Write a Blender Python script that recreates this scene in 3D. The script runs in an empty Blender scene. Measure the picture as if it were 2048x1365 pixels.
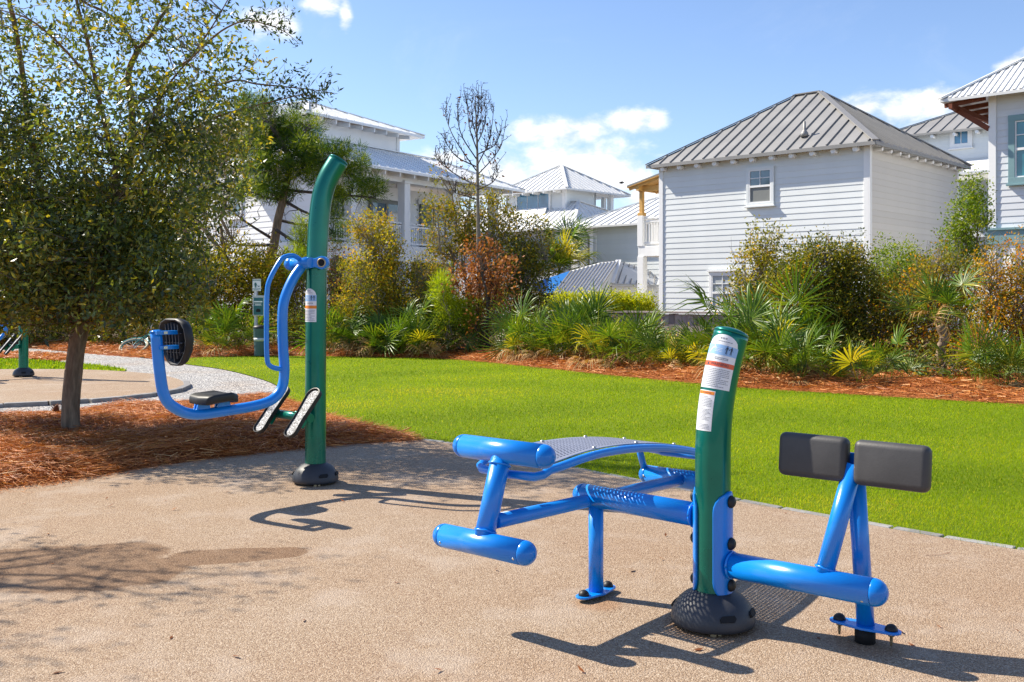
import bpy, bmesh, math, random
import numpy as np
from mathutils import Vector, Matrix

scene = bpy.context.scene
R = math.radians
# ------------------------------------------------------------------ camera, sky, sun, exposure
CAM_H = 1.31
FPX, HOR, CXP = 1991.0, 592.0, 1024.0        # focal length, horizon row and centre column in photograph pixels
cam_data = bpy.data.cameras.new('camera')
cam = bpy.data.objects.new('camera', cam_data)
scene.collection.objects.link(cam)
cam.location = (0, 0, CAM_H)
cam.rotation_euler = (R(90), 0, 0)
cam_data.sensor_width = 36.0
cam_data.lens = 36.0 * FPX / 2048.0
cam_data.shift_y = -(682.5 - HOR) / 2048.0
cam_data.clip_end = 2000.0
cam_data.clip_start = 0.05
scene.camera = cam

SUN_K = Vector((0.95, -0.44, -1.0))           # direction the light travels
SUN_EL = math.atan2(1.0, math.hypot(SUN_K.x, SUN_K.y))
SUN_AZ = math.atan2(-SUN_K.x, -SUN_K.y)
sun_d = bpy.data.lights.new('sun', 'SUN')
sun_d.energy = 4.8
sun_d.angle = R(0.5)
sun_d.color = (1.0, 0.92, 0.78)
sun_o = bpy.data.objects.new('sun', sun_d)
sun_o.rotation_euler = SUN_K.to_track_quat('-Z', 'Y').to_euler()
sun_o.location = (-20, 10, 30)
scene.collection.objects.link(sun_o)

scene.view_settings.view_transform = 'Standard'
scene.view_settings.look = 'None'
scene.view_settings.gamma = 1.0
scene.view_settings.use_curve_mapping = False
scene.view_settings.exposure = 0.9
scene.render.engine = 'CYCLES'
try:
    scene.cycles.use_denoising = True
    scene.cycles.denoiser = 'OPENIMAGEDENOISE'
    scene.cycles.denoising_input_passes = 'RGB_ALBEDO_NORMAL'
    scene.cycles.denoising_prefilter = 'NONE'
    scene.cycles.use_adaptive_sampling = False
    scene.cycles.max_bounces = 8
    scene.cycles.transparent_max_bounces = 8
    scene.cycles.sample_clamp_indirect = 6.0
except Exception:
    pass

world = bpy.data.worlds.new('World')
scene.world = world
world.use_nodes = True
try:
    world.cycles.sampling_method = 'MANUAL'
    world.cycles.sample_map_resolution = 2048
except Exception:
    pass
wn = world.node_tree
wn.nodes.clear()


class NT:
    """short hand for wiring nodes"""
    def __init__(self, tree):
        self.t = tree

    def n(self, typ, **kw):
        nd = self.t.nodes.new(typ)
        for k, v in kw.items():
            setattr(nd, k, v)
        return nd

    def l(self, a, b):
        self.t.links.new(a, b)

    def val(self, sock, x):
        if hasattr(x, 'is_linked') or hasattr(x, 'links'):
            self.l(x, sock)
        else:
            sock.default_value = x

    def m(self, op, a, b=0.0, c=None, clamp=False):
        nd = self.n('ShaderNodeMath', operation=op, use_clamp=clamp)
        self.val(nd.inputs[0], a)
        self.val(nd.inputs[1], b)
        if c is not None:
            self.val(nd.inputs[2], c)
        return nd.outputs[0]

    def noise(self, vec, scale, detail=4.0, rough=0.55, dist=0.0):
        nd = self.n('ShaderNodeTexNoise')
        if vec is not None:
            self.l(vec, nd.inputs['Vector'])
        nd.inputs['Scale'].default_value = scale
        nd.inputs['Detail'].default_value = detail
        nd.inputs['Roughness'].default_value = rough
        nd.inputs['Distortion'].default_value = dist
        return nd

    def ramp(self, fac, stops):
        nd = self.n('ShaderNodeValToRGB')
        cr = nd.color_ramp
        while len(cr.elements) > 1:
            cr.elements.remove(cr.elements[-1])
        cr.elements[0].position = stops[0][0]
        cr.elements[0].color = (*stops[0][1], 1)
        for p, c in stops[1:]:
            e = cr.elements.new(p)
            e.color = (*c, 1)
        self.l(fac, nd.inputs[0])
        return nd.outputs[0]

    def mix(self, fac, a, b, blend='MIX'):
        nd = self.n('ShaderNodeMix', data_type='RGBA', blend_type=blend)
        self.val(nd.inputs[0], fac)
        for s, x in ((nd.inputs[6], a), (nd.inputs[7], b)):
            if isinstance(x, tuple):
                s.default_value = (*x, 1)
            else:
                self.l(x, s)
        return nd.outputs[2]

    def smooth(self, x, lo, hi):
        nd = self.n('ShaderNodeMapRange', interpolation_type='SMOOTHSTEP')
        self.val(nd.inputs[0], x)
        nd.inputs[1].default_value = lo
        nd.inputs[2].default_value = hi
        nd.inputs[3].default_value = 0
        nd.inputs[4].default_value = 1
        return nd.outputs[0]


w = NT(wn)
sky = w.n('ShaderNodeTexSky', sky_type='NISHITA')
sky.sun_disc = False
sky.sun_elevation = SUN_EL
sky.sun_rotation = SUN_AZ
sky.altitude = 0
sky.air_density = 1.0
sky.dust_density = 0.3
sky.ozone_density = 2.0
tc = w.n('ShaderNodeTexCoord')
sep = w.n('ShaderNodeSeparateXYZ')
w.l(tc.outputs['Generated'], sep.inputs[0])
az = w.m('ARCTAN2', sep.outputs[0], sep.outputs[1])
el = w.m('ARCSINE', sep.outputs[2])
comb = w.n('ShaderNodeCombineXYZ')
w.l(az, comb.inputs[0])
w.l(w.m('MULTIPLY', el, 1.7), comb.inputs[1])
# cumulus: soft bodies in the sky with billowed rims; a thin cover of small ones all round
CLOUDS = [(1120, 268, 88, 36), (1052, 262, 36, 26), (1170, 262, 50, 34), (1150, 335, 150, 62), (1010, 345, 60, 52), (1230, 350, 90, 40),
          (1262, 243, 62, 26), (1310, 245, 26, 22),
          (1730, 212, 48, 26), (1800, 225, 75, 34), (1880, 205, 60, 30), (2030, 132, 34, 20), (2120, 120, 90, 40),
          (535, 46, 62, 30), (645, 10, 40, 28), (880, 318, 50, 20), (980, 372, 70, 40),
          (-220, 180, 160, 60), (2420, 240, 170, 60), (2700, 120, 120, 50), (-620, 90, 200, 70), (1290, 400, 60, 30), (690, 30, 14, 30)]
dens = None
for (u, v, ru, rv) in CLOUDS:
    dx, dz = (u - CXP) / FPX, (HOR - v) / FPX
    a0, e0 = math.atan(dx), math.atan(dz / math.hypot(1, dx))
    ra, re = ru / FPX / (1 + dx * dx), rv / FPX
    qa = w.m('DIVIDE', w.m('SUBTRACT', az, a0), ra)
    qe = w.m('DIVIDE', w.m('SUBTRACT', el, e0), re)
    d = w.m('SUBTRACT', 1.0, w.m('SQRT', w.m('ADD', w.m('MULTIPLY', qa, qa), w.m('MULTIPLY', qe, qe))))
    dens = d if dens is None else w.m('SMOOTH_MAX', dens, d, 0.25)
puff = w.noise(comb.outputs[0], 24.0, 10.0, 0.62, 0.15).outputs[0]
body = w.m('ADD', dens, w.m('MULTIPLY', w.m('SUBTRACT', puff, 0.5), 2.4))
cmask = w.smooth(body, -0.3, 0.9)
far = w.noise(comb.outputs[0], 3.6, 8.0, 0.6, 0.3).outputs[0]
behind = w.smooth(sep.outputs[1], 0.55, 0.2)                 # outside the picture the cumulus field goes on
cm2 = w.m('MULTIPLY', w.smooth(far, 0.58, 0.72), w.m('MULTIPLY', behind, w.smooth(el, -0.02, 0.06)))
wisp = w.noise(comb.outputs[0], 5.0, 8.0, 0.65, 0.8).outputs[0]
cm3 = w.m('MULTIPLY', w.smooth(wisp, 0.5, 0.85), 0.14)
cmask = w.m('MAXIMUM', w.m('MAXIMUM', cmask, cm2), cm3)
tint = w.mix(1.0, sky.outputs[0], (0.93, 0.965, 1.10), 'MULTIPLY')
SKY_GAIN = 1.0
shade = w.ramp(puff, [(0.30, (5.0, 5.4, 5.9)), (0.47, (6.5, 6.6, 6.7)), (0.6, (7.6, 7.6, 7.6))])
skycol = w.mix(cmask, tint, shade)
bg = w.n('ShaderNodeBackground')
bg.inputs[1].default_value = 0.094
w.l(skycol, bg.inputs[0])
wo = w.n('ShaderNodeOutputWorld')
w.l(bg.outputs[0], wo.inputs[0])


# ------------------------------------------------------------------ helpers
def G(u, v, z=0.0):
    """ground (or height z) point under a photograph pixel"""
    Y = FPX * (CAM_H - z) / (v - HOR)
    return np.array([(u - CXP) / FPX * Y, Y, z])


def AT(u, v, Y):
    return np.array([(u - CXP) / FPX * Y, Y, CAM_H + (HOR - v) * Y / FPX])


def unit(v):
    v = np.asarray(v, float)
    return v / (np.linalg.norm(v) + 1e-12)


UP = np.array([0, 0, 1.0])
RNG = np.random.default_rng(7)


def link(o, parent=None):
    scene.collection.objects.link(o)
    if parent is not None:
        o.parent = parent
    return o


def thing(name, label, cat, loc=(0, 0, 0), group=None):
    o = bpy.data.objects.new(name, None)
    o.empty_display_size = 0.2
    o.location = tuple(float(x) for x in loc)
    o['label'] = label
    o['category'] = cat
    if group:
        o['group'] = group
    return link(o)


def tag(o, label, cat, group=None):
    o['label'] = label
    o['category'] = cat
    if group:
        o['group'] = group
    return o


def root_loc(o):
    while o.parent is not None:
        o = o.parent
    return np.array(o.location) if o.type == 'EMPTY' else np.array(o.location)


class MB:
    """collects faces in world coordinates; build() makes one mesh object"""
    def __init__(self):
        self.v, self.f, self.mi, self.sm = [], [], [], []
        self.cur = 0
        self.smooth = False

    def add(self, verts, faces, smooth=None):
        o = len(self.v)
        self.v.extend([tuple(map(float, p)) for p in verts])
        s = self.smooth if smooth is None else smooth
        for f in faces:
            self.f.append(tuple(i + o for i in f))
            self.mi.append(self.cur)
            self.sm.append(s)

    def obox(self, c, h, ax=None):
        c = np.asarray(c, float)
        ax = np.eye(3) if ax is None else np.asarray(ax, float)
        vs = [c + ax[0] * h[0] * x + ax[1] * h[1] * y + ax[2] * h[2] * z for x in (-1, 1) for y in (-1, 1) for z in (-1, 1)]
        self.add(vs, [(0, 1, 3, 2), (4, 6, 7, 5), (0, 4, 5, 1), (2, 3, 7, 6), (0, 2, 6, 4), (1, 5, 7, 3)], False)

    def rbox(self, c, h, ax=None, r=0.02, seg=3):
        """rounded box"""
        ax = np.eye(3) if ax is None else np.asarray(ax, float)
        bm = bmesh.new()
        bmesh.ops.create_cube(bm, size=2.0)
        for v in bm.verts:
            v.co = Vector((v.co.x * h[0], v.co.y * h[1], v.co.z * h[2]))
        bmesh.ops.bevel(bm, geom=bm.edges[:], offset=r, segments=seg, profile=0.5, affect='EDGES', clamp_overlap=True)
        bm.verts.ensure_lookup_table()
        vs = [np.asarray(c) + ax[0] * v.co.x + ax[1] * v.co.y + ax[2] * v.co.z for v in bm.verts]
        fs = [[x.index for x in f.verts] for f in bm.faces]
        bm.free()
        self.add(vs, fs, True)

    def tube(self, pts, rad, seg=16, cap='flat', smooth=True):
        pts = [np.asarray(p, float) for p in pts]
        n = len(pts)
        rad = [rad] * n if np.isscalar(rad) else list(rad)
        if cap in ('round', 'start', 'end'):
            def dome(p, d, r):
                return [(p + d * r * math.sin(a), r * math.cos(a)) for a in (0.35, 0.75, 1.1, 1.38, 1.52)]
            if cap in ('round', 'end'):
                dd = dome(pts[-1], unit(pts[-1] - pts[-2]), rad[-1])
                pts2, r2 = [x[0] for x in dd], [x[1] for x in dd]
            else:
                pts2, r2 = [], []
            if cap in ('round', 'start'):
                dd = dome(pts[0], unit(pts[0] - pts[1]), rad[0])[::-1]
                pts1, r1 = [x[0] for x in dd], [x[1] for x in dd]
            else:
                pts1, r1 = [], []
            pts, rad = pts1 + pts + pts2, r1 + rad + r2
            n = len(pts)
        tang = [unit(pts[min(i + 1, n - 1)] - pts[max(i - 1, 0)]) for i in range(n)]
        ref = np.array([0, 0, 1.0]) if abs(tang[0][2]) < 0.9 else np.array([1.0, 0, 0])
        x = unit(np.cross(ref, tang[0]))
        vs, fs = [], []
        for i in range(n):
            x = unit(x - tang[i] * np.dot(x, tang[i]))
            y = np.cross(tang[i], x)
            for k in range(seg):
                a = 2 * math.pi * k / seg
                vs.append(pts[i] + (x * math.cos(a) + y * math.sin(a)) * rad[i])
        for i in range(n - 1):
            for k in range(seg):
                k2 = (k + 1) % seg
                fs.append((i * seg + k, i * seg + k2, (i + 1) * seg + k2, (i + 1) * seg + k))
        self.add(vs, fs, smooth)
        o = [tuple(reversed(range(seg))), tuple((n - 1) * seg + k for k in range(seg))]
        self.add([], [], False)
        base = len(self.v) - len(vs)
        for f in o:
            self.f.append(tuple(i + base for i in f))
            self.mi.append(self.cur)
            self.sm.append(False)

    def lathe(self, prof, c, axis=UP, seg=32, smooth=True, sx=1.0, xdir=None):
        """profile [(radius, height)] turned about axis"""
        axis = unit(axis)
        if xdir is None:
            xdir = np.array([1.0, 0, 0]) if abs(axis[0]) < 0.9 else np.array([0, 1.0, 0])
        x = unit(np.asarray(xdir) - axis * np.dot(xdir, axis))
        y = np.cross(axis, x)
        vs, fs = [], []
        for r, h in prof:
            for k in range(seg):
                a = 2 * math.pi * k / seg
                vs.append(np.asarray(c) + axis * h + (x * math.cos(a) * sx + y * math.sin(a)) * r)
        for i in range(len(prof) - 1):
            for k in range(seg):
                k2 = (k + 1) % seg
                fs.append((i * seg + k, i * seg + k2, (i + 1) * seg + k2, (i + 1) * seg + k))
        self.add(vs, fs, smooth)
        base = len(self.v) - len(vs)
        if prof[0][0] > 1e-4:
            self.f.append(tuple(base + k for k in reversed(range(seg)))); self.mi.append(self.cur); self.sm.append(False)
        if prof[-1][0] > 1e-4:
            o = base + (len(prof) - 1) * seg
            self.f.append(tuple(o + k for k in range(seg))); self.mi.append(self.cur); self.sm.append(False)

    def dome(self, c, r, axis=UP, seg=14, flat=1.0):
        prof = [(r * math.cos(a), r * math.sin(a) * flat) for a in np.linspace(0, math.pi / 2 * 0.98, 6)]
        self.lathe(prof, c, axis, seg)

    def prism(self, poly, o, ex, ey, ez, h, smooth=False):
        """polygon in the plane (ex, ey) at o, extruded by h along ez"""
        o, ex, ey, ez = map(np.asarray, (o, ex, ey, ez))
        n = len(poly)
        vs = [o + ex * p[0] + ey * p[1] for p in poly] + [o + ex * p[0] + ey * p[1] + ez * h for p in poly]
        self.add(vs, [tuple(reversed(range(n))), tuple(range(n, 2 * n))], False)
        b = len(self.v) - len(vs)
        for k in range(n):
            k2 = (k + 1) % n
            self.f.append((b + k, b + k2, b + n + k2, b + n + k)); self.mi.append(self.cur); self.sm.append(smooth)

    def slab(self, pts, n, t):
        """planar polygon of 3-D points thickened by t against normal n"""
        pts = [np.asarray(p, float) for p in pts]
        k = len(pts)
        vs = pts + [p - np.asarray(n) * t for p in pts]
        fs = [tuple(range(k)), tuple(reversed(range(k, 2 * k)))] + [(i, k + i, k + (i + 1) % k, (i + 1) % k) for i in range(k)]
        self.add(vs, fs, False)

    def build(self, name, mats, parent=None, loc=None, bevel=0.0, fixn=True):
        mats = mats if isinstance(mats, (list, tuple)) else [mats]
        origin = np.zeros(3)
        if parent is not None:
            origin = root_loc(parent)
        elif loc is not None:
            origin = np.asarray(loc, float)
        me = bpy.data.meshes.new(name)
        me.from_pydata([tuple(np.asarray(p) - origin) for p in self.v], [], self.f)
        for m in mats:
            me.materials.append(m)
        me.polygons.foreach_set('material_index', self.mi)
        me.polygons.foreach_set('use_smooth', self.sm)
        if fixn:
            bm = bmesh.new(); bm.from_mesh(me)
            bmesh.ops.recalc_face_normals(bm, faces=bm.faces[:])
            bm.to_mesh(me); bm.free()
        me.update()
        o = bpy.data.objects.new(name, me)
        if parent is None and loc is not None:
            o.location = tuple(origin)
        if bevel:
            b = o.modifiers.new('edge', 'BEVEL'); b.width = bevel; b.segments = 2; b.limit_method = 'ANGLE'
        return link(o, parent)


def np_mesh(name, verts, faces, mat, parent=None, tint=None, loc=None, smooth=False):
    """fast mesh: verts (N,3), faces (M,k) with equal k"""
    verts = np.asarray(verts, np.float32)
    faces = np.asarray(faces, np.int32)
    origin = np.zeros(3)
    if parent is not None:
        origin = root_loc(parent)
    elif loc is not None:
        origin = np.asarray(loc, float)
    verts = verts - origin.astype(np.float32)
    k = faces.shape[1]
    me = bpy.data.meshes.new(name)
    me.vertices.add(len(verts)); me.vertices.foreach_set('co', verts.ravel())
    me.loops.add(faces.size); me.loops.foreach_set('vertex_index', faces.ravel())
    me.polygons.add(len(faces))
    me.polygons.foreach_set('loop_start', np.arange(0, faces.size, k, dtype=np.int32))
    me.polygons.foreach_set('loop_total', np.full(len(faces), k, np.int32))
    if smooth:
        me.polygons.foreach_set('use_smooth', np.ones(len(faces), bool))
    me.update(calc_edges=True)
    if tint is not None:
        at = me.attributes.new('tint', 'FLOAT', 'FACE')
        at.data.foreach_set('value', np.asarray(tint, np.float32))
    me.materials.append(mat)
    o = bpy.data.objects.new(name, me)
    if parent is None and loc is not None:
        o.location = tuple(origin)
    return link(o, parent)


def copy_tree(o, parent=None):
    c = o.copy()
    scene.collection.objects.link(c)
    c.parent = parent
    for ch in list(o.children):
        copy_tree(ch, c)
    return c


# ------------------------------------------------------------------ materials
def new_mat(name):
    m = bpy.data.materials.new(name)
    m.use_nodes = True
    m.node_tree.nodes.clear()
    return m, NT(m.node_tree)


def principled(nt, base, rough=0.5, metal=0.0, spec=0.5, coat=0.0, bump=None, bump_s=0.2, bump_d=0.01, crough=0.08):
    p = nt.n('ShaderNodeBsdfPrincipled')
    if isinstance(base, tuple):
        p.inputs['Base Color'].default_value = (*base, 1)
    else:
        nt.l(base, p.inputs['Base Color'])
    nt.val(p.inputs['Roughness'], rough)
    nt.val(p.inputs['Metallic'], metal)
    p.inputs['Specular IOR Level'].default_value = spec
    p.inputs['Coat Weight'].default_value = coat
    p.inputs['Coat Roughness'].default_value = crough
    if bump is not None:
        b = nt.n('ShaderNodeBump')
        b.inputs['Strength'].default_value = bump_s
        b.inputs['Distance'].default_value = bump_d
        nt.l(bump, b.inputs['Height'])
        nt.l(b.outputs[0], p.inputs['Normal'])
    out = nt.n('ShaderNodeOutputMaterial')
    nt.l(p.outputs[0], out.inputs[0])
    return p


def paint(name, col, rough=0.4, metal=0.0, spec=0.5, coat=0.0, var=0.06, scale=6.0, bump=0.0, dirt=0.0, objvar=0.0):
    """painted surface with slight mottling, optional grime and a small difference from piece to piece"""
    m, nt = new_mat(name)
    co = nt.n('ShaderNodeTexCoord').outputs['Object']
    nz = nt.noise(co, scale, 6.0, 0.6).outputs[0]
    c1 = tuple(min(1, x * (1 + var)) for x in col)
    c0 = tuple(x * (1 - var) for x in col)
    c = nt.ramp(nz, [(0.3, c0), (0.7, c1)])
    if dirt:
        d = nt.noise(co, scale * 0.35, 8.0, 0.7).outputs[0]
        c = nt.mix(nt.m('MULTIPLY', nt.smooth(d, 0.52, 0.75), dirt), c, tuple(x * 0.55 + 0.01 for x in col))
    if objvar:
        oi = nt.n('ShaderNodeObjectInfo').outputs['Random']
        k = nt.m('ADD', 1 - objvar, nt.m('MULTIPLY', oi, 2 * objvar))
        cc = nt.n('ShaderNodeCombineColor')
        for i in range(3):
            nt.l(k, cc.inputs[i])
        c = nt.mix(1.0, c, cc.outputs[0], 'MULTIPLY')
    fine = nt.noise(co, scale * 14, 3.0, 0.5).outputs[0]
    rg = nt.m('ADD', rough - 0.06, nt.m('MULTIPLY', nz, 0.12))
    principled(nt, c, rg, metal, spec, coat, fine if bump else None, bump, 0.004, 0.2 if name == 'blue_paint' else 0.08)
    return m


def leaf_mat(name, stops, transl=0.35, rough=0.45, spec=0.45, gain=1.0):
    m, nt = new_mat(name)
    at = nt.n('ShaderNodeAttribute', attribute_name='tint')
    c = nt.ramp(at.outputs['Fac'], [(p, tuple(min(0.8, x * gain) for x in q)) for p, q in stops])
    p = nt.n('ShaderNodeBsdfPrincipled')
    nt.l(c, p.inputs['Base Color'])
    p.inputs['Roughness'].default_value = rough
    p.inputs['Specular IOR Level'].default_value = spec
    tr = nt.n('ShaderNodeBsdfTranslucent')
    nt.l(nt.mix(1.0, c, (1.45, 1.35, 0.45), 'MULTIPLY'), tr.inputs[0])
    mx = nt.n('ShaderNodeMixShader')
    mx.inputs[0].default_value = transl
    nt.l(p.outputs[0], mx.inputs[1]); nt.l(tr.outputs[0], mx.inputs[2])
    out = nt.n('ShaderNodeOutputMaterial')
    nt.l(mx.outputs[0], out.inputs[0])
    return m


M = {}
M['blue'] = paint('blue_paint', (0.001, 0.215, 0.72), 0.3, 0.0, 0.55, 0.3, 0.07, 8, 0.05, 0.14)
M['blue_cap'] = paint('blue_cap', (0.001, 0.18, 0.62), 0.25, 0.0, 0.4, 0.2, 0.04, 8)


def green_metal():
    m, nt = new_mat('green_metallic_paint')
    co = nt.n('ShaderNodeTexCoord').outputs['Object']
    nz = nt.noise(co, 5, 6, 0.6).outputs[0]
    c = nt.ramp(nz, [(0.3, (0.0, 0.135, 0.10)), (0.7, (0.0, 0.185, 0.13))])
    principled(nt, c, nt.m('ADD', 0.24, nt.m('MULTIPLY', nz, 0.08)), 0.5, 0.4, 0.35, None, crough=0.05)
    return m


M['green'] = green_metal()
M['dome'] = paint('grey_plastic', (0.040, 0.042, 0.050), 0.5, 0, 0.45, 0, 0.12, 9, 0.05, 0.25)
M['rubber'] = paint('black_rubber', (0.016, 0.016, 0.017), 0.5, 0, 0.4, 0, 0.15, 14, 0.06, 0.2)
M['pad'] = paint('grey_rubber_pad', (0.05, 0.048, 0.048), 0.52, 0, 0.5, 0, 0.18, 10, 0.1, 0.3)
M['steel'] = paint('worn_steel', (0.55, 0.54, 0.5), 0.35, 0.9, 0.5, 0, 0.15, 20)
M['brass'] = paint('brassy_steel', (0.5, 0.4, 0.25), 0.45, 0.8, 0.5, 0, 0.2, 20)
M['dark'] = paint('dark_void', (0.006, 0.006, 0.007), 0.8)
M['plate'] = paint('grey_steel_plate', (0.22, 0.235, 0.30), 0.5, 0.1, 0.5, 0, 0.1, 8, 0.05)


def tread_mat():
    m, nt = new_mat('speckled_tread')
    co = nt.n('ShaderNodeTexCoord').outputs['Object']
    a = nt.noise(co, 95, 4, 0.7).outputs[0]
    c = nt.ramp(a, [(0.40, (0.03, 0.032, 0.036)), (0.50, (0.22, 0.22, 0.23)), (0.60, (0.62, 0.62, 0.64))])
    principled(nt, c, 0.6, 0, 0.4, 0, a, 0.8, 0.004)
    return m


M['tread'] = tread_mat()
M['sticker'] = paint('sticker_white', (0.78, 0.79, 0.8), 0.35, 0, 0.5, 0, 0.03, 10)
M['sticker_blue'] = paint('sticker_blue', (0.30, 0.5, 0.78), 0.35)
M['sticker_red'] = paint('sticker_red', (0.74, 0.13, 0.05), 0.35)
M['sticker_orange'] = paint('sticker_orange', (0.85, 0.25, 0.02), 0.35)
M['ink'] = paint('ink', (0.03, 0.045, 0.07), 0.5)
M['ink_grey'] = paint('ink_grey', (0.28, 0.29, 0.32), 0.5)

M['white_wall'] = paint('pale_house_paint', (0.735, 0.765, 0.765), 0.55, 0, 0.4, 0, 0.03, 1.5, 0.05, 0.08, 0.035)
M['grey_wall'] = paint('pale_grey_house_paint', (0.66, 0.68, 0.71), 0.55, 0, 0.4, 0, 0.03, 1.5, 0.05, 0.08, 0.035)
M['shaded_wall'] = paint('shaded_house_paint', (0.66, 0.635, 0.59), 0.55, 0, 0.4, 0, 0.03, 1.5, 0.05, 0.08, 0.035)  # pale house paint with the shaded side's darker, warmer tone put into the colour
M['bright_wall'] = paint('white_house_paint', (0.87, 0.87, 0.87), 0.55, 0, 0.4, 0, 0.03, 1.5, 0.05, 0.05, 0.03)
M['trim'] = paint('white_trim_paint', (0.85, 0.85, 0.84), 0.45, 0, 0.4, 0, 0.02, 3, 0.03, 0.06)
M['teal'] = paint('teal_trim_paint', (0.2, 0.33, 0.35), 0.5, 0, 0.4, 0, 0.05, 3, 0.03, 0.1)
M['roof_grey'] = paint('galvanised_roof', (0.27, 0.262, 0.25), 0.5, 0.1, 0.5, 0, 0.1, 0.9, 0.05, 0.3)
M['roof_white'] = paint('white_metal_roof', (0.86, 0.86, 0.85), 0.4, 0.05, 0.5, 0, 0.04, 1.2, 0.03, 0.1)
M['roof_far'] = paint('pale_metal_roof', (0.72, 0.72, 0.71), 0.45, 0.05, 0.5, 0, 0.05, 1.2, 0.03, 0.15)
M['roof_blue'] = paint('blue_roof_end', (0.02, 0.17, 0.5), 0.45, 0.0, 0.5, 0, 0.05, 1.2)  # plain blue for the left end of the outbuilding roof
M['timber'] = paint('new_pine_timber', (0.62, 0.36, 0.11), 0.6, 0, 0.3, 0, 0.15, 6, 0.1)
M['rust_timber'] = paint('stained_rafter', (0.17, 0.05, 0.025), 0.7, 0, 0.3, 0, 0.2, 6, 0.1)


def wood_mat(name, c0, c1, sc):
    m, nt = new_mat(name)
    co = nt.n('ShaderNodeTexCoord').outputs['Object']
    mp = nt.n('ShaderNodeMapping')
    mp.inputs['Scale'].default_value = sc
    nt.l(co, mp.inputs[0])
    nz = nt.noise(mp.outputs[0], 4.0, 8, 0.65).outputs[0]
    c = nt.ramp(nz, [(0.3, c0), (0.7, c1)])
    oi = nt.n('ShaderNodeObjectInfo').outputs['Random']
    k = nt.m('ADD', 0.75, nt.m('MULTIPLY', oi, 0.5))
    cc = nt.n('ShaderNodeCombineColor')
    for i in range(3):
        nt.l(k, cc.inputs[i])
    principled(nt, nt.mix(1.0, c, cc.outputs[0], 'MULTIPLY'), 0.8, 0, 0.3, 0, nz, 0.5, 0.01)
    return m


M['fence'] = wood_mat('weathered_fence_wood', (0.32, 0.26, 0.235), (0.52, 0.44, 0.40), (6, 6, 0.6))
M['bark'] = wood_mat('grey_brown_bark', (0.10, 0.07, 0.045), (0.33, 0.235, 0.155), (7, 7, 1.2))
M['bark_warm'] = wood_mat('warm_bark', (0.14, 0.075, 0.03), (0.32, 0.19, 0.09), (8, 8, 1.5))
M['twig'] = wood_mat('grey_twig', (0.16, 0.13, 0.105), (0.32, 0.27, 0.22), (8, 8, 3))
M['twig_dark'] = wood_mat('dark_twig', (0.05, 0.04, 0.04), (0.12, 0.095, 0.085), (8, 8, 3))


def glass_mat(name, col, rough=0.06):
    m, nt = new_mat(name)
    co = nt.n('ShaderNodeTexCoord').outputs['Object']
    nz = nt.noise(co, 1.3, 3, 0.5).outputs[0]
    c = nt.ramp(nz, [(0.35, tuple(x * 0.7 for x in col)), (0.7, tuple(x * 1.25 for x in col))])
    principled(nt, c, rough, 0.0, 0.9, 0.5)
    return m


M['glass'] = glass_mat('window_glass', (0.10, 0.16, 0.2))
M['glass_blue'] = glass_mat('sky_blue_glass', (0.06, 0.2, 0.34))
M['glass_teal'] = glass_mat('teal_glass', (0.03, 0.2, 0.24))
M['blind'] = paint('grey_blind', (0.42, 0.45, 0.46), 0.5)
M['screen'] = paint('insect_screen', (0.2, 0.21, 0.2), 0.6)

# foliage: the ramp runs from deep green through the lit colour to turning leaves
def LM(key, name, stops, transl=0.45, rough=0.5, spec=0.22, gain=1.3):
    M[key] = leaf_mat(name, stops, transl, rough, spec, gain)


LM('oak_leaf', 'oak_leaf', [(0.0, (0.020, 0.036, 0.014)), (0.35, (0.055, 0.085, 0.026)), (0.7, (0.135, 0.165, 0.032)), (1.0, (0.30, 0.24, 0.025))], 0.42, 0.34, 0.6, 1.45)
LM('yellow_leaf', 'yellowing_leaf', [(0.0, (0.10, 0.11, 0.012)), (0.35, (0.23, 0.225, 0.018)), (0.7, (0.41, 0.305, 0.022)), (1.0, (0.48, 0.25, 0.02))])
LM('olive_leaf', 'olive_leaf', [(0.0, (0.04, 0.058, 0.012)), (0.4, (0.12, 0.135, 0.018)), (0.75, (0.26, 0.22, 0.022)), (1.0, (0.40, 0.22, 0.025))])
LM('green_leaf', 'fresh_green_leaf', [(0.0, (0.045, 0.09, 0.008)), (0.5, (0.13, 0.20, 0.014)), (1.0, (0.30, 0.31, 0.02))], 0.45)
LM('dark_leaf', 'dark_leaf', [(0.0, (0.02, 0.032, 0.010)), (0.5, (0.065, 0.085, 0.016)), (0.85, (0.17, 0.14, 0.02)), (1.0, (0.28, 0.14, 0.022))], 0.35, 0.5, 0.15)
LM('orange_leaf', 'orange_leaf', [(0.0, (0.15, 0.11, 0.012)), (0.4, (0.34, 0.22, 0.016)), (0.8, (0.50, 0.23, 0.018)), (1.0, (0.48, 0.11, 0.015))])
LM('brown_leaf', 'dry_brown_leaf', [(0.0, (0.10, 0.035, 0.014)), (0.5, (0.26, 0.095, 0.035)), (1.0, (0.46, 0.23, 0.10))], 0.3, 0.55)
LM('pine_leaf', 'pine_needles', [(0.0, (0.018, 0.052, 0.018)), (0.5, (0.085, 0.16, 0.012)), (1.0, (0.30, 0.34, 0.012))], 0.35, gain=1.25)
LM('young_pine', 'young_pine_needles', [(0.0, (0.10, 0.17, 0.008)), (0.5, (0.25, 0.33, 0.014)), (1.0, (0.42, 0.42, 0.03))], 0.45)
LM('hedge_leaf', 'hedge_leaf', [(0.0, (0.13, 0.18, 0.006)), (0.5, (0.33, 0.37, 0.01)), (1.0, (0.5, 0.46, 0.02))], 0.45)
LM('frond', 'palmetto_frond', [(0.0, (0.03, 0.075, 0.008)), (0.5, (0.09, 0.16, 0.014)), (1.0, (0.30, 0.30, 0.03))], 0.32, 0.4, 0.4)
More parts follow.
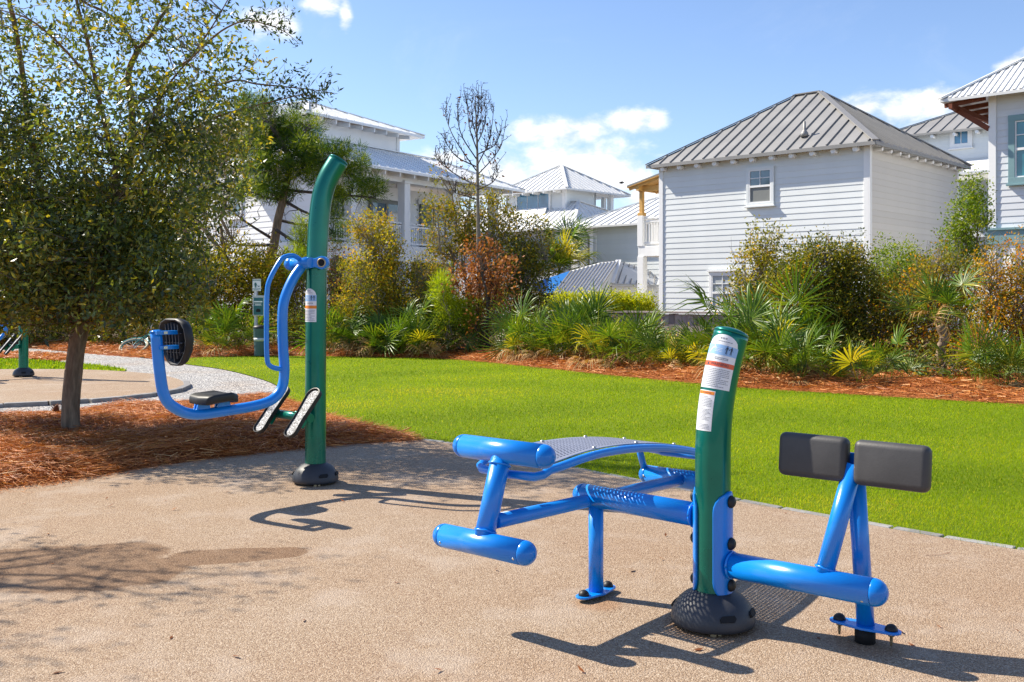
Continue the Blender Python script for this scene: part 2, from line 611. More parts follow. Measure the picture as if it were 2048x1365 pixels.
LM('frond_yellow', 'yellow_frond', [(0.0, (0.18, 0.20, 0.012)), (0.5, (0.34, 0.31, 0.02)), (1.0, (0.5, 0.34, 0.05))], 0.38, 0.45, 0.35)
LM('frond_dead', 'dead_frond', [(0.0, (0.18, 0.10, 0.035)), (0.5, (0.36, 0.22, 0.09)), (1.0, (0.56, 0.41, 0.22))], 0.2, 0.6, 0.25)
LM('grass_blade', 'grass_blade', [(0.0, (0.10, 0.18, 0.002)), (0.5, (0.25, 0.37, 0.003)), (0.85, (0.40, 0.45, 0.008)), (1.0, (0.58, 0.5, 0.06))], 0.5, 0.6, 0.08, 1.0)
LM('straw', 'pine_straw_needle', [(0.0, (0.20, 0.055, 0.016)), (0.5, (0.50, 0.17, 0.045)), (0.85, (0.68, 0.31, 0.10)), (1.0, (0.8, 0.52, 0.26))], 0.15, 0.55, 0.25, 1.05)
# ------------------------------------------------------------------ ground surfaces
def patio_mat(name, warm=1.0, stains=True):
    m, nt = new_mat(name)
    co = nt.n('ShaderNodeTexCoord').outputs['Object']
    big = nt.noise(co, 0.55, 6, 0.6).outputs[0]
    mid = nt.noise(co, 1.9, 8, 0.65).outputs[0]
    vo = nt.n('ShaderNodeTexVoronoi')
    nt.l(co, vo.inputs['Vector']); vo.inputs['Scale'].default_value = 185
    vo.inputs['Randomness'].default_value = 1.0
    sepc = nt.n('ShaderNodeSeparateColor'); nt.l(vo.outputs['Color'], sepc.inputs[0])
    stone = nt.ramp(sepc.outputs[0], [(0.0, (0.20, 0.125, 0.08)), (0.22, (0.315, 0.222, 0.145)), (0.6, (0.39, 0.285, 0.19)), (0.85, (0.46, 0.35, 0.25)), (1.0, (0.56, 0.46, 0.35))])
    gap = nt.smooth(vo.outputs['Distance'], 0.42, 0.75)
    c = nt.mix(nt.m('MULTIPLY', gap, 0.45), stone, (0.15, 0.095, 0.06))
    c = nt.mix(nt.smooth(big, 0.35, 0.7), c, (0.93, 0.86, 0.80), 'MULTIPLY')
    c = nt.mix(nt.m('MULTIPLY', nt.smooth(mid, 0.48, 0.7), 0.45), c, (0.45, 0.37, 0.30), 'MIX')
    if stains:
        s = nt.n('ShaderNodeSeparateXYZ'); nt.l(co, s.inputs[0])
        wob = nt.m('MULTIPLY', nt.m('SUBTRACT', nt.noise(co, 2.6, 7, 0.65).outputs[0], 0.5), 1.15)
        wet = None
        for (u0, v0, u1, v1, wdt) in ((-160, 1128, 235, 1112, 0.22), (-200, 1165, 240, 1145, 0.24), (200, 1135, 560, 1108, 0.085), (380, 1112, 575, 1106, 0.09)):
            a, b = G(u0, v0), G(u1, v1)
            dx, dy = b[0] - a[0], b[1] - a[1]
            L2 = dx * dx + dy * dy
            px, py = nt.m('SUBTRACT', s.outputs[0], float(a[0])), nt.m('SUBTRACT', s.outputs[1], float(a[1]))
            t = nt.m('DIVIDE', nt.m('ADD', nt.m('MULTIPLY', px, float(dx)), nt.m('MULTIPLY', py, float(dy))), float(L2), clamp=True)
            ex = nt.m('SUBTRACT', px, nt.m('MULTIPLY', t, float(dx)))
            ey = nt.m('SUBTRACT', py, nt.m('MULTIPLY', t, float(dy)))
            d = nt.m('SQRT', nt.m('ADD', nt.m('MULTIPLY', ex, ex), nt.m('MULTIPLY', ey, ey)))
            d = nt.m('SUBTRACT', 1.0, nt.m('DIVIDE', d, wdt * 1.25))
            wet = d if wet is None else nt.m('SMOOTH_MAX', wet, d, 0.2)
        wet = nt.smooth(nt.m('ADD', wet, wob), -0.06, 0.16)
        c = nt.mix(nt.m('MULTIPLY', wet, 0.8), c, nt.mix(1.0, c, (0.52, 0.40, 0.29), 'MULTIPLY'))
        # rusty rings round the anchor plates
        for (u0, v0, rr) in ((1193, 1208, 0.13), (1732, 1285, 0.2), (1426, 1252, 0.24)):
            g = G(u0, v0)
            px, py = nt.m('SUBTRACT', s.outputs[0], float(g[0])), nt.m('SUBTRACT', s.outputs[1], float(g[1]))
            d = nt.m('SQRT', nt.m('ADD', nt.m('MULTIPLY', px, px), nt.m('MULTIPLY', py, py)))
            d = nt.smooth(nt.m('ADD', nt.m('SUBTRACT', 1.0, nt.m('DIVIDE', d, rr)), nt.m('MULTIPLY', wob, 0.5)), 0.0, 0.5)
            c = nt.mix(nt.m('MULTIPLY', d, 0.5), c, nt.mix(1.0, c, (0.85, 0.56, 0.34), 'MULTIPLY'))
    h = nt.m('ADD', nt.m('MULTIPLY', nt.m('SUBTRACT', 1.0, vo.outputs['Distance']), 0.7), nt.m('MULTIPLY', nt.noise(co, 240, 2, 0.5).outputs[0], 0.3))
    principled(nt, c, 0.82, 0, 0.3, 0, h, 0.85, 0.006)
    return m


def gravel_mat():
    m, nt = new_mat('pale_gravel')
    co = nt.n('ShaderNodeTexCoord').outputs['Object']
    vo = nt.n('ShaderNodeTexVoronoi'); nt.l(co, vo.inputs['Vector']); vo.inputs['Scale'].default_value = 42
    sc = nt.n('ShaderNodeSeparateColor'); nt.l(vo.outputs['Color'], sc.inputs[0])
    c = nt.ramp(sc.outputs[0], [(0, (0.15, 0.145, 0.145)), (0.4, (0.34, 0.33, 0.325)), (0.8, (0.5, 0.485, 0.47)), (1, (0.66, 0.64, 0.6))])
    big = nt.noise(co, 0.9, 6, 0.6).outputs[0]
    c = nt.mix(nt.smooth(big, 0.42, 0.75), c, (0.95, 0.86, 0.78), 'MULTIPLY')
    principled(nt, c, 0.9, 0, 0.2, 0, nt.m('SUBTRACT', 1.0, vo.outputs['Distance']), 1.0, 0.02)
    return m


def soil_mat(name, stops, sc=8):
    m, nt = new_mat(name)
    co = nt.n('ShaderNodeTexCoord').outputs['Object']
    a = nt.noise(co, sc, 9, 0.7, 0.6).outputs[0]
    c = nt.ramp(a, stops)
    principled(nt, c, 0.9, 0, 0.15, 0, nt.noise(co, sc * 6, 6, 0.7).outputs[0], 0.9, 0.03)
    return m


def lawn_mat():
    m, nt = new_mat('mown_lawn')
    co = nt.n('ShaderNodeTexCoord').outputs['Object']
    f = nt.noise(co, 70, 6, 0.7, 0.4).outputs[0]
    b = nt.noise(co, 0.7, 5, 0.6).outputs[0]
    c = nt.ramp(f, [(0.3, (0.09, 0.15, 0.002)), (0.5, (0.20, 0.29, 0.003)), (0.68, (0.30, 0.37, 0.006)), (0.8, (0.42, 0.42, 0.02))])
    c = nt.mix(nt.smooth(b, 0.35, 0.65), c, (0.86, 0.9, 0.7), 'MULTIPLY')
    principled(nt, c, 0.85, 0, 0.15, 0, nt.noise(co, 120, 4, 0.7).outputs[0], 1.0, 0.03)
    return m


M['patio'] = patio_mat('exposed_aggregate')
M['patio2'] = patio_mat('exposed_aggregate_plain', stains=False)
M['gravel'] = gravel_mat()
M['straw_bed'] = soil_mat('pine_straw_bed', [(0.3, (0.09, 0.026, 0.009)), (0.5, (0.30, 0.09, 0.025)), (0.7, (0.48, 0.18, 0.06))], 14)
M['soil'] = soil_mat('leaf_litter_soil', [(0.3, (0.05, 0.032, 0.02)), (0.55, (0.13, 0.085, 0.05)), (0.75, (0.22, 0.16, 0.10))], 3)
M['lawn'] = lawn_mat()
M['edging'] = paint('grey_edging_stone', (0.26, 0.25, 0.245), 0.85, 0, 0.3, 0, 0.2, 9, 0.4, 0.4, 0.2)


def struct(o, kind='structure'):
    o['kind'] = kind
    return o


def sheet(name, poly, z, mat, thick=0.0):
    mb = MB()
    pts = [(p[0], p[1], z) for p in poly]
    if thick:
        mb.slab(pts, UP, thick)
    else:
        mb.add(pts, [tuple(range(len(pts)))], False)
    return struct(mb.build(name, mat))


def inside(poly, x, y):
    poly = np.asarray(poly)[:, :2]
    r = np.zeros(len(x), bool)
    j = len(poly) - 1
    for i in range(len(poly)):
        xi, yi = poly[i]; xj, yj = poly[j]
        c = ((yi > y) != (yj > y)) & (x < (xj - xi) * (y - yi) / (yj - yi + 1e-12) + xi)
        r ^= c
        j = i
    return r


def edge_dist(poly, x, y):
    poly = np.asarray(poly)[:, :2]
    d = np.full(len(x), 1e9)
    for i in range(len(poly)):
        a, b = poly[i], poly[(i + 1) % len(poly)]
        ab = b - a
        t = np.clip(((x - a[0]) * ab[0] + (y - a[1]) * ab[1]) / (ab @ ab + 1e-12), 0, 1)
        d = np.minimum(d, np.hypot(x - a[0] - t * ab[0], y - a[1] - t * ab[1]))
    return d


def gp(lst):
    return [G(u, v) for u, v in lst]


def smooth_line(pts, n=6):
    """Catmull-Rom through points"""
    pts = [np.asarray(p, float) for p in pts]
    out = []
    P = [2 * pts[0] - pts[1]] + pts + [2 * pts[-1] - pts[-2]]
    for i in range(1, len(P) - 2):
        for k in range(n):
            t = k / n
            p0, p1, p2, p3 = P[i - 1], P[i], P[i + 1], P[i + 2]
            out.append(0.5 * (2 * p1 + (p2 - p0) * t + (2 * p0 - 5 * p1 + 4 * p2 - p3) * t * t + (3 * p1 - p0 - 3 * p2 + p3) * t ** 3))
    out.append(pts[-1])
    return out


PATIO_RIGHT = smooth_line(gp([(836, 880), (920, 890), (1010, 906), (1130, 933), (1280, 963), (1480, 1003), (1700, 1043), (1870, 1073), (2048, 1101), (2300, 1132)]) + [np.array([4.6, 3.6, 0]), np.array([5.3, 2.2, 0]), np.array([5.6, 0.5, 0])])
PATIO_LEFT = smooth_line([np.array([-6.5, 3.2, 0]), np.array([-5.2, 5.2, 0])] + gp([(-150, 998), (0, 977), (100, 965), (200, 951), (300, 935), (400, 921), (500, 908), (600, 898), (700, 889), (790, 883), (836, 880)]))
MULCH_BACK = smooth_line([np.array([-7.6, 8.5, 0])] + gp([(-250, 858), (0, 838), (140, 825), (340, 813), (480, 806), (560, 803), (610, 822), (680, 842), (760, 862), (836, 880)]))
LAWN_FAR = smooth_line(gp([(366, 727), (345, 718), (430, 713), (600, 712), (850, 716), (950, 722), (1050, 732), (1200, 748), (1350, 762), (1480, 774), (1700, 788), (2048, 808), (2400, 822)]) + [np.array([16.0, 9.0, 0])])
PATH_EDGE = smooth_line(gp([(366, 727), (450, 739), (530, 760), (568, 782), (560, 803)]))

ground = sheet('ground', [(-160, -60), (160, -60), (160, 260), (-160, 260)], -0.03, M['soil'])
patio_poly = PATIO_LEFT[:-1] + PATIO_RIGHT + [np.array([5.2, -3, 0]), np.array([-6.5, -3, 0])]
patio = sheet('patio', patio_poly, 0.0, M['patio'], 0.03)

i_m = [k for k, p in enumerate(MULCH_BACK) if p[1] <= G(560, 803)[1] + 1e-6 and p[0] >= G(560, 803)[0] - 1e-6]
lawn_poly = [p for p in PATH_EDGE] + MULCH_BACK[i_m[0] + 1:-1] + PATIO_RIGHT + [np.array([9.0, -2, 0]), np.array([22, 2, 0])] + LAWN_FAR[::-1][:-1]
lawn = sheet('lawn', lawn_poly, -0.006, M['lawn'])

path_poly = MULCH_BACK[:i_m[0] + 1] + PATH_EDGE[::-1][1:] + gp([(300, 716), (200, 708), (110, 700), (0, 690), (-300, 684)]) + [np.array([-22, 24, 0]), np.array([-22, 10, 0])]
sheet('gravel_path', path_poly, -0.016, M['gravel'])

p2 = smooth_line(gp([(-400, 835), (-100, 818), (0, 812), (160, 804), (300, 791), (352, 782), (369, 772), (352, 761), (300, 751), (200, 744), (100, 742), (-100, 743), (-400, 748)]))
patio2 = sheet('patio', p2, 0.03, M['patio2'], 0.06)
patio2.name = 'patio_beyond_tree'
strip_poly = smooth_line(gp([(-350, 741), (0, 741), (150, 741), (252, 741), (205, 731), (120, 724), (40, 719), (-150, 716), (-350, 718)]))
sheet('grass_verge', strip_poly, -0.004, M['lawn'])
sheet('straw_patch', gp([(-60, 716), (40, 717), (120, 722), (140, 716), (120, 709), (40, 705), (-60, 706)]), -0.008, M['straw_bed'])

# edging stones: along the lawn and along the far patio's near rim
def edging(parent, line, r, zt, w_, lmin, lmax, n_max=80):
    d = np.cumsum([0] + [np.linalg.norm(line[i + 1][:2] - line[i][:2]) for i in range(len(line) - 1)])
    xs = np.array([p[0] for p in line]); ys = np.array([p[1] for p in line])
    s, k = 0.02, 0
    while s < d[-1] - lmax and k < n_max:
        L = r.uniform(lmin, lmax)
        a = np.array([np.interp(s, d, xs), np.interp(s, d, ys)]); b = np.array([np.interp(s + L, d, xs), np.interp(s + L, d, ys)])
        t = (b - a) / np.linalg.norm(b - a)
        nrm = np.array([t[1], -t[0]]) * -1
        c = (a + b) / 2 + nrm * (w_ * 0.5 + r.uniform(0, 0.008))
        mb = MB()
        dz = r.uniform(-0.006, 0.004)
        mb.obox((c[0], c[1], zt - 0.05 + dz), (L / 2 - 0.006, w_ / 2, 0.05), [(t[0], t[1], 0), (nrm[0], nrm[1], 0), (0, 0, 1)])
        mb.build('edging_stone', M['edging'], parent, bevel=0.008)
        s += L + 0.006
        k += 1


er = np.random.default_rng(3)
edging(patio, PATIO_RIGHT, er, 0.004, 0.06, 0.24, 0.42)
edging(patio2, [p for p in p2[:44]], er, 0.035, -0.10, 0.35, 0.6)

# straw beds: mounded surface and needles
def hill(x, y):
    return 0.5 + 0.5 * np.sin(x * 2.1 + np.sin(y * 1.7) * 1.3) * np.cos(y * 2.3 + x * 0.6)


def straw_bed(name, poly, step, hmax, ramp_w, base_z):
    p = np.asarray(poly)
    x0, y0, x1, y1 = p[:, 0].min(), p[:, 1].min(), p[:, 0].max(), p[:, 1].max()
    nx, ny = int((x1 - x0) / step) + 2, int((y1 - y0) / step) + 2
    gx, gy = np.meshgrid(x0 + np.arange(nx) * step, y0 + np.arange(ny) * step, indexing='ij')
    X, Y = gx.ravel(), gy.ravel()
    ins = inside(poly, X, Y)
    ed = edge_dist(poly, X, Y)
    z = base_z + np.where(ins, np.minimum(ed / ramp_w, 1.0) * hmax * (0.45 + 0.8 * hill(X, Y)), -0.02)
    ok = (ins | (ed < step * 1.2)).reshape(nx, ny)
    idx = np.arange(nx * ny).reshape(nx, ny)
    q = ok[:-1, :-1] & ok[1:, :-1] & ok[1:, 1:] & ok[:-1, 1:] & (ins.reshape(nx, ny)[:-1, :-1] | ins.reshape(nx, ny)[1:, 1:])
    f = np.stack([idx[:-1, :-1][q], idx[1:, :-1][q], idx[1:, 1:][q], idx[:-1, 1:][q]], 1)
    o = np_mesh(name, np.stack([X, Y, z], 1), f, M['straw_bed'], smooth=True)
    struct(o)

    def height(x, y):
        e = edge_dist(poly, x, y)
        return base_z + np.minimum(e / ramp_w, 1.0) * hmax * (0.45 + 0.8 * hill(x, y))
    return o, height


def needles(name, poly, n, hfun, ln, wd, rng, weight=None, lift=0.02, tl=0.0):
    p = np.asarray(poly)
    x0, y0, x1, y1 = p[:, 0].min(), p[:, 1].min(), p[:, 0].max(), p[:, 1].max()
    X = rng.uniform(x0, x1, n * 4); Y = rng.uniform(y0, y1, n * 4)
    k = inside(poly, X, Y)
    if weight is not None:
        k &= rng.random(len(X)) < weight(X, Y)
    X, Y = X[k][:n], Y[k][:n]
    n = len(X)
    # needles lie in swept tufts: the heading follows a slow field with scatter
    fld = np.sin(X * 3.1 + Y * 1.3) * 1.2 + np.cos(Y * 4.2 - X * 2.0) * 1.1
    h = fld + rng.normal(0, 0.7, n)
    L = rng.uniform(ln * 0.5, ln * 1.3, n)
    c = rng.normal(0, 0.5, n)
    Z = hfun(X, Y) + rng.uniform(0.0, lift, n)
    dz0, dz1 = rng.normal(0, 0.10, n), rng.normal(0.05, 0.22, n)
    W = wd * rng.uniform(0.6, 1.3, n)
    P0 = np.stack([X, Y, Z], 1)
    d1 = np.stack([np.cos(h), np.sin(h), dz0], 1); d2 = np.stack([np.cos(h + c), np.sin(h + c), dz1 - 0.05], 1)
    P1 = P0 + d1 * L[:, None] * 0.5
    P2 = P1 + d2 * L[:, None] * 0.5
    P0[:, 2] = np.maximum(P0[:, 2], hfun(X, Y) + 0.002)
    wv = np.stack([-np.sin(h), np.cos(h), rng.normal(0, 0.6, n)], 1) * (W / 2)[:, None]
    V = np.stack([P0 - wv, P0 + wv, P1 - wv, P1 + wv, P2 - wv * 0.5, P2 + wv * 0.5], 1).reshape(-1, 3)
    b = np.arange(n)[:, None] * 6
    F = np.concatenate([b + np.array([0, 1, 3, 2]), b + np.array([2, 3, 5, 4])], 0)
    t = np.clip(rng.beta(1.5, 1.7, n) + tl, 0, 1)
    o = np_mesh(name, V, F, M['straw'], tint=np.concatenate([t, t]))
    return struct(o, 'stuff')


mulch_poly = PATIO_LEFT + MULCH_BACK[::-1][1:]
mb_o, mulch_h = straw_bed('straw_bed', mulch_poly, 0.09, 0.11, 0.35, -0.006)
needles('pine_straw', mulch_poly, 76000, mulch_h, 0.17, 0.0036, np.random.default_rng(11), lambda x, y: np.clip(1.25 - (y - 6.5) * 0.09 - np.abs(x + 2.2) * 0.08, 0.1, 1), 0.035)

far_poly = [p for p in LAWN_FAR[6:]] + [np.array([18, 13, 0])] + [np.array([9.5, 17.0, 0]), np.array([6.0, 18.5, 0]), np.array([2.5, 21.8, 0]), np.array([-1.0, 24.0, 0]), np.array([-8.5, 26.0, 0])] + gp([(300, 694), (250, 697)]) + [G(300, 716)]
fb_o, far_h = straw_bed('straw_border', far_poly, 0.22, 0.13, 0.7, -0.01)
needles('pine_straw', far_poly, 70000, far_h, 0.19, 0.0075, np.random.default_rng(12), lambda x, y: np.clip(1.1 - np.maximum(y - (21.5 - 0.75 * np.maximum(x - 0.5, 0)), 0) * 0.3, 0.08, 1), 0.05, 0.03)
left_poly = gp([(300, 716), (200, 708), (110, 700), (0, 690), (-300, 684)]) + [np.array([-20, 32, 0]), np.array([-9, 28, 0]), G(320, 694)]
lb_o, left_h = straw_bed('straw_border', left_poly, 0.3, 0.12, 0.8, -0.01)
needles('pine_straw', left_poly, 22000, left_h, 0.22, 0.009, np.random.default_rng(13), None, 0.05, 0.02)
needles('pine_straw', gp([(-60, 716), (40, 717), (120, 722), (140, 716), (120, 709), (40, 705), (-60, 706)]), 4000, lambda x, y: 0 * x, 0.25, 0.012, np.random.default_rng(14))


def spill(name, line, n, spread, ln, wd, rng, z=0.004):
    """stray needles lying over an edge"""
    L = np.array([p[:2] for p in line])
    i = rng.integers(0, len(L) - 1, n)
    t = rng.random(n)[:, None]
    p = L[i] * (1 - t) + L[i + 1] * t
    d = L[i + 1] - L[i]; d /= np.linalg.norm(d, axis=1)[:, None] + 1e-9
    nr = np.stack([-d[:, 1], d[:, 0]], 1)
    p = p + nr * (rng.normal(0, 1, n) * spread * rng.choice([0.3, 0.6, 1.0], n))[:, None]
    h = rng.uniform(0, 6.28, n); ll = ln * rng.uniform(0.4, 1.2, n); c = rng.normal(0, 0.5, n)
    P0 = np.stack([p[:, 0], p[:, 1], np.full(n, z)], 1)
    P1 = P0 + np.stack([np.cos(h), np.sin(h), rng.uniform(0.0, 0.06, n)], 1) * (ll / 2)[:, None]
    P2 = P1 + np.stack([np.cos(h + c), np.sin(h + c), rng.uniform(-0.05, 0.03, n)], 1) * (ll / 2)[:, None]
    P2[:, 2] = np.maximum(P2[:, 2], z)
    wv = np.stack([-np.sin(h), np.cos(h), 0 * h], 1) * (wd / 2)
    V = np.stack([P0 - wv, P0 + wv, P1 - wv, P1 + wv, P2 - wv * .5, P2 + wv * .5], 1).reshape(-1, 3)
    b = np.arange(n)[:, None] * 6
    F = np.concatenate([b + np.array([0, 1, 3, 2]), b + np.array([2, 3, 5, 4])], 0)
    tt = rng.beta(2, 2, n)
    return struct(np_mesh(name, V, F, M['straw'], tint=np.concatenate([tt, tt])), 'stuff')


spill('stray_needles', [p for p in PATIO_LEFT if p[1] > 5], 1500, 0.11, 0.12, 0.0032, np.random.default_rng(15))
spill('stray_needles', LAWN_FAR[:-3], 3000, 0.22, 0.18, 0.007, np.random.default_rng(16), 0.012)
spill('stray_needles', [p for p in MULCH_BACK if p[0] > -4], 900, 0.12, 0.15, 0.004, np.random.default_rng(17), 0.008)


# grass blades: dense near the camera, coarser further off
def blades(name, poly, n, hgt, wd, rng, weight):
    p = np.asarray(poly)
    x0, y0, x1, y1 = p[:, 0].min(), p[:, 1].min(), min(p[:, 0].max(), 12), p[:, 1].max()
    X = rng.uniform(x0, x1, n * 6); Y = rng.uniform(max(y0, 2.0), y1, n * 6)
    k = rng.random(len(X)) < weight(X, Y)
    X, Y = X[k], Y[k]
    k = inside(poly, X, Y)
    X, Y = X[k][:n], Y[k][:n]
    n = len(X)
    sc = np.clip(Y / 7.0, 0.8, 3.0)
    a = rng.uniform(0, 2 * np.pi, n); lean = rng.uniform(0.1, 0.9, n)
    H = hgt * rng.uniform(0.5, 1.25, n)
    W = wd * rng.uniform(0.7, 1.3, n) * sc
    B = np.stack([X, Y, np.full(n, -0.007)], 1)
    wv = np.stack([-np.sin(a), np.cos(a), 0 * a], 1) * (W / 2)[:, None]
    tip = B + np.stack([np.cos(a) * lean * H, np.sin(a) * lean * H, H * (1.1 - 0.5 * lean)], 1)
    V = np.stack([B - wv, B + wv, tip], 1).reshape(-1, 3)
    F = np.arange(n * 3).reshape(-1, 3)
    patch = 0.5 + 0.5 * np.sin(X * 1.3 + 2 * np.sin(Y * 0.9)) * np.cos(Y * 1.1 - X * 0.4)
    t = np.clip(rng.beta(2.2, 2.2, n) * 0.75 + 0.42 * (patch - 0.45), 0, 1)
    for _ in range(70):
        cx, cy, rr, am = rng.uniform(-6, 7), rng.uniform(5, 19), rng.uniform(0.25, 1.1), rng.choice([0.34, 0.26, -0.3, -0.22])
        dd = np.hypot((X - cx) / 1.6, Y - cy) / rr
        t = t + am * np.exp(-dd * dd) * rng.uniform(0.3, 1.0, n)
    t = np.clip(t, 0, 1)
    dry = rng.random(n) < 0.05
    t[dry] = rng.uniform(0.88, 1.0, dry.sum())
    o = np_mesh(name, V, F, M['grass_blade'], tint=t)
    return struct(o, 'stuff')


def vis(x, y):
    return (np.abs(x) < y * 0.56 + 0.6)


blades('grass', lawn_poly, 420000, 0.024, 0.0038, np.random.default_rng(21), lambda x, y: vis(x, y) * np.clip((6.2 / np.maximum(y, 4)) ** 2.0, 0.02, 1))
blades('grass', strip_poly, 14000, 0.05, 0.006, np.random.default_rng(22), lambda x, y: np.ones_like(x))


# small litter on the patio
def litter():
    r = np.random.default_rng(5)
    V, F, T = [], [], []
    spots = [(460, 985), (215, 1015), (97, 1068), (340, 1022), (335, 1003), (210, 1000), (560, 1018), (1270, 1141), (1800, 1262), (1885, 1258), (1705, 1182), (2040, 1265), (340, 1280), (805, 1096), (1160, 1115), (990, 1140),
             (260, 985), (45, 1010), (690, 1005), (1170, 1349), (1575, 1027), (1010, 960), (610, 1240), (1330, 1120)]
    for (u, v) in spots + [(r.uniform(0, 2040), r.uniform(990, 1350)) for _ in range(16)]:
        g = G(u, v)
        a = r.uniform(0, 6.28); L = r.uniform(0.008, 0.026); Wd = L * r.uniform(0.25, 0.5)
        d = np.array([math.cos(a), math.sin(a), r.uniform(-0.1, 0.3)]); q = np.array([-math.sin(a), math.cos(a), r.uniform(-0.2, 0.2)])
        b = len(V)
        g = g + UP * 0.004
        V += [g, g + d * L + q * Wd, g + d * 2 * L + UP * 0.004, g + d * L - q * Wd]
        F.append((b, b + 1, b + 2, b + 3)); T.append(r.uniform(0, 0.6))
    pts = [G(1850, 1112), G(1880, 1111), G(1900, 1107)]
    for a, b_ in zip(pts[:-1], pts[1:]):
        b = len(V)
        w_ = np.array([0, 0.002, 0])
        V += [a - w_ + UP * .003, b_ - w_ + UP * .005, b_ + w_ + UP * .005, a + w_ + UP * .003]
        F.append((b, b + 1, b + 2, b + 3)); T.append(0.1)
    struct(np_mesh('fallen_leaves', np.array(V), np.array(F), M['brown_leaf'], tint=T), 'stuff')


litter()
# ------------------------------------------------------------------ houses
def v3(p, z):
    return np.array([p[0], p[1], z], float)


def wall(house, p0, p1, z0, z1, n, mat, planks=True, sp=0.2, thick=0.15, name='wall', zfrom=None):
    """wall core from p0 to p1 (plan points) with lap boards on the outside; n is the outward normal in plan"""
    e = unit(np.append(np.asarray(p1) - np.asarray(p0), 0)); W = np.linalg.norm(np.asarray(p1) - np.asarray(p0))
    nn = np.append(n, 0.0)
    mb = MB()
    c = (v3(p0, 0) + v3(p1, 0)) / 2 - nn * thick / 2 + UP * (z0 + z1) / 2
    mb.obox(c, (W / 2, thick / 2, (z1 - z0) / 2), [e, nn, UP])
    core = mb.build(name, mat, house)
    if planks:
        zs = np.arange(z0 if zfrom is None else zfrom, z1 - 0.03, sp)
        prof = [(0.0, 0.0), (0.021, 0.0), (0.021, 0.012), (0.007, sp + 0.012), (0.0, sp + 0.012)]
        base = None
        for z in zs:
            if base is None:
                mb = MB()
                mb.prism(prof, v3(p0, z) + nn * 0.001, nn, UP, e, W)
                base = mb.build('plank', mat, core)
                first = z
            else:
                h = min(1.0, (z1 - z) / (sp + 0.012))
                o = bpy.data.objects.new('plank', base.data)
                o.location = (0, 0, z - first)
                link(o, core)
    return core


def trim_board(house, p, z0, z1, ex, n, w_=0.14, d=0.05, mat=None, name='corner_board'):
    mb = MB()
    ex, n = np.append(ex, 0.0), np.append(n, 0.0)
    mb.obox(v3(p, (z0 + z1) / 2) + n * d / 2 + ex * w_ / 2, (w_ / 2, d / 2, (z1 - z0) / 2), [ex, n, UP])
    return mb.build(name, mat or M['trim'], house, bevel=0.006)


def window(house, c, e, n, w_, h, mat=None, glass=None, grid=(2, 2), lower_screen=False, sill=True, head=False, fw=0.11, proud=0.06, inner=None):
    """double-hung window: outer casing, sill, sash bars and separate panes"""
    mat = mat or M['trim']; glass = glass or M['glass']; inner = inner or M['trim']
    e, n = np.append(e, 0.0), np.append(n, 0.0)
    ax = [e, n, UP]
    c = np.asarray(c, float)
    mb = MB()
    for s in (-1, 1):
        mb.obox(c + e * s * (w_ / 2 - fw / 2) + n * proud / 2, (fw / 2, proud / 2, h / 2), ax)
    mb.obox(c + UP * (h / 2 - fw / 2) + n * (proud / 2 + 0.004), (w_ / 2 + 0.004, proud / 2, fw / 2), ax)
    mb.obox(c - UP * (h / 2 - fw / 2) + n * (proud / 2 + 0.004), (w_ / 2 + 0.004, proud / 2, fw / 2), ax)
    if head:
        mb.obox(c + UP * (h / 2 + 0.03) + n * (proud / 2 + 0.03), (w_ / 2 + 0.06, proud / 2 + 0.03, 0.03), ax)
    fr = mb.build('window', mat, house, bevel=0.006)
    iw, ih = w_ / 2 - fw, h / 2 - fw
    mb = MB()
    sw = 0.035
    zc = [(ih / 2, ih / 2)] if lower_screen is None else [(ih / 2, ih / 2), (-ih / 2, ih / 2)]
    if grid[1] == 1:
        zc = [(0, ih)]
    for dz, hh in zc:
        for s in (-1, 1):
            mb.obox(c + e * s * (iw - sw / 2) + UP * dz + n * 0.035, (sw / 2, 0.02, hh), ax)
            mb.obox(c + UP * (dz + s * (hh - sw / 2)) + n * 0.036, (iw, 0.02, sw / 2), ax)
    dz, hh = zc[0]
    for k in range(1, grid[0]):
        mb.obox(c + e * (-iw + 2 * iw * k / grid[0]) + UP * dz + n * 0.034, (0.012, 0.015, hh), ax)
    if not lower_screen:
        for dz2, hh2 in zc[1:]:
            for k in range(1, grid[0]):
                mb.obox(c + e * (-iw + 2 * iw * k / grid[0]) + UP * dz2 + n * 0.034, (0.012, 0.015, hh2), ax)
    if len(zc) == 2:
        mb.obox(c + UP * dz + n * 0.033, (iw, 0.015, 0.012), ax)
    mb.build('sash', inner, fr)
    for k, (dz, hh) in enumerate(zc):
        mb = MB()
        mb.obox(c + UP * dz + n * 0.016, (iw, 0.004, hh), ax)
        mb.build('pane', (M['screen'] if (lower_screen and k == 1) else glass), fr)
    if sill:
        mb = MB()
        mb.obox(c - UP * (h / 2 + 0.025) + n * 0.06, (w_ / 2 + 0.05, 0.06, 0.025), ax)
        mb.build('sill', mat, fr, bevel=0.005)
    return fr


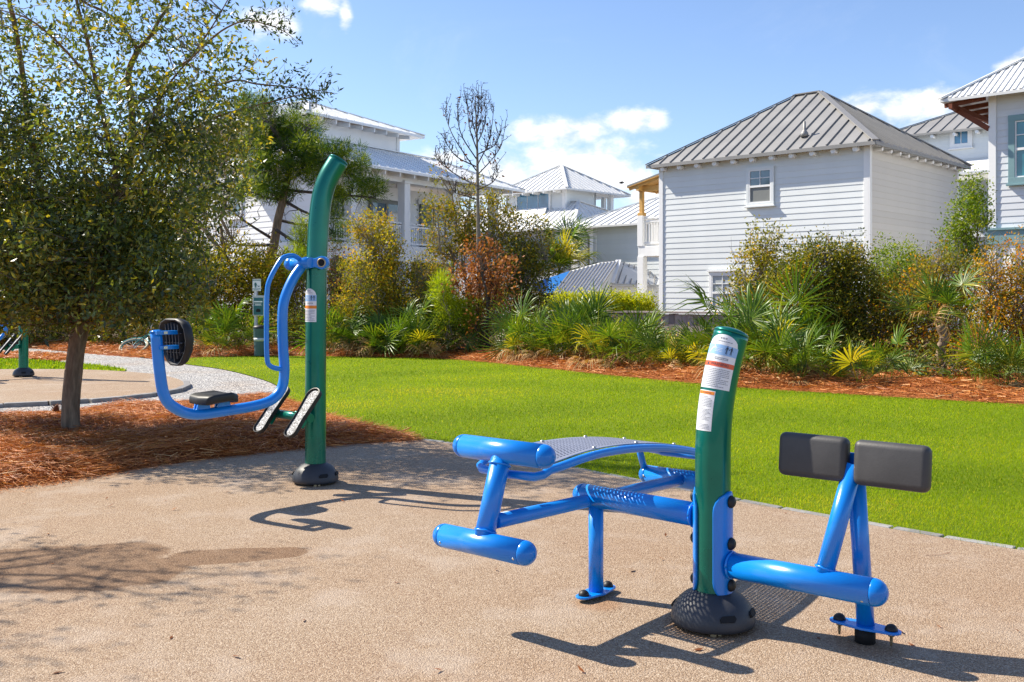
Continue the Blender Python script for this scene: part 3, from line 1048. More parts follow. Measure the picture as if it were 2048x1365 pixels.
def seams_on(roof, poly, e, up, n, step, mat, hgt=0.045, wd=0.03, off=0.0, inset=0.12):
    """standing seams running up a roof facet"""
    poly = [np.asarray(p, float) for p in poly]
    o = poly[0]
    P = [(float((p - o) @ e), float((p - o) @ up)) for p in poly]
    xs = [p[0] for p in P]
    x = min(xs) + off
    while x < max(xs) - 0.03:
        ys = []
        for i in range(len(P)):
            a, b = P[i], P[(i + 1) % len(P)]
            if (a[0] - x) * (b[0] - x) < 0:
                ys.append(a[1] + (b[1] - a[1]) * (x - a[0]) / (b[0] - a[0]))
        if len(ys) >= 2:
            y0, y1 = min(ys) + 0.01, max(ys) - inset
            if y1 - y0 > 0.15:
                mb = MB()
                mb.obox(o + e * x + up * (y0 + y1) / 2 + n * hgt / 2, (wd / 2, (y1 - y0) / 2, hgt / 2), [e, up, n])
                mb.build('seam', mat, roof)
        x += step


def hip_roof(house, corners, zE, ridge, zR, mat, seam_faces=(0,), step=0.42, t=0.09, capmat=None, seam_mat=None, hgt=0.045, wd=0.03):
    """corners: four plan points in order (face k lies between corner k and k+1); ridge: two plan points; faces 0 and 2 meet the long ridge"""
    C = [v3(p, zE) for p in corners]; R0, R1 = v3(ridge[0], zR), v3(ridge[1], zR)
    faces = [[C[0], C[1], R1, R0], [C[1], C[2], R1], [C[2], C[3], R0, R1], [C[3], C[0], R0]]
    mb = MB()
    allp = C + [R0, R1] + [p - UP * t for p in C + [R0, R1]]
    mb.add(allp, [(0, 1, 5, 4), (1, 2, 5), (2, 3, 4, 5), (3, 0, 4), (7, 6, 10, 11), (8, 7, 11), (9, 8, 11, 10), (6, 9, 10),
                  (0, 6, 7, 1), (1, 7, 8, 2), (2, 8, 9, 3), (3, 9, 6, 0)], False)
    roof = mb.build('roof', mat, house)
    mb = MB()
    for a, b in ((C[0], R0), (C[1], R1), (C[2], R1), (C[3], R0), (R0, R1)):
        if np.linalg.norm(a - b) > 0.05:
            d = unit(b - a); s = unit(np.cross(d, UP)); u = np.cross(s, d)
            mb.obox((a + b) / 2 + u * 0.035, (np.linalg.norm(b - a) / 2, 0.11, 0.02), [d, s, u])
    mb.build('ridge_cap', capmat or mat, roof)
    for k in seam_faces:
        f = faces[k]
        e = unit(f[1] - f[0]); n = unit(np.cross(e, f[2] - f[0]))
        if n[2] < 0:
            n = -n
        up = unit(np.cross(n, e))
        if up[2] < 0:
            up = -up
        seams_on(roof, f, e, up, n, step, seam_mat or mat, hgt, wd, step * 0.5)
    return roof


FD = np.array([-0.73, 0.683])      # along the street fronts, going left and away
GD = np.array([0.683, 0.73])       # into the plots, going right and away


def railing(house, p0, p1, z0, z1, mat, nb, name='railing', lower=0.12):
    e = unit(np.append(np.asarray(p1) - np.asarray(p0), 0)); W = np.linalg.norm(np.asarray(p1) - np.asarray(p0))
    n = np.array([-e[1], e[0], 0])
    mb = MB()
    c = (v3(p0, 0) + v3(p1, 0)) / 2
    mb.obox(c + UP * z1, (W / 2, 0.06, 0.03), [e, n, UP])
    rail = mb.build(name, mat, house)
    for zz in (z1 - 0.13, z0 + lower):
        mb = MB(); mb.obox(c + UP * zz, (W / 2, 0.03, 0.035), [e, n, UP]); mb.build('rail', mat, rail)
    for k in range(nb):
        mb = MB()
        q = v3(p0, 0) + e * W * (k + 0.5) / nb
        mb.obox(q + UP * (z0 + lower + z1 - 0.13) / 2, (0.02, 0.02, (z1 - 0.13 - z0 - lower) / 2 - 0.03), [e, n, UP])
        mb.build('baluster', mat, rail)
    return rail


# ---- pale house with the grey metal roof
def main_house():
    C = np.array([11.48, 32.0]); Wf, Wg = 8.1, 7.95
    zT = 6.28
    h = thing('house', 'pale two storey lap board house with grey standing seam roof and timber balcony', 'house', (C[0], C[1], 0))
    L = C + FD * Wf; Rr = C + GD * Wg; Bk = L + GD * Wg
    wf = wall(h, C, L, 0.0, zT, -GD, M['white_wall'], sp=0.205)
    wall(h, C, Rr, 0.0, zT, -FD, M['shaded_wall'], sp=0.205)
    wall(h, L, Bk, 0.0, zT, FD, M['white_wall'], planks=False)
    wall(h, Rr, Bk, 0.0, zT, GD, M['white_wall'], planks=False)
    trim_board(h, C, 0, zT, FD, -GD, 0.16, 0.055)
    trim_board(h, C + (-GD) * 0.055, 0, zT, GD, -FD, 0.16, 0.055)
    trim_board(h, L - FD * 0.18, 0, zT, FD, -GD, 0.18, 0.055)
    trim_board(h, Rr - GD * 0.14, 0, zT, GD, -FD, 0.14, 0.055)
    # frieze under the eaves
    for p, q, n in ((C, L, -GD), (C, Rr, -FD)):
        e = unit(np.append(q - p, 0)); nn = np.append(n, 0)
        mb = MB(); mb.obox((v3(p, 0) + v3(q, 0)) / 2 + nn * 0.02 + UP * (zT - 0.09), (np.linalg.norm(q - p) / 2 - 0.2, 0.016, 0.08), [e, nn, UP])
        mb.build('frieze', M['trim'], h)
    ov = 0.36
    co = [C - FD * ov - GD * ov, L + FD * ov - GD * ov, Bk + FD * ov + GD * ov, Rr - FD * ov + GD * ov]
    mid = C + FD * Wf / 2 + GD * Wg / 2
    hip_roof(h, co, zT - 0.06, [mid - FD * 0.45, mid + FD * 0.55], 8.95, M['roof_grey'], (0, 3), 0.47, 0.1, hgt=0.05, wd=0.035)
    rf = [o for o in h.children if o.name.startswith('roof')][0]
    # gutter edge and rounded rafter tails
    mb = MB()
    for a, b in ((co[0], co[1]), (co[3], co[0])):
        e = unit(np.append(b - a, 0))
        mb.obox((v3(a, 0) + v3(b, 0)) / 2 + UP * (zT - 0.12), (np.linalg.norm(b - a) / 2, 0.02, 0.06), [e, np.array([-e[1], e[0], 0]), UP])
    mb.build('fascia', M['roof_grey'], rf)
    for k in range(11):
        p = C + FD * (0.35 + k * 0.745)
        mb = MB()
        mb.tube([v3(p, zT - 0.22) , v3(p - GD * (ov - 0.06), zT - 0.24)], 0.085, 10)
        mb.build('rafter_tail', M['trim'], h)
    for k in range(11):
        p = C + GD * (0.35 + k * 0.73)
        mb = MB()
        mb.tube([v3(p, zT - 0.22), v3(p - FD * (ov - 0.06), zT - 0.24)], 0.07, 8)
        mb.build('rafter_tail', M['trim'], h)
    # vent pipe on the roof
    b = AT(1609, 268, 34.0); nrm = unit(np.append(-GD * 0.5, 0.86))
    mb = MB()
    mb.lathe([(0.14, -0.1), (0.13, 0.02), (0.06, 0.12), (0.05, 0.14), (0.045, 0.42), (0.0, 0.43)], b, UP, 12)
    mb.build('vent_pipe', M['roof_grey'], rf)
    # windows
    window(h, v3(C + FD * 3.86, 5.12) - np.append(GD, 0) * 0.03, FD, -GD, 1.06, 1.36, M['white_wall'], M['glass'], (2, 2), True, inner=M['trim'])
    window(h, v3(C + FD * 5.35, 1.42) - np.append(GD, 0) * 0.03, FD, -GD, 1.1, 1.5, M['trim'], M['blind'], (2, 2), False, head=True)
    # porch and balcony on the left flank
    pw, pd = 1.55, 4.5
    A0 = L + GD * 0.75
    A1 = A0 + FD * pw; B1 = A1 + GD * pd
    mb = MB()
    ctr = A0 + FD * (pw / 2 + 0.02) + GD * pd / 2
    mb.obox(v3(ctr, 3.05), (pw / 2 - 0.03, pd / 2, 0.2), [np.append(FD, 0), np.append(GD, 0), UP])
    mb.build('balcony_floor', M['trim'], h, bevel=0.01)
    for q, w_, z0, z1, mt, nm in ((A1 - FD * 0.14 + GD * 0.1, 0.14, 0, 2.85, M['trim'], 'column'), (A0 + FD * 0.2 + GD * 0.1, 0.17, 0, 2.85, M['trim'], 'column'),
                              (A1 - FD * 0.12 + GD * 0.1, 0.13, 3.25, 4.45, M['trim'], 'rail_post'), (A0 + FD * 0.2 + GD * 0.1, 0.17, 3.25, 4.35, M['trim'], 'rail_post'),
                              (A1 - FD * 0.12 + GD * 0.1, 0.075, 4.45, 5.62, M['timber'], 'timber_post'), (A0 + FD * 0.22 + GD * 0.1, 0.075, 4.35, 5.62, M['timber'], 'timber_post'),
                              (B1 - FD * 0.12 - GD * 0.1, 0.075, 4.45, 5.62, M['timber'], 'timber_post'), (B1 - FD * 0.12 - GD * 0.1, 0.13, 0, 2.85, M['trim'], 'column'),
                              (B1 - FD * 0.12 - GD * 0.1, 0.13, 3.25, 4.45, M['trim'], 'rail_post')):
        mb = MB()
        mb.obox(v3(q, (z0 + z1) / 2), (w_, w_, (z1 - z0) / 2), [np.append(FD, 0), np.append(GD, 0), UP])
        if nm == 'timber_post':
            mb.obox(v3(q, z0 + 0.06), (w_ + 0.05, w_ + 0.05, 0.06), [np.append(FD, 0), np.append(GD, 0), UP])
        mb.build(nm, mt, h, bevel=0.01)
    railing(h, A1 - FD * 0.25 + GD * 0.1, A0 + FD * 0.37 + GD * 0.1, 3.25, 4.35, M['trim'], 7)
    railing(h, A1 - FD * 0.12 + GD * 0.3, B1 - FD * 0.12 - GD * 0.3, 3.25, 4.35, M['trim'], 18)
    # shed roof of the balcony with open timber framing
    e0, e1 = A0 - GD * 0.25, A0 + GD * (pd + 0.3)
    zi, zo = 6.0, 5.55
    ox = pw + 0.35
    pr = MB()
    pts = [v3(e0, zi + .1), v3(e0 + FD * ox, zo + .1), v3(e1 + FD * ox, zo + .1), v3(e1, zi + .1)]
    pr.slab(pts, UP, 0.06)
    pro = pr.build('balcony_roof', M['roof_grey'], h)
    for k in range(6):
        q = e0 + GD * (0.1 + k * 0.9)
        mb = MB(); a, b = v3(q, zi - 0.03), v3(q + FD * (ox - 0.05), zo - 0.03)
        d = unit(b - a); s = np.append(GD, 0)
        mb.obox((a + b) / 2, (np.linalg.norm(b - a) / 2, 0.03, 0.07), [d, s, np.cross(d, s)])
        mb.build('rafter', M['timber'], pro)
    for q in (A1 - FD * 0.12,):
        mb = MB(); mb.obox(v3(q + GD * pd / 2, 5.52), (0.06, pd / 2 + 0.2, 0.1), [np.append(FD, 0), np.append(GD, 0), UP])
        mb.build('beam', M['timber'], pro)
    mb = MB(); mb.obox(v3((A0 + A1) / 2 + GD * 0.1, 5.5), (pw / 2, 0.06, 0.1), [np.append(FD, 0), np.append(GD, 0), UP])
    mb.build('beam', M['timber'], pro)
    mb = MB(); mb.slab([v3(e0, zi + .03), v3(e0 + FD * ox, zo + .03), v3(e1 + FD * ox, zo + .03), v3(e1, zi + .03)], UP, 0.03)
    mb.build('boarding', M['timber'], pro)
    return h


main_house()


# ---- house at the right border
def right_house():
    C = np.array([13.42, 28.0]); zT = 6.95
    h = thing('house', 'grey lap board house with teal window at the right border', 'house', (C[0], C[1], 0))
    Wd = 7.5
    Rt = C - FD * Wd; Bk = C + GD * 8
    wall(h, C, Rt, 3.15, zT, -GD, M['grey_wall'], sp=0.185)
    wall(h, C, Rt, 0.0, 2.75, -GD, M['bright_wall'], planks=False, name='lower_wall')
    wall(h, C, Bk, 0.0, zT, FD, M['grey_wall'], planks=False)
    wall(h, Rt, Rt + GD * 8, 0.0, zT, -FD, M['grey_wall'], planks=False)
    trim_board(h, C, 2.9, zT, -FD, -GD, 0.2, 0.06)
    e = np.append(-FD, 0); n = np.append(-GD, 0)
    mb = MB(); mb.obox(v3(C, 2.95) + e * Wd / 2 + n * 0.04, (Wd / 2 + 0.05, 0.06, 0.2), [e, n, UP]); mb.build('band_board', M['teal'], h)
    mb = MB(); mb.obox(v3(C, 3.17) + e * Wd / 2 + n * 0.06, (Wd / 2 + 0.08, 0.09, 0.03), [e, n, UP]); mb.build('drip_cap', M['teal'], h)
    for k, d in enumerate((0.0, 0.55, 1.15, 1.9, 2.7)):
        trim_board(h, C - FD * d, 0, 2.75, -FD, -GD, 0.16 if k else 0.2, 0.06, M['trim'], 'batten')
    window(h, v3(C - FD * 1.28, 5.35) + n * 0.03, -FD, -GD, 1.5, 1.9, M['teal'], M['glass_teal'], (1, 2), False, fw=0.17, proud=0.08)
    ov, ol = 0.55, 1.15
    co = [Rt - FD * 0.6 - GD * ov, C + FD * ol - GD * ov, Bk + FD * ol + GD * 0.6, Rt + GD * 8.6 - FD * 0.6]
    mid = C - FD * Wd / 2 + GD * 4
    rf = hip_roof(h, [co[1], co[0], co[3], co[2]], zT - 0.05, [mid + FD * 1.2, mid - FD * 1.2], 9.7, M['roof_far'], (0,), 0.17, 0.08, hgt=0.03, wd=0.07)
    # exposed stained rafters under the left overhang
    for k in range(6):
        q = C + GD * (0.0 + k * 0.9) - GD * 0.3
        mb = MB(); a, b = v3(q, zT - 0.12), v3(q + FD * (ol - 0.04), zT - 0.2)
        d = unit(b - a); s = np.append(GD, 0)
        mb.obox((a + b) / 2, (np.linalg.norm(b - a) / 2, 0.035, 0.06), [d, s, np.cross(d, s)])
        mb.build('rafter', M['rust_timber'], rf)
    for o_ in (0.85,):
        mb = MB(); mb.obox(v3(C + FD * o_ + GD * 2, zT - 0.28), (0.05, 2.6, 0.07), [np.append(FD, 0), np.append(GD, 0), UP]); mb.build('purlin', M['rust_timber'], rf)
    mb = MB()
    a, b = v3(C - GD * 0.02, zT - 0.95), v3(C + FD * (ol - 0.2) - GD * 0.02, zT - 0.25)
    d = unit(b - a); s = np.append(GD, 0)
    mb.obox((a + b) / 2, (np.linalg.norm(b - a) / 2, 0.06, 0.07), [d, s, np.cross(d, s)])
    mb.build('brace', M['rust_timber'], rf)


right_house()


# ---- tall house behind on the right
def back_right_house():
    D0 = 44.0
    Lc = np.array([(1770 - CXP) / FPX * 48.5, 48.5])
    Rc = Lc - FD * 12
    zT = 9.0
    h = thing('house', 'tall pale house with grey seamed roof and one small square window behind the grey roof', 'house', (Lc[0], Lc[1], 0))
    wall(h, Lc, Rc, 4.0, zT, -GD, M['white_wall'], sp=0.24)
    wall(h, Lc, Lc + GD * 9, 4.0, zT, FD, M['white_wall'], planks=False)
    wall(h, Rc, Rc + GD * 9, 4.0, zT, -FD, M['white_wall'], planks=False)
    mb = MB(); mb.obox(v3(Lc - FD * 6 + GD * 4.5, 2.0), (5.8, 4.3, 2.0), [np.append(FD, 0), np.append(GD, 0), UP]); mb.build('lower_storey', M['white_wall'], h)
    co = [Lc + FD * 0.5 - GD * 0.5, Rc - FD * 0.5 - GD * 0.5, Rc - FD * 0.5 + GD * 9.5, Lc + FD * 0.5 + GD * 9.5]
    rm = Lc + GD * 4.5
    hip_roof(h, co, zT - 0.05, [rm - FD * 5.2, rm - FD * 6.8], 11.3, M['roof_grey'], (0,), 0.6, 0.1, hgt=0.05, wd=0.04)
    for k in range(12):
        q = Lc - FD * (0.4 + k * 1.0)
        mb = MB(); mb.tube([v3(q, zT - 0.22), v3(q - GD * 0.45, zT - 0.24)], 0.08, 8); mb.build('rafter_tail', M['trim'], h)
    # window: find where the sight line meets the wall
    u, v = 1923, 276
    dx = (u - CXP) / FPX
    # Lc - FD s : x = dx*y
    s = (dx * Lc[1] - Lc[0]) / (-FD[0] + dx * FD[1])
    q = Lc - FD * s
    z = CAM_H + (HOR - v) * q[1] / FPX
    window(h, v3(q, z) - np.append(GD, 0) * 0.03, FD, -GD, 1.0, 0.95, M['trim'], M['glass_blue'], (2, 1), None, fw=0.17, sill=True)
    # low side roof between the two houses
    s = (((1945 - CXP) / FPX) * Lc[1] - Lc[0]) / (-FD[0] + ((1945 - CXP) / FPX) * FD[1])
    q = Lc - FD * s - GD * 0.3
    mb = MB()
    zz = CAM_H + (HOR - 338) * q[1] / FPX
    mb.slab([v3(q + FD * 2.5, zz + .35), v3(q - FD * 2.5, zz + .35), v3(q - FD * 2.5 - GD * 1.6, zz - 0.3), v3(q + FD * 2.5 - GD * 1.6, zz - 0.3)], UP, 0.1)
    mb.build('side_roof', M['roof_far'], h)


back_right_house()


# ---- white three storey house on the left
def white_house():
    T = np.array([0.545, 0.838]); N = np.array([-0.838, 0.545])       # along the balcony front, and into the house
    O = np.array([-6.8, 42.0])
    h = thing('house', 'white three storey house with white metal roofs and columned balcony', 'house', (O[0], O[1], 0))
    K = O - T * 1.9                                                    # front corner
    E2 = O + T * 11.0
    zF, zT = 3.55, 6.5
    ax = [np.append(T, 0), np.append(N, 0), UP]
    # left flank, lapped boards, facing the sun
    wall(h, K, K + FD * 13, 0.6, 6.75, -GD, M['bright_wall'], sp=0.245)
    trim_board(h, K, 0, 6.7, FD, -GD, 0.18, 0.06)
    # recessed balcony wall, ground floor wall, floor and ceiling
    wall(h, K + N * 2.3, E2 + N * 2.3, zF, zT, -N, M['bright_wall'], planks=False, name='balcony_wall')
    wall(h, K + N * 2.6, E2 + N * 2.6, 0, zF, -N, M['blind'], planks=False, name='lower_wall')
    mb = MB(); mb.obox(v3(K + T * 6.45 + N * 1.2, zF - 0.35), (6.5, 1.35, 0.35), ax); mb.build('balcony_floor', M['trim'], h)
    mb = MB(); mb.obox(v3(K + T * 6.45 + N * 0.02, zT + 0.12), (6.45, 0.13, 0.22), ax); mb.build('beam', M['trim'], h)
    mb = MB(); mb.obox(v3(K + T * 6.45 + N * 1.3, zT + 0.25), (6.4, 1.15, 0.03), ax); mb.build('ceiling', M['trim'], h)
    cols = [-1.75, 0, 3.53, 7.15, 10.7]
    for d in cols:
        q = O + T * d
        mb = MB(); mb.obox(v3(q, (zF + zT) / 2), (0.2, 0.2, (zT - zF) / 2), ax)
        mb.obox(v3(q, zT - 0.08), (0.25, 0.25, 0.06), ax)
        mb.build('column', M['trim'], h, bevel=0.01)
        mb = MB(); mb.obox(v3(q, (zF - .7) / 2), (0.24, 0.24, (zF - .7) / 2), ax); mb.build('lower_column', M['trim'], h)
    for a, b, nb in ((-1.5, -0.22, 9), (0.22, 3.31, 22), (3.75, 6.93, 22), (7.37, 10.48, 20)):
        railing(h, O + T * a, O + T * b, zF, zF + 1.02, M['trim'], nb)
    # dark panels put in for the shade inside the open bays below
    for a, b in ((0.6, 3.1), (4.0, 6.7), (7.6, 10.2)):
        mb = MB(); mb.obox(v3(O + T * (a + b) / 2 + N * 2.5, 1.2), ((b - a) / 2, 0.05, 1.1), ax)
        mb.build('opening_shade', M['screen'], h)
    # doors and window behind the balcony
    for d, w_, nm in ((1.9, 1.3, 'window'), (4.9, 2.4, 'french_door'), (8.6, 2.2, 'french_door')):
        q = O + T * d + N * 2.2
        z0, z1 = (zF + 0.05, zF + 2.3)
        mb = MB()
        for s in (-1, 1):
            mb.obox(v3(q + T * s * (w_ / 2 - 0.09), (z0 + z1) / 2), (0.09, 0.06, (z1 - z0) / 2), ax)
        mb.obox(v3(q, (z0 + z1) / 2), (0.07, 0.058, (z1 - z0) / 2), ax)
        mb.obox(v3(q, z1 - 0.08), (w_ / 2, 0.062, 0.09), ax)
        fr = mb.build(nm, M['screen'], h)
        for s in (-1, 1):
            mb = MB(); mb.obox(v3(q + T * s * w_ / 4, (z0 + z1) / 2), (w_ / 4 - 0.1, 0.03, (z1 - z0) / 2 - 0.08), ax)
            mb.build('pane', M['glass'], fr)
        mb = MB(); mb.obox(v3(q, z1 + 0.14) - np.append(N, 0) * 0.02, (w_ / 2 + 0.15, 0.05, 0.12), ax); mb.build('head_trim', M['trim'], fr)
    # lower roof over the balcony
    a0, a1 = K - T * 0.7 - N * 0.8, E2 + T * 1.5 - N * 0.8
    b0, b1 = K - T * 0.7 + N * 3.4, E2 + T * 1.5 + N * 6
    zE = 6.82
    mid0, mid1 = K + T * 2.2 + N * 2.4, E2 - T * 2.2 + N * 2.4
    rf = hip_roof(h, [a0, a1, b1 - N * 0.4, b0 + N * 2.2], zE, [mid0, mid1], 8.25, M['roof_white'], (0,), 0.55, 0.12, hgt=0.04, wd=0.03)
    for k in range(14):
        q = O + T * (-1.6 + k * 1.0)
        mb = MB(); a, b = v3(q, zE - 0.1), v3(q - N * 0.72, zE - 0.2)
        d = unit(b - a); s = np.append(T, 0)
        mb.obox((a + b) / 2, (np.linalg.norm(b - a) / 2, 0.04, 0.09), [d, s, np.cross(d, s)]); mb.build('rafter_tail', M['trim'], rf)
    # tall block
    B0 = O + N * 2.5 - T * 0.15
    B1 = B0 + T * 6.35
    zB = 9.15
    wall(h, B0, B1, 6.0, zB, -N, M['bright_wall'], planks=False, name='upper_wall')
    wall(h, B0, B0 + FD * 11, 0.3, zB, -GD, M['bright_wall'], sp=0.245, name='upper_wall', zfrom=6.6)
    wall(h, B1, B1 + N * 11, 0.3, zB, T, M['bright_wall'], planks=False, name='upper_wall')
    trim_board(h, B0, 6.5, zB, T, -N, 0.2, 0.06)
    trim_board(h, B1 - T * 0.2, 6.5, zB, T, -N, 0.2, 0.06)
    c = [B0 - T * 0.8 - N * 0.85, B1 + T * 0.95 - N * 0.85, B1 + T * 0.95 + N * 11.8, B0 - T * 0.8 + N * 11.8]
    # the ridge runs into the house
    r0, r1 = B0 + T * 3.1 + N * 3.0, B0 + T * 3.1 + N * 8
    C4 = [c[3], c[0], c[1], c[2]]
    rf2 = hip_roof(h, C4, zB, [r1, r0], 10.55, M['roof_white'], (0, 1), 0.55, 0.12, hgt=0.04, wd=0.03)
    for k in range(8):
        q = B0 + T * (0.3 + k * 0.85)
        mb = MB(); a, b = v3(q, zB - 0.1), v3(q - N * 0.75, zB - 0.2)
        d = unit(b - a); s = np.append(T, 0)
        mb.obox((a + b) / 2, (np.linalg.norm(b - a) / 2, 0.04, 0.09), [d, s, np.cross(d, s)]); mb.build('rafter_tail', M['trim'], rf2)
    mb = MB(); mb.tube([v3(B0 + T * 1.9 + N * 1.2, 9.9), v3(B0 + T * 1.9 + N * 1.2, 10.5)], 0.04, 8); mb.build('vent_pipe', M['roof_grey'], rf2)
    window(h, v3(B0 + T * 0.62, 8.2) - np.append(N, 0) * 0.03, T, -N, 0.85, 1.3, M['trim'], M['glass_blue'], (2, 2), False, fw=0.06)
    # window in the boarded flank
    u, v = 471, 408
    dx = (u - CXP) / FPX
    s = (dx * K[1] - K[0]) / (FD[0] - dx * FD[1]); q = K + FD * s
    z = CAM_H + (HOR - v) * q[1] / FPX
    window(h, v3(q, z) - np.append(GD, 0) * 0.03, FD, -GD, 1.25, 1.35, M['trim'], M['glass'], (2, 2), False)


white_house()


# ---- house with the square lookout, mid picture
def tower_house():
    T0 = np.array([(1130 - CXP) / FPX * 60, 60.0])
    h = thing('house', 'pale house with a square lookout storey and awning shutter over ribbed roofs', 'house', (T0[0], T0[1], 0))
    ax = [np.append(FD, 0), np.append(GD, 0), UP]
    zb, zT = 5.6, 7.75
    wl, wr = 4.9, 3.0
    wall(h, T0, T0 + FD * wl, zb, zT, -GD, M['white_wall'], planks=False, name='upper_wall')
    wall(h, T0, T0 + GD * wr, zb - .6, zT, -FD, M['white_wall'], planks=False, name='upper_wall')
    wall(h, T0 + FD * wl, T0 + FD * wl + GD * 4.5, zb, zT, FD, M['white_wall'], planks=False, name='upper_wall')
    wall(h, T0 + GD * wr, T0 + GD * wr + FD * wl, zb - .6, zT, GD, M['white_wall'], planks=False, name='upper_wall')
    trim_board(h, T0, zb, zT, FD, -GD, 0.2, 0.05); trim_board(h, T0 - GD * 0.05, zb, zT, GD, -FD, 0.2, 0.05)
    q = T0 + GD * (wr + 1.6) + FD * 0.1
    mb = MB(); mb.obox(v3(q, (4.2 + zT) / 2), (0.15, 0.15, (zT - 4.2) / 2), ax); mb.build('column', M['trim'], h)
    q = T0 + GD * (wr + 1.3) + FD * 0.4
    mb = MB(); mb.obox(v3(q, (4.2 + zT) / 2), (0.12, 0.12, (zT - 4.2) / 2), ax); mb.build('column', M['trim'], h)
    mb = MB(); mb.obox(v3(T0 + GD * (wr + 0.8) + FD * 0.3, zT - 0.1), (0.2, 1.0, 0.1), ax); mb.build('beam', M['trim'], h)
    ov = 0.7
    W2 = wr + 2.0
    co = [T0 - FD * ov - GD * ov, T0 + FD * (wl + ov) - GD * ov, T0 + FD * (wl + ov) + GD * (W2 + ov), T0 - FD * ov + GD * (W2 + ov)]
    md = T0 + FD * wl / 2 + GD * W2 / 2
    hip_roof(h, co, zT - 0.02, [md - FD * 0.05, md + FD * 0.05], 9.6, M['roof_far'], (0, 3), 0.42, 0.1, hgt=0.05, wd=0.04)
    for k in range(6):
        q = T0 + FD * (0.3 + k * 0.85)
        mb = MB(); mb.obox(v3(q - GD * 0.35, zT - 0.16), (0.04, 0.35, 0.07), ax); mb.build('rafter_tail', M['trim'], h)
    # awning window propped open
    wc = v3(T0 + FD * 2.55 - GD * 0.04, 6.9)
    window(h, wc, FD, -GD, 2.9, 1.75, M['trim'], M['glass_blue'], (3, 1), None, fw=0.1)
    e, n = np.append(FD, 0), np.append(-GD, 0)
    up = unit(UP * 0.8 - n * 0.42)
    mb = MB()
    b0 = wc - UP * 0.88 + n * 0.62
    for s in (-1, 0, 1):
        mb.obox(b0 + e * s * 1.3 + up * 0.35, (0.06, 0.03, 0.4), [e, np.cross(up, e), up])
    for k in range(8):
        mb.obox(b0 + up * (0.02 + k * 0.1), (1.34, 0.012, 0.035), [e, np.cross(up, e), up])
    mb.build('awning_shutter', M['trim'], h)
    # main roof below the lookout
    zE = 5.3
    P0 = T0 - FD * 2.2 - GD * 1.9
    co = [P0, P0 + FD * 15, P0 + FD * 15 + GD * 11, P0 + GD * 11]
    rd = T0 - FD * 0.55 + GD * 0.6
    hip_roof(h, co, zE, [rd, rd + FD * 10], 7.0, M['roof_far'], (0, 3), 0.42, 0.12, hgt=0.05, wd=0.04)
    wall(h, P0 + GD * 0.8 + FD * 0.8, P0 + GD * 0.8 + FD * 14, 0, zE, -GD, M['grey_wall'], planks=False)
    wall(h, P0 + GD * 0.8 + FD * 0.8, P0 + GD * 10.5 + FD * 0.8, 0, zE, -FD, M['grey_wall'], planks=False)
    mb = MB()
    q = P0 + GD * 0.72 + FD * 3.0
    mb.obox(v3(q, 4.1), (3.2, 0.05, 0.5), ax); mb.build('window_band', M['glass_teal'], h)
    # wing nearer the street
    Wc = np.array([(1187 - CXP) / FPX * 51, 51.0])
    zW = 4.85
    wall(h, Wc, Wc - FD * 8, 0, zW, -GD, M['white_wall'], sp=0.26, name='wing_wall')
    wall(h, Wc, Wc + GD * 6, 0, zW, FD, M['white_wall'], planks=False, name='wing_wall')
    trim_board(h, Wc, 0, zW, -FD, -GD, 0.2, 0.05)
    a = Wc + FD * 2.0 - GD * 0.6
    co = [Wc - FD * 9 - GD * 0.6, a, a + GD * 8, Wc - FD * 9 + GD * 7.4]
    md = Wc - FD * 3.0 + GD * 3.4
    rr = hip_roof(h, [a, co[0], co[3], co[2]], zW, [md + FD * 1.2, md - FD * 4], 6.5, M['roof_far'], (0,), 0.45, 0.1, hgt=0.05, wd=0.04)
    for d in (0.75, 1.35):
        q = Wc + FD * d + GD * 0.1
        mb = MB(); mb.obox(v3(q, zW / 2), (0.13, 0.13, zW / 2), ax); mb.build('column', M['trim'], h)
    mb = MB(); mb.tube([v3(Wc + FD * 0.3 - GD * 0.5, zW - 0.1), v3(Wc + FD * 0.2 - GD * 0.15, zW - 0.5), v3(Wc + FD * 0.2 - GD * 0.15, 0.3)], 0.06, 8); mb.build('downspout', M['roof_grey'], h)


tower_house()


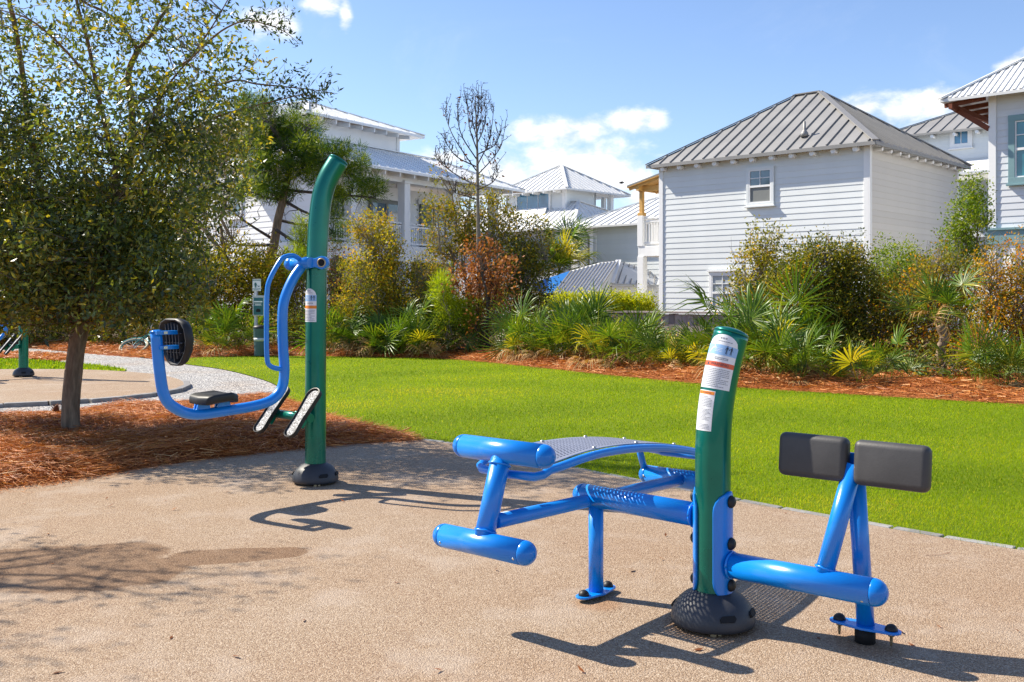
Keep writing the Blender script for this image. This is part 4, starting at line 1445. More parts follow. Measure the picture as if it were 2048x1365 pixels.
# ---- low outbuilding with blue and white roof
def outbuilding():
    Ye, Yr = 43.0, 46.5
    zE = CAM_H + (HOR - 587) * Ye / FPX
    zR = CAM_H + (HOR - 524) * Yr / FPX
    sl = (zR - zE) / (Yr - Ye)

    def on(u, v):
        """point of the roof plane under a pixel"""
        dz = (HOR - v) / FPX
        Y = (zE - sl * Ye - CAM_H) / (dz - sl)
        return AT(u, v, Y)
    b0 = on(1082, 587)
    h = thing('outbuilding', 'low outbuilding with a ribbed white roof blue at one end behind the clipped hedge', 'outbuilding', (b0[0], b0[1], 0))
    n = unit(np.array([0, -sl, 1.0]))
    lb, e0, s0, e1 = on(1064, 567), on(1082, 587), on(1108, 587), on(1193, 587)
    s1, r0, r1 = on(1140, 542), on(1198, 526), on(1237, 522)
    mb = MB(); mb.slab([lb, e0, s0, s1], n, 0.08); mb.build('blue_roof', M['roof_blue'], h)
    gap = np.array([0.006, 0, 0])
    mb = MB(); mb.slab([s0 + gap, e1, r1, r0, s1 + gap], n, 0.08); rw = mb.build('roof', M['roof_white'], h)
    d = unit(r1 - e1); side = unit(np.cross(n, d))
    top = [s1, r0, r1]
    for i in range(0, 13):
        a = s0 + (e1 - s0) * i / 12.0
        # run up until the top edge
        L = 0.1
        while L < 6:
            q = a + d * L
            zt = np.interp(q[0], [p[0] for p in top], [p[2] for p in top])
            if q[2] > zt - 0.03:
                break
            L += 0.05
        mb = MB(); mb.obox(a + d * L / 2 + n * 0.022, (0.022, L / 2, 0.024), [side, d, n]); mb.build('seam', M['roof_grey'], rw)
    # right hip, wall and overhang
    k0 = AT(1222, 568, 45.0); k1 = AT(1320, 570, 47.0)
    rr = AT(1320, 548, 49.5)
    mb = MB(); mb.add([e1, k0, k1, rr, r1], [(0, 1, 4), (1, 2, 3, 4)], False)
    mb.add([p - UP * 0.08 for p in (e1, k0, k1, rr, r1)], [(4, 1, 0), (4, 3, 2, 1)], False)
    hp = mb.build('roof', M['roof_far'], h)
    for i in range(1, 8):
        t = i / 8
        a = k0 + (k1 - k0) * t; b = r1 + (rr - r1) * t
        a = a * 0.97 + b * 0.03
        dd = unit(b - a); nn = unit(np.cross(k1 - k0, b - a)); nn = nn if nn[2] > 0 else -nn
        mb = MB(); mb.obox((a + b) / 2 + nn * 0.02, (0.02, np.linalg.norm(b - a) / 2, 0.022), [unit(np.cross(dd, nn)), dd, nn]); mb.build('seam', M['roof_grey'], hp)
    a, b = r1 + UP * 0.03, k0 + UP * 0.03
    dd = unit(b - a); ss = unit(np.cross(dd, UP))
    mb = MB(); mb.obox((a + b) / 2, (np.linalg.norm(b - a) / 2, 0.13, 0.025), [dd, ss, np.cross(ss, dd)]); mb.build('ridge_cap', M['roof_white'], rw)
    for p0, p1, zt in ((e0[:2] + np.array([0, 0.7]), e1[:2] + np.array([-0.1, 0.7]), zE - 0.02), (e1[:2] + np.array([0.05, 0.75]), k0[:2] + np.array([0, 0.35]), zE + 0.3), (k0[:2] + np.array([0.1, 0.4]), k1[:2] + np.array([0, 0.4]), k0[2] - 0.08)):
        dv = unit(np.append(p1 - p0, 0)); nn = np.array([dv[1], -dv[0]])
        wall(h, p0, p1, 0, zt, nn, M['bright_wall'], planks=False)


outbuilding()


# ---- weathered board fence in front of the houses
def fence():
    mid = AT(1370, 0, 22.3)[:2]
    e = np.array([0.80, -0.60]); nn = np.array([-0.60, -0.80])
    L0, L1 = -4.3, 3.9
    top = 0.955
    c = mid + e * (L0 + L1) / 2
    h = thing('board_fence', 'weathered grey brown board fence below the pale house', 'fence', (c[0], c[1], 0))
    ax = [np.append(e, 0), np.append(nn, 0), UP]
    r = np.random.default_rng(4)
    s = L0
    while s < L1:
        w_ = r.uniform(0.14, 0.16)
        mb = MB()
        q = mid + e * (s + w_ / 2) + nn * r.uniform(-0.006, 0.006)
        mb.obox(v3(q, (top - 0.05) / 2 - r.uniform(0, .02)), (w_ / 2 - 0.004, 0.012, (top - 0.05) / 2), ax)
        mb.build('fence_board', M['fence'], h)
        s += w_
    mb = MB(); mb.obox(v3(c, top - 0.02), ((L1 - L0) / 2, 0.07, 0.022), ax); mb.build('cap_rail', M['fence'], h, bevel=0.004)
    mb = MB(); mb.obox(v3(c - nn * 0.04, 0.3), ((L1 - L0) / 2, 0.022, 0.045), ax); mb.build('rail', M['fence'], h)
    for k in range(5):
        mb = MB(); mb.obox(v3(mid + e * (L0 + 0.3 + k * 1.85) - nn * 0.12, top / 2 - 0.03), (0.05, 0.05, top / 2 - 0.02), ax); mb.build('fence_post', M['fence'], h)


fence()
# ------------------------------------------------------------------ outdoor gym machines
TH = R(40.5)
AX = np.array([math.cos(TH), -math.sin(TH), 0.0])      # along the beams, to the right and nearer
BX = np.array([math.sin(TH), math.cos(TH), 0.0])       # across them, to the right and away


class PostSurf:
    """bent round post: centre line and outside surface"""
    def __init__(self, pts, r):
        self.p = np.array(pts, float)
        self.r = r
        self.s = np.concatenate([[0], np.cumsum(np.linalg.norm(np.diff(self.p, axis=0), axis=1))])

    def centre(self, s):
        return np.array([np.interp(s, self.s, self.p[:, i]) for i in range(3)])

    def tang(self, s):
        return unit(self.centre(s + 0.02) - self.centre(s - 0.02))

    def s_of_z(self, z):
        return float(np.interp(z, self.p[:, 2], self.s))

    def at(self, s, phi, extra=0.0, zero=None):
        """phi measured from the direction zero (plan), turning to the viewer's right"""
        t = self.tang(s)
        f = unit(zero - t * np.dot(zero, t))
        rt = unit(np.cross(t, f))
        d = f * math.cos(phi) + rt * math.sin(phi)
        return self.centre(s) + d * (self.r + extra)


def fine(pts, n=8):
    return smooth_line(pts, n)


def circle(cx, cy, r, n=14):
    return [(cx + r * math.cos(2 * math.pi * k / n), cy + r * math.sin(2 * math.pi * k / n)) for k in range(n)]


def person_polys(x, y, h, arm=1):
    """flat pictogram of a standing figure; y is the foot line"""
    out = [circle(x, y + h * 0.93, h * 0.07, 10)]
    out.append([(x - h * .1, y + h * .84), (x + h * .1, y + h * .84), (x + h * .075, y + h * .45), (x - h * .075, y + h * .45)])
    out.append([(x - h * .075, y + h * .46), (x - h * .005, y + h * .46), (x - h * .03, y), (x - h * .1, y)])
    out.append([(x + h * .005, y + h * .46), (x + h * .075, y + h * .46), (x + h * .12, y), (x + h * .05, y)])
    out.append([(x + arm * h * .1, y + h * .82), (x + arm * h * .1, y + h * .72), (x + arm * h * .27, y + h * .48), (x + arm * h * .3, y + h * .54)])
    out.append([(x - arm * h * .1, y + h * .83), (x - arm * h * .1, y + h * .72), (x - arm * h * .2, y + h * .42), (x - arm * h * .24, y + h * .45)])
    return out


def text_polys(txt, size):
    cu = bpy.data.curves.new('lettering', 'FONT')
    cu.body = txt; cu.size = size; cu.align_x = 'CENTER'; cu.align_y = 'CENTER'
    o = bpy.data.objects.new('lettering', cu)
    scene.collection.objects.link(o)
    me = o.to_mesh()
    V = [(v.co.x, v.co.y) for v in me.vertices]
    Fc = [tuple(p.vertices) for p in me.polygons]
    o.to_mesh_clear()
    bpy.data.objects.remove(o); bpy.data.curves.remove(cu)
    return V, Fc


class Decal:
    """printed sticker wrapped onto a post; layers stand a fraction of a millimetre proud of one another"""
    def __init__(self, surf, s0, phi0, zero):
        self.sf, self.s0, self.phi0, self.zero = surf, s0, phi0, zero
        self.mb = MB()
        self.mats = []

    def mat(self, m):
        if m not in self.mats:
            self.mats.append(m)
        self.mb.cur = self.mats.index(m)

    def P(self, x, y, lift):
        return self.sf.at(self.s0 + y, self.phi0 + x / self.sf.r, lift, self.zero)

    def rect(self, x0, y0, x1, y1, m, lift, nx=None, ny=None, top=None):
        self.mat(m)
        nx = nx or max(1, int(abs(x1 - x0) / 0.01)); ny = ny or max(1, int(abs(y1 - y0) / 0.02))
        vs, fs = [], []
        for j in range(ny + 1):
            for i in range(nx + 1):
                x = x0 + (x1 - x0) * i / nx
                yt = y1 if top is None else top(x)
                vs.append(self.P(x, y0 + (yt - y0) * j / ny, lift))
        for j in range(ny):
            for i in range(nx):
                a = j * (nx + 1) + i
                fs.append((a, a + 1, a + nx + 2, a + nx + 1))
        self.mb.add(vs, fs, True)

    def poly(self, pts, m, lift):
        self.mat(m)
        self.mb.add([self.P(x, y, lift) for x, y in pts], [tuple(range(len(pts)))], False)

    def text(self, txt, x, y, size, m, lift):
        self.mat(m)
        V, Fc = text_polys(txt, size)
        self.mb.add([self.P(x + a, y + b, lift) for a, b in V], Fc, False)

    def lines(self, x0, x1, y0, y1, n, m, lift, rng, th=0.45):
        """rows of small print too small to read"""
        dy = (y1 - y0) / n
        for k in range(n):
            x = x0
            end = x1 - (rng.uniform(0, 0.35) * (x1 - x0) if rng.random() < 0.35 else 0)
            while x < end - 0.002:
                w_ = min(rng.uniform(0.004, 0.011), end - x)
                self.rect(x, y0 + k * dy + dy * 0.2, x + w_, y0 + k * dy + dy * (0.2 + th), m, lift, 1, 1)
                x += w_ + 0.0016

    def done(self, name, parent):
        return self.mb.build(name, self.mats, parent, fixn=False)


def big_label(surf, s0, phi0, zero, w_, h_, parent, band, name, warn):
    d = Decal(surf, s0, phi0, zero)
    r = np.random.default_rng(9)
    hw = w_ / 2
    dome_h = h_ * 0.24

    def top(x):
        return h_ - dome_h + dome_h * math.sqrt(max(0.0, 1 - (x / hw) ** 2))
    d.rect(-hw, 0, hw, h_, M['sticker'], 0.0008, 14, 12, top)
    L1, L2 = 0.0013, 0.0018
    y0, y1 = h_ * 0.62, h_ * 0.84
    d.rect(-hw, y0, hw, h_ * 0.80, M['sticker_blue'], L1)
    ph = (y1 - y0) * 0.68
    for q in person_polys(hw * 0.35, y0 + 0.006, ph, 1) + person_polys(hw * 0.35 + ph * 0.55, y0 + 0.006, ph, -1):
        d.poly(q, M['ink'], L2)
    # small exercise figure at the left of the band
    for q in ([(-hw * .75, y0 + ph * .2), (-hw * .68, y0 + ph * .2), (-hw * .5, y0 + ph * .7), (-hw * .56, y0 + ph * .75)],
              [(-hw * .56, y0 + ph * .75), (-hw * .52, y0 + ph * .65), (-hw * .3, y0 + ph * .85), (-hw * .32, y0 + ph * .95)], circle(-hw * .42, y0 + ph * 1.0, ph * .08, 8)):
        d.poly(q, M['sticker'], L2)
    d.lines(-hw * 0.35, hw * 0.1, y0 + 0.01, y1 - 0.02, 3, M['sticker'], L2, r, 0.3)
    # crest and title line at the top
    for k in range(3):
        d.rect(-hw * 0.22 + k * hw * 0.16, h_ * 0.91, -hw * 0.22 + k * hw * 0.16 + hw * 0.1, h_ * 0.94, M['ink_grey'], L1, 1, 1)
    d.lines(-hw * 0.55, hw * 0.55, h_ * 0.855, h_ * 0.885, 1, M['ink_grey'], L1, r)
    # title box
    d.rect(-hw * 0.25, h_ * 0.535, hw * 0.55, h_ * 0.575, M['ink_grey'], L1)
    d.lines(-hw * 0.2, hw * 0.5, h_ * 0.54, h_ * 0.57, 1, M['sticker'], L2, r, 0.5)
    d.rect(-hw, h_ * 0.40, hw, h_ * 0.49, band, L1)
    if warn:
        d.text('WARNING', hw * 0.12, h_ * 0.445, h_ * 0.072, M['ink'], L2)
        tx = -hw * 0.62
        d.poly([(tx - 0.007, h_ * 0.42), (tx + 0.007, h_ * 0.42), (tx, h_ * 0.42 + 0.013)], M['ink'], L2)
    d.lines(-hw * 0.88, hw * 0.82, h_ * 0.03, h_ * 0.375, 11 if warn else 8, M['ink_grey'], L1, r, 0.4)
    return d.done(name, parent)


def small_label(surf, s0, phi0, zero, w_, h_, parent):
    d = Decal(surf, s0, phi0, zero)
    r = np.random.default_rng(10)
    hw = w_ / 2
    d.rect(-hw, 0, hw, h_, M['sticker'], 0.0008, 8, 8)
    d.rect(-hw * 0.93, h_ * 0.90, hw * 0.93, h_ * 0.98, M['sticker_orange'], 0.0013)
    d.text('WARNING', hw * 0.1, h_ * 0.94, h_ * 0.055, M['ink'], 0.0018)
    tx = -hw * 0.7
    d.poly([(tx - 0.004, h_ * 0.92), (tx + 0.004, h_ * 0.92), (tx, h_ * 0.92 + 0.007)], M['ink'], 0.0018)
    d.lines(-hw * 0.8, hw * 0.8, h_ * 0.04, h_ * 0.18, 4, M['ink_grey'], 0.0013, r, 0.4)
    d.lines(-hw * 0.8, hw * 0.8, h_ * 0.26, h_ * 0.55, 9, M['ink_grey'], 0.0013, r, 0.4)
    d.lines(-hw * 0.8, hw * 0.8, h_ * 0.6, h_ * 0.86, 7, M['ink_grey'], 0.0013, r, 0.4)
    return d.done('warning_label', parent)


def base_dome(parent, c, face, r=0.166):
    """moulded foot cover: low dome with two slotted mouths, standing on levelling bolts"""
    mb = MB()
    prof = [(r * 0.93, 0.012), (r * 0.985, 0.016), (r, 0.03), (r * 0.985, 0.05), (r * 0.93, 0.075), (r * 0.82, 0.102), (r * 0.68, 0.122), (r * 0.52, 0.136), (0.074, 0.142)]
    mb.lathe(prof, c, UP, 44)
    o = mb.build('base_cover', M['dome'], parent)
    for ang in (R(22), R(75), R(200), R(255)):
        d = face * math.cos(ang) + np.array([face[1], -face[0], 0]) * -math.sin(ang)
        d = unit(d)
        side = np.array([-d[1], d[0], 0])
        n = unit(d * 0.86 + UP * 0.5)
        mb = MB()
        poly = [(-0.032, -0.011), (0.022, -0.013), (0.032, 0.0), (0.026, 0.013), (-0.024, 0.012), (-0.034, 0.002)]
        mb.prism(poly, np.asarray(c) + d * r * 0.905 + UP * 0.066, side, np.cross(n, side), n, 0.012)
        mb.build('slot', M['dark'], o)
    mb = MB()
    q = np.asarray(c) + face * r * 0.8
    mb.obox(q + UP * 0.012, (0.011, 0.011, 0.014)); mb.obox(q + UP * 0.012 + np.array([0.026, 0.004, 0]), (0.007, 0.007, 0.012))
    q2 = np.asarray(c) - face * r * 0.8
    mb.obox(q2 + UP * 0.012, (0.011, 0.011, 0.014))
    mb.build('levelling_bolt', M['brass'], parent)
    mb = MB(); mb.lathe([(0.05, 0.0), (0.05, 0.02)], c, UP, 20); mb.build('anchor', M['dark'], parent)
    return o


def capped_tube(parent, name, p0, p1, r, mat, cap0=True, cap1=True, screws=None, seg=28):
    """straight tube with hemispherical end caps that butt on it along a fine seam"""
    p0, p1 = np.asarray(p0), np.asarray(p1)
    d = unit(p1 - p0)
    mb = MB(); mb.tube([p0, p1], r, seg)
    o = mb.build(name, mat, parent)
    for on, c, dd in ((cap0, p0, -d), (cap1, p1, d)):
        if on:
            mb = MB()
            prof = [(r * 0.985, 0.0015), (r * 1.004, 0.004)] + [(r * 1.004 * math.cos(a), 0.004 + r * 1.0 * math.sin(a)) for a in np.linspace(0.12, math.pi / 2 * 0.985, 9)]
            mb.lathe(prof, c, dd, seg)
            mb.build('end_cap', M['blue_cap'], o)
    if screws:
        for (c, n) in screws:
            mb = MB(); mb.dome(c, 0.0055, n, 10, 0.6); mb.build('screw', M['steel'], o)
    return o


def foot_plate(parent, c, dirv, L=0.135, wd=0.05, hang=False):
    """lens shaped foot plate with a domed black bolt cover at each end"""
    dirv = unit(dirv); sd = np.array([-dirv[1], dirv[0], 0])
    poly = []
    for k in range(9):
        a = -math.pi / 2 + math.pi * k / 8
        poly.append((L * 0.68 + 0.034 * math.cos(a), 0.034 * math.sin(a)))
    poly.append((0.0, wd))
    for k in range(9):
        a = math.pi / 2 + math.pi * k / 8
        poly.append((-L * 0.68 + 0.034 * math.cos(a), 0.034 * math.sin(a)))
    poly.append((0.0, -wd))
    mb = MB(); mb.prism(poly, c, dirv, sd, UP, 0.010)
    o = mb.build('foot_plate', M['blue'], parent, bevel=0.003)
    for s in (-1, 1):
        q = np.asarray(c) + dirv * s * L * 0.66
        mb = MB(); mb.dome(q + UP * 0.0095, 0.024, UP, 18, 1.0); mb.build('bolt_cover', M['rubber'], o)
        mb = MB(); zb = q[2]
        if hang:
            mb.lathe([(0.004, -0.048), (0.006, -0.03), (0.006, -0.014), (0.012, -0.012), (0.012, -0.001)], q, UP, 10)
        else:
            mb.lathe([(0.011, -zb + 0.001), (0.011, -0.001)], q, UP, 8)
        mb.build('anchor_bolt', M['brass'], o)
    return o


def saddle(parent, surf, zc, hz, zero, ang, r_extra=0.009):
    """curved side shield clamped on the post: rounded oblong rolled round the tube"""
    nz, na = 22, 14
    vs_o, vs_i = [], []
    for j in range(nz + 1):
        z = -hz + 2 * hz * j / nz
        lim = hz - surf.r * ang
        k = 1.0 if abs(z) <= lim else math.sqrt(max(0.0, 1 - ((abs(z) - lim) / (hz - lim)) ** 2))
        k = max(k, 0.12)
        for i in range(na + 1):
            phi = ang * k * (-1 + 2 * i / na)
            vs_o.append(surf.at(zc + z, phi, r_extra, zero)); vs_i.append(surf.at(zc + z, phi, 0.0015, zero))
    n = len(vs_o); fs = []
    for j in range(nz):
        for i in range(na):
            a = j * (na + 1) + i
            fs.append((a, a + 1, a + na + 2, a + na + 1)); fs.append((n + a + na + 1, n + a + na + 2, n + a + 1, n + a))
    rim = [i for i in range(na + 1)] + [j * (na + 1) + na for j in range(1, nz + 1)] + [nz * (na + 1) + i for i in range(na - 1, -1, -1)] + [j * (na + 1) for j in range(nz - 1, 0, -1)]
    mb = MB(); mb.add(vs_o + vs_i, fs, True)
    for a, b in zip(rim, rim[1:] + rim[:1]):
        mb.f.append((a, b, n + b, n + a)); mb.mi.append(0); mb.sm.append(False)
    return mb.build('side_shield', M['blue'], parent)


# ---- the double station bench in front
def bench_station():
    P = np.array([0.80, 3.964, 0.0])
    t = thing('sit_up_bench', 'blue double exercise bench with perforated board and two black pads on a short green post', 'exercise bench', P)

    def S(s, tt, z):
        return P + AX * s + BX * tt + UP * z
    r = 0.070
    path = fine([P + np.array([dx, 0.4 * dx, z]) for z, dx in ((0.03, 0), (0.3, 0), (0.55, 0), (0.72, 0.001), (0.84, 0.009), (0.95, 0.026), (1.06, 0.051), (1.155, 0.08))], 6)
    mb = MB(); mb.tube(path, r, 40)
    post = mb.build('post', M['green'], t)
    sf = PostSurf(path, r)
    tip, td = path[-1], unit(path[-1] - path[-2])
    mb = MB(); mb.lathe([(r * 1.01, 0.0), (r * 1.01, 0.006), (r * 0.9, 0.014), (r * 0.5, 0.022), (0.001, 0.025)], tip, td, 40)
    mb.build('post_cap', M['green'], post)
    zero = unit(np.array([-P[0], -P[1], 0]))
    big_label(sf, sf.s_of_z(0.935), R(-20), zero, 0.136, 0.212, post, M['sticker_red'], 'instruction_label', True)
    small_label(sf, sf.s_of_z(0.775), R(-42), zero, 0.082, 0.152, post)
    base_dome(t, P, zero)
    for sgn in (-1, 1):
        sh = saddle(t, sf, sf.s_of_z(0.325), 0.215, AX * sgn, R(62))
        for z in (0.50, 0.335, 0.172):
            mb = MB(); c = sf.at(sf.s_of_z(z), 0, 0.009, AX * sgn); mb.dome(c, 0.025, AX * sgn, 18, 0.8)
            mb.build('bolt_cover', M['rubber'], sh)
    cam_side = unit(-BX * 0.75 + UP * 0.35)
    # beams
    capped_tube(t, 'beam', S(-0.078, 0, 0.428), S(-0.635, 0, 0.436), 0.048, M['blue'], False, True)
    capped_tube(t, 'beam', S(0.078, 0, 0.252), S(0.64, 0, 0.254), 0.05, M['blue'], False, True,
                [(S(0.615, 0, 0.254) + unit(-BX * 0.8 - UP * 0.6) * 0.049, unit(-BX * 0.8 - UP * 0.6))])
    capped_tube(t, 'beam', S(-0.385, 0.76, 0.403), S(-0.79, 0.76, 0.403), 0.046, M['blue'], False, True,
                [(S(-0.79, 0.76, 0.403) + unit(-BX) * 0.046, unit(-BX))])
    mb = MB(); mb.tube([S(-0.605, -0.625, 0.43), S(-0.585, 0.76, 0.404)], 0.029, 24); mb.build('spine_tube', M['blue'], t)
    mb = MB(); mb.tube([S(-0.62, -0.679, 0.352), S(-0.62, -0.564, 0.695)], 0.040, 28); mb.build('roller_strut', M['blue'], t)
    for tt, z in ((-0.679, 0.350), (-0.564, 0.696)):
        n = unit(-BX * 0.9 - UP * 0.35)
        capped_tube(t, 'foot_roller', S(-0.62 - 0.205, tt, z), S(-0.62 + 0.205, tt, z), 0.047, M['blue'], True, True,
                    [(S(-0.62 + k * 0.19, tt, z) + n * 0.0465, n) for k in ((-1, 1) if z < 0.5 else ())])
    # weld beads at the strut
    # bench: two curved rails joined at the foot end, perforated board on top
    tz = [(-0.50, 0.615), (-0.36, 0.632), (-0.19, 0.648), (-0.02, 0.648), (0.17, 0.638), (0.42, 0.609), (0.63, 0.57), (0.78, 0.535), (0.90, 0.49)]

    def zt(x):
        return float(np.interp(x, [a for a, _ in tz], [b for _, b in tz]))
    T = np.linspace(-0.46, 0.88, 28)
    zs = np.array([zt(x) for x in T]); zs = np.convolve(np.pad(zs, 2, 'edge'), np.ones(5) / 5, 'valid')
    w2 = 0.17
    front = [S(-0.635 + w2, x, z) for x, z in zip(T, zs)]
    rear = [S(-0.635 - w2, x, z) for x, z in zip(T, zs)]
    lip = [S(-0.635 + w2 - 0.004, -0.495, zs[0] - 0.014), S(-0.635 + w2 - 0.03, -0.515, zs[0] - 0.022), S(-0.635, -0.522, zs[0] - 0.026), S(-0.635 - w2 + 0.03, -0.515, zs[0] - 0.022), S(-0.635 - w2 + 0.004, -0.495, zs[0] - 0.014)]
    tail = [S(-0.635 - w2 + 0.01, 0.895, zs[-1] - 0.008), S(-0.635, 0.90, zs[-1] - 0.01), S(-0.635 + w2 - 0.01, 0.895, zs[-1] - 0.008)]
    mb = MB(); mb.tube(front[::-1] + lip + rear + tail, 0.0175, 16)
    rail = mb.build('bench_rail', M['blue'], t)
    for s in (-1, 1):
        mb = MB(); mb.tube([S(-0.635 + s * w2, 0.69, zt(0.69)), S(-0.635 + s * w2, 0.75, 0.42)], 0.017, 14); mb.build('rail_strut', M['blue'], t)
    # board with real slots
    nu, nt_ = 15, 56
    u0, t0_, t1_ = 0.152, -0.42, 0.86
    mg = 0.020
    vs, fs = [], []
    zf = lambda x: float(np.interp(x, T, zs)) + 0.021

    def V(u, x):
        vs.append(S(-0.635 + u, x, zf(x))); return len(vs) - 1
    gu = np.linspace(-u0 + mg, u0 - mg, nu + 1); gt = np.linspace(t0_ + mg, t1_ - mg, nt_ + 1)
    grid = [[V(a, b) for b in gt] for a in gu]
    for i in range(nu):
        for j in range(nt_):
            q = [grid[i][j], grid[i + 1][j], grid[i + 1][j + 1], grid[i][j + 1]]
            a0, a1, b0, b1 = gu[i], gu[i + 1], gt[j], gt[j + 1]
            off = 0.25 if i % 2 else -0.02
            ca, cb = (a0 + a1) / 2, b0 + (b1 - b0) * (0.38 + off)
            ha, hb = (a1 - a0) * 0.24, (b1 - b0) * 0.30
            h = [V(ca - ha, cb - hb), V(ca + ha, cb - hb), V(ca + ha, cb + hb), V(ca - ha, cb + hb)]
            for k in range(4):
                k2 = (k + 1) % 4
                fs.append((q[k], q[k2], h[k2], h[k]))
    bo = [-u0, u0]
    for j in range(nt_):
        for (ua, ub, ii) in ((-u0, gu[0], 0), (gu[-1], u0, nu)):
            a, b = V(ua if ii == 0 else ub, gt[j]), V(ua if ii == 0 else ub, gt[j + 1])
            fs.append((a, b, grid[ii][j + 1], grid[ii][j]))
    for (xa, jj) in ((t0_, 0), (t1_, nt_)):
        pts_o = [V(u, xa) for u in [-u0] + list(gu) + [u0]]
        pts_i = [V(-u0, gt[jj])] + [grid[i][jj] for i in range(nu + 1)] + [V(u0, gt[jj])]
        for k in range(len(pts_o) - 1):
            fs.append((pts_o[k], pts_o[k + 1], pts_i[k + 1], pts_i[k]))
    mb = MB(); mb.add(vs, fs, False)
    board = mb.build('perforated_board', M['plate'], t)
    so = board.modifiers.new('thickness', 'SOLIDIFY'); so.thickness = 0.004; so.offset = -1
    for s in (-1, 1):
        for x in (-0.44, -0.12, 0.2, 0.52, 0.83):
            mb = MB(); mb.dome(S(-0.635 + s * (u0 - 0.012), x, zf(x) + 0.001), 0.009, UP, 10, 0.8); mb.build('bolt', M['steel'], board)
    # support legs
    mb = MB(); mb.tube([S(-0.571, 0, 0.022), S(-0.571, 0, 0.40)], 0.0325, 24); lg = mb.build('leg', M['blue'], t)
    foot_plate(t, S(-0.571, 0, 0.016), BX)
    mb = MB(); mb.tube([S(-0.41, 0.76, 0.022), S(-0.41, 0.76, 0.37)], 0.0325, 24); mb.build('leg', M['blue'], t)
    foot_plate(t, S(-0.41, 0.76, 0.016), BX, 0.1)
    mb = MB(); mb.tube([S(0.535, 0.205, 0.066), S(0.522, 0.145, 0.63)], 0.033, 24); mb.build('leg', M['blue'], t)
    fp = foot_plate(t, S(0.535, 0.198, 0.056), AX, 0.15, hang=True)
    mb = MB(); mb.lathe([(0.038, 0.0), (0.038, 0.055)], S(0.535, 0.2, 0.0), UP, 18); mb.build('footing_stub', M['dark'], t)
    # pad frame
    mb = MB(); mb.tube([S(0.455, 0.0, 0.27), S(0.525, 0.115, 0.68)], 0.034, 24); mb.build('pad_stem', M['blue'], t)
    mb = MB(); mb.obox(S(0.525, 0.145, 0.69), (0.2, 0.008, 0.03), [AX, BX, UP]); mb.build('pad_bracket', M['blue'], t, bevel=0.003)
    upv = unit(UP + BX * 0.10)
    nb = unit(BX - upv * np.dot(BX, upv))
    for s in (0.376, 0.672):
        mb = MB(); mb.rbox(S(s, 0.10, 0.698 if s < .5 else 0.695), (0.136, 0.032, 0.083), [AX, nb, upv], 0.026, 5)
        mb.build('pad', M['pad'], t)
    # weld rings where tubes meet
    for c, d, rr in ((S(-0.62, -0.664, 0.397), unit(S(-0.62, -0.564, 0.695) - S(-0.62, -0.679, 0.352)), 0.041), (S(-0.62, -0.580, 0.647), unit(S(-0.62, -0.564, 0.695) - S(-0.62, -0.679, 0.352)), 0.041),
                     (S(-0.084, 0, 0.428), AX, 0.049), (S(0.084, 0, 0.252), AX, 0.051), (S(0.459, .013, 0.304), unit(S(0.525, 0.115, 0.68) - S(0.455, 0, 0.27)), 0.035)):
        pts = []
        x = unit(np.cross(d, UP if abs(d[2]) < .9 else AX)); y = np.cross(d, x)
        rw = np.random.default_rng(int(abs(c[0]) * 1000))
        for k in range(25):
            a = 2 * math.pi * k / 24
            pts.append(c + (x * math.cos(a) + y * math.sin(a)) * rr + d * rw.uniform(-.002, .002))
        mb = MB(); mb.tube(pts, [0.004 + 0.0015 * rw.random() for _ in pts], 6); mb.build('weld', M['blue'], t)
    return t


bench_station()


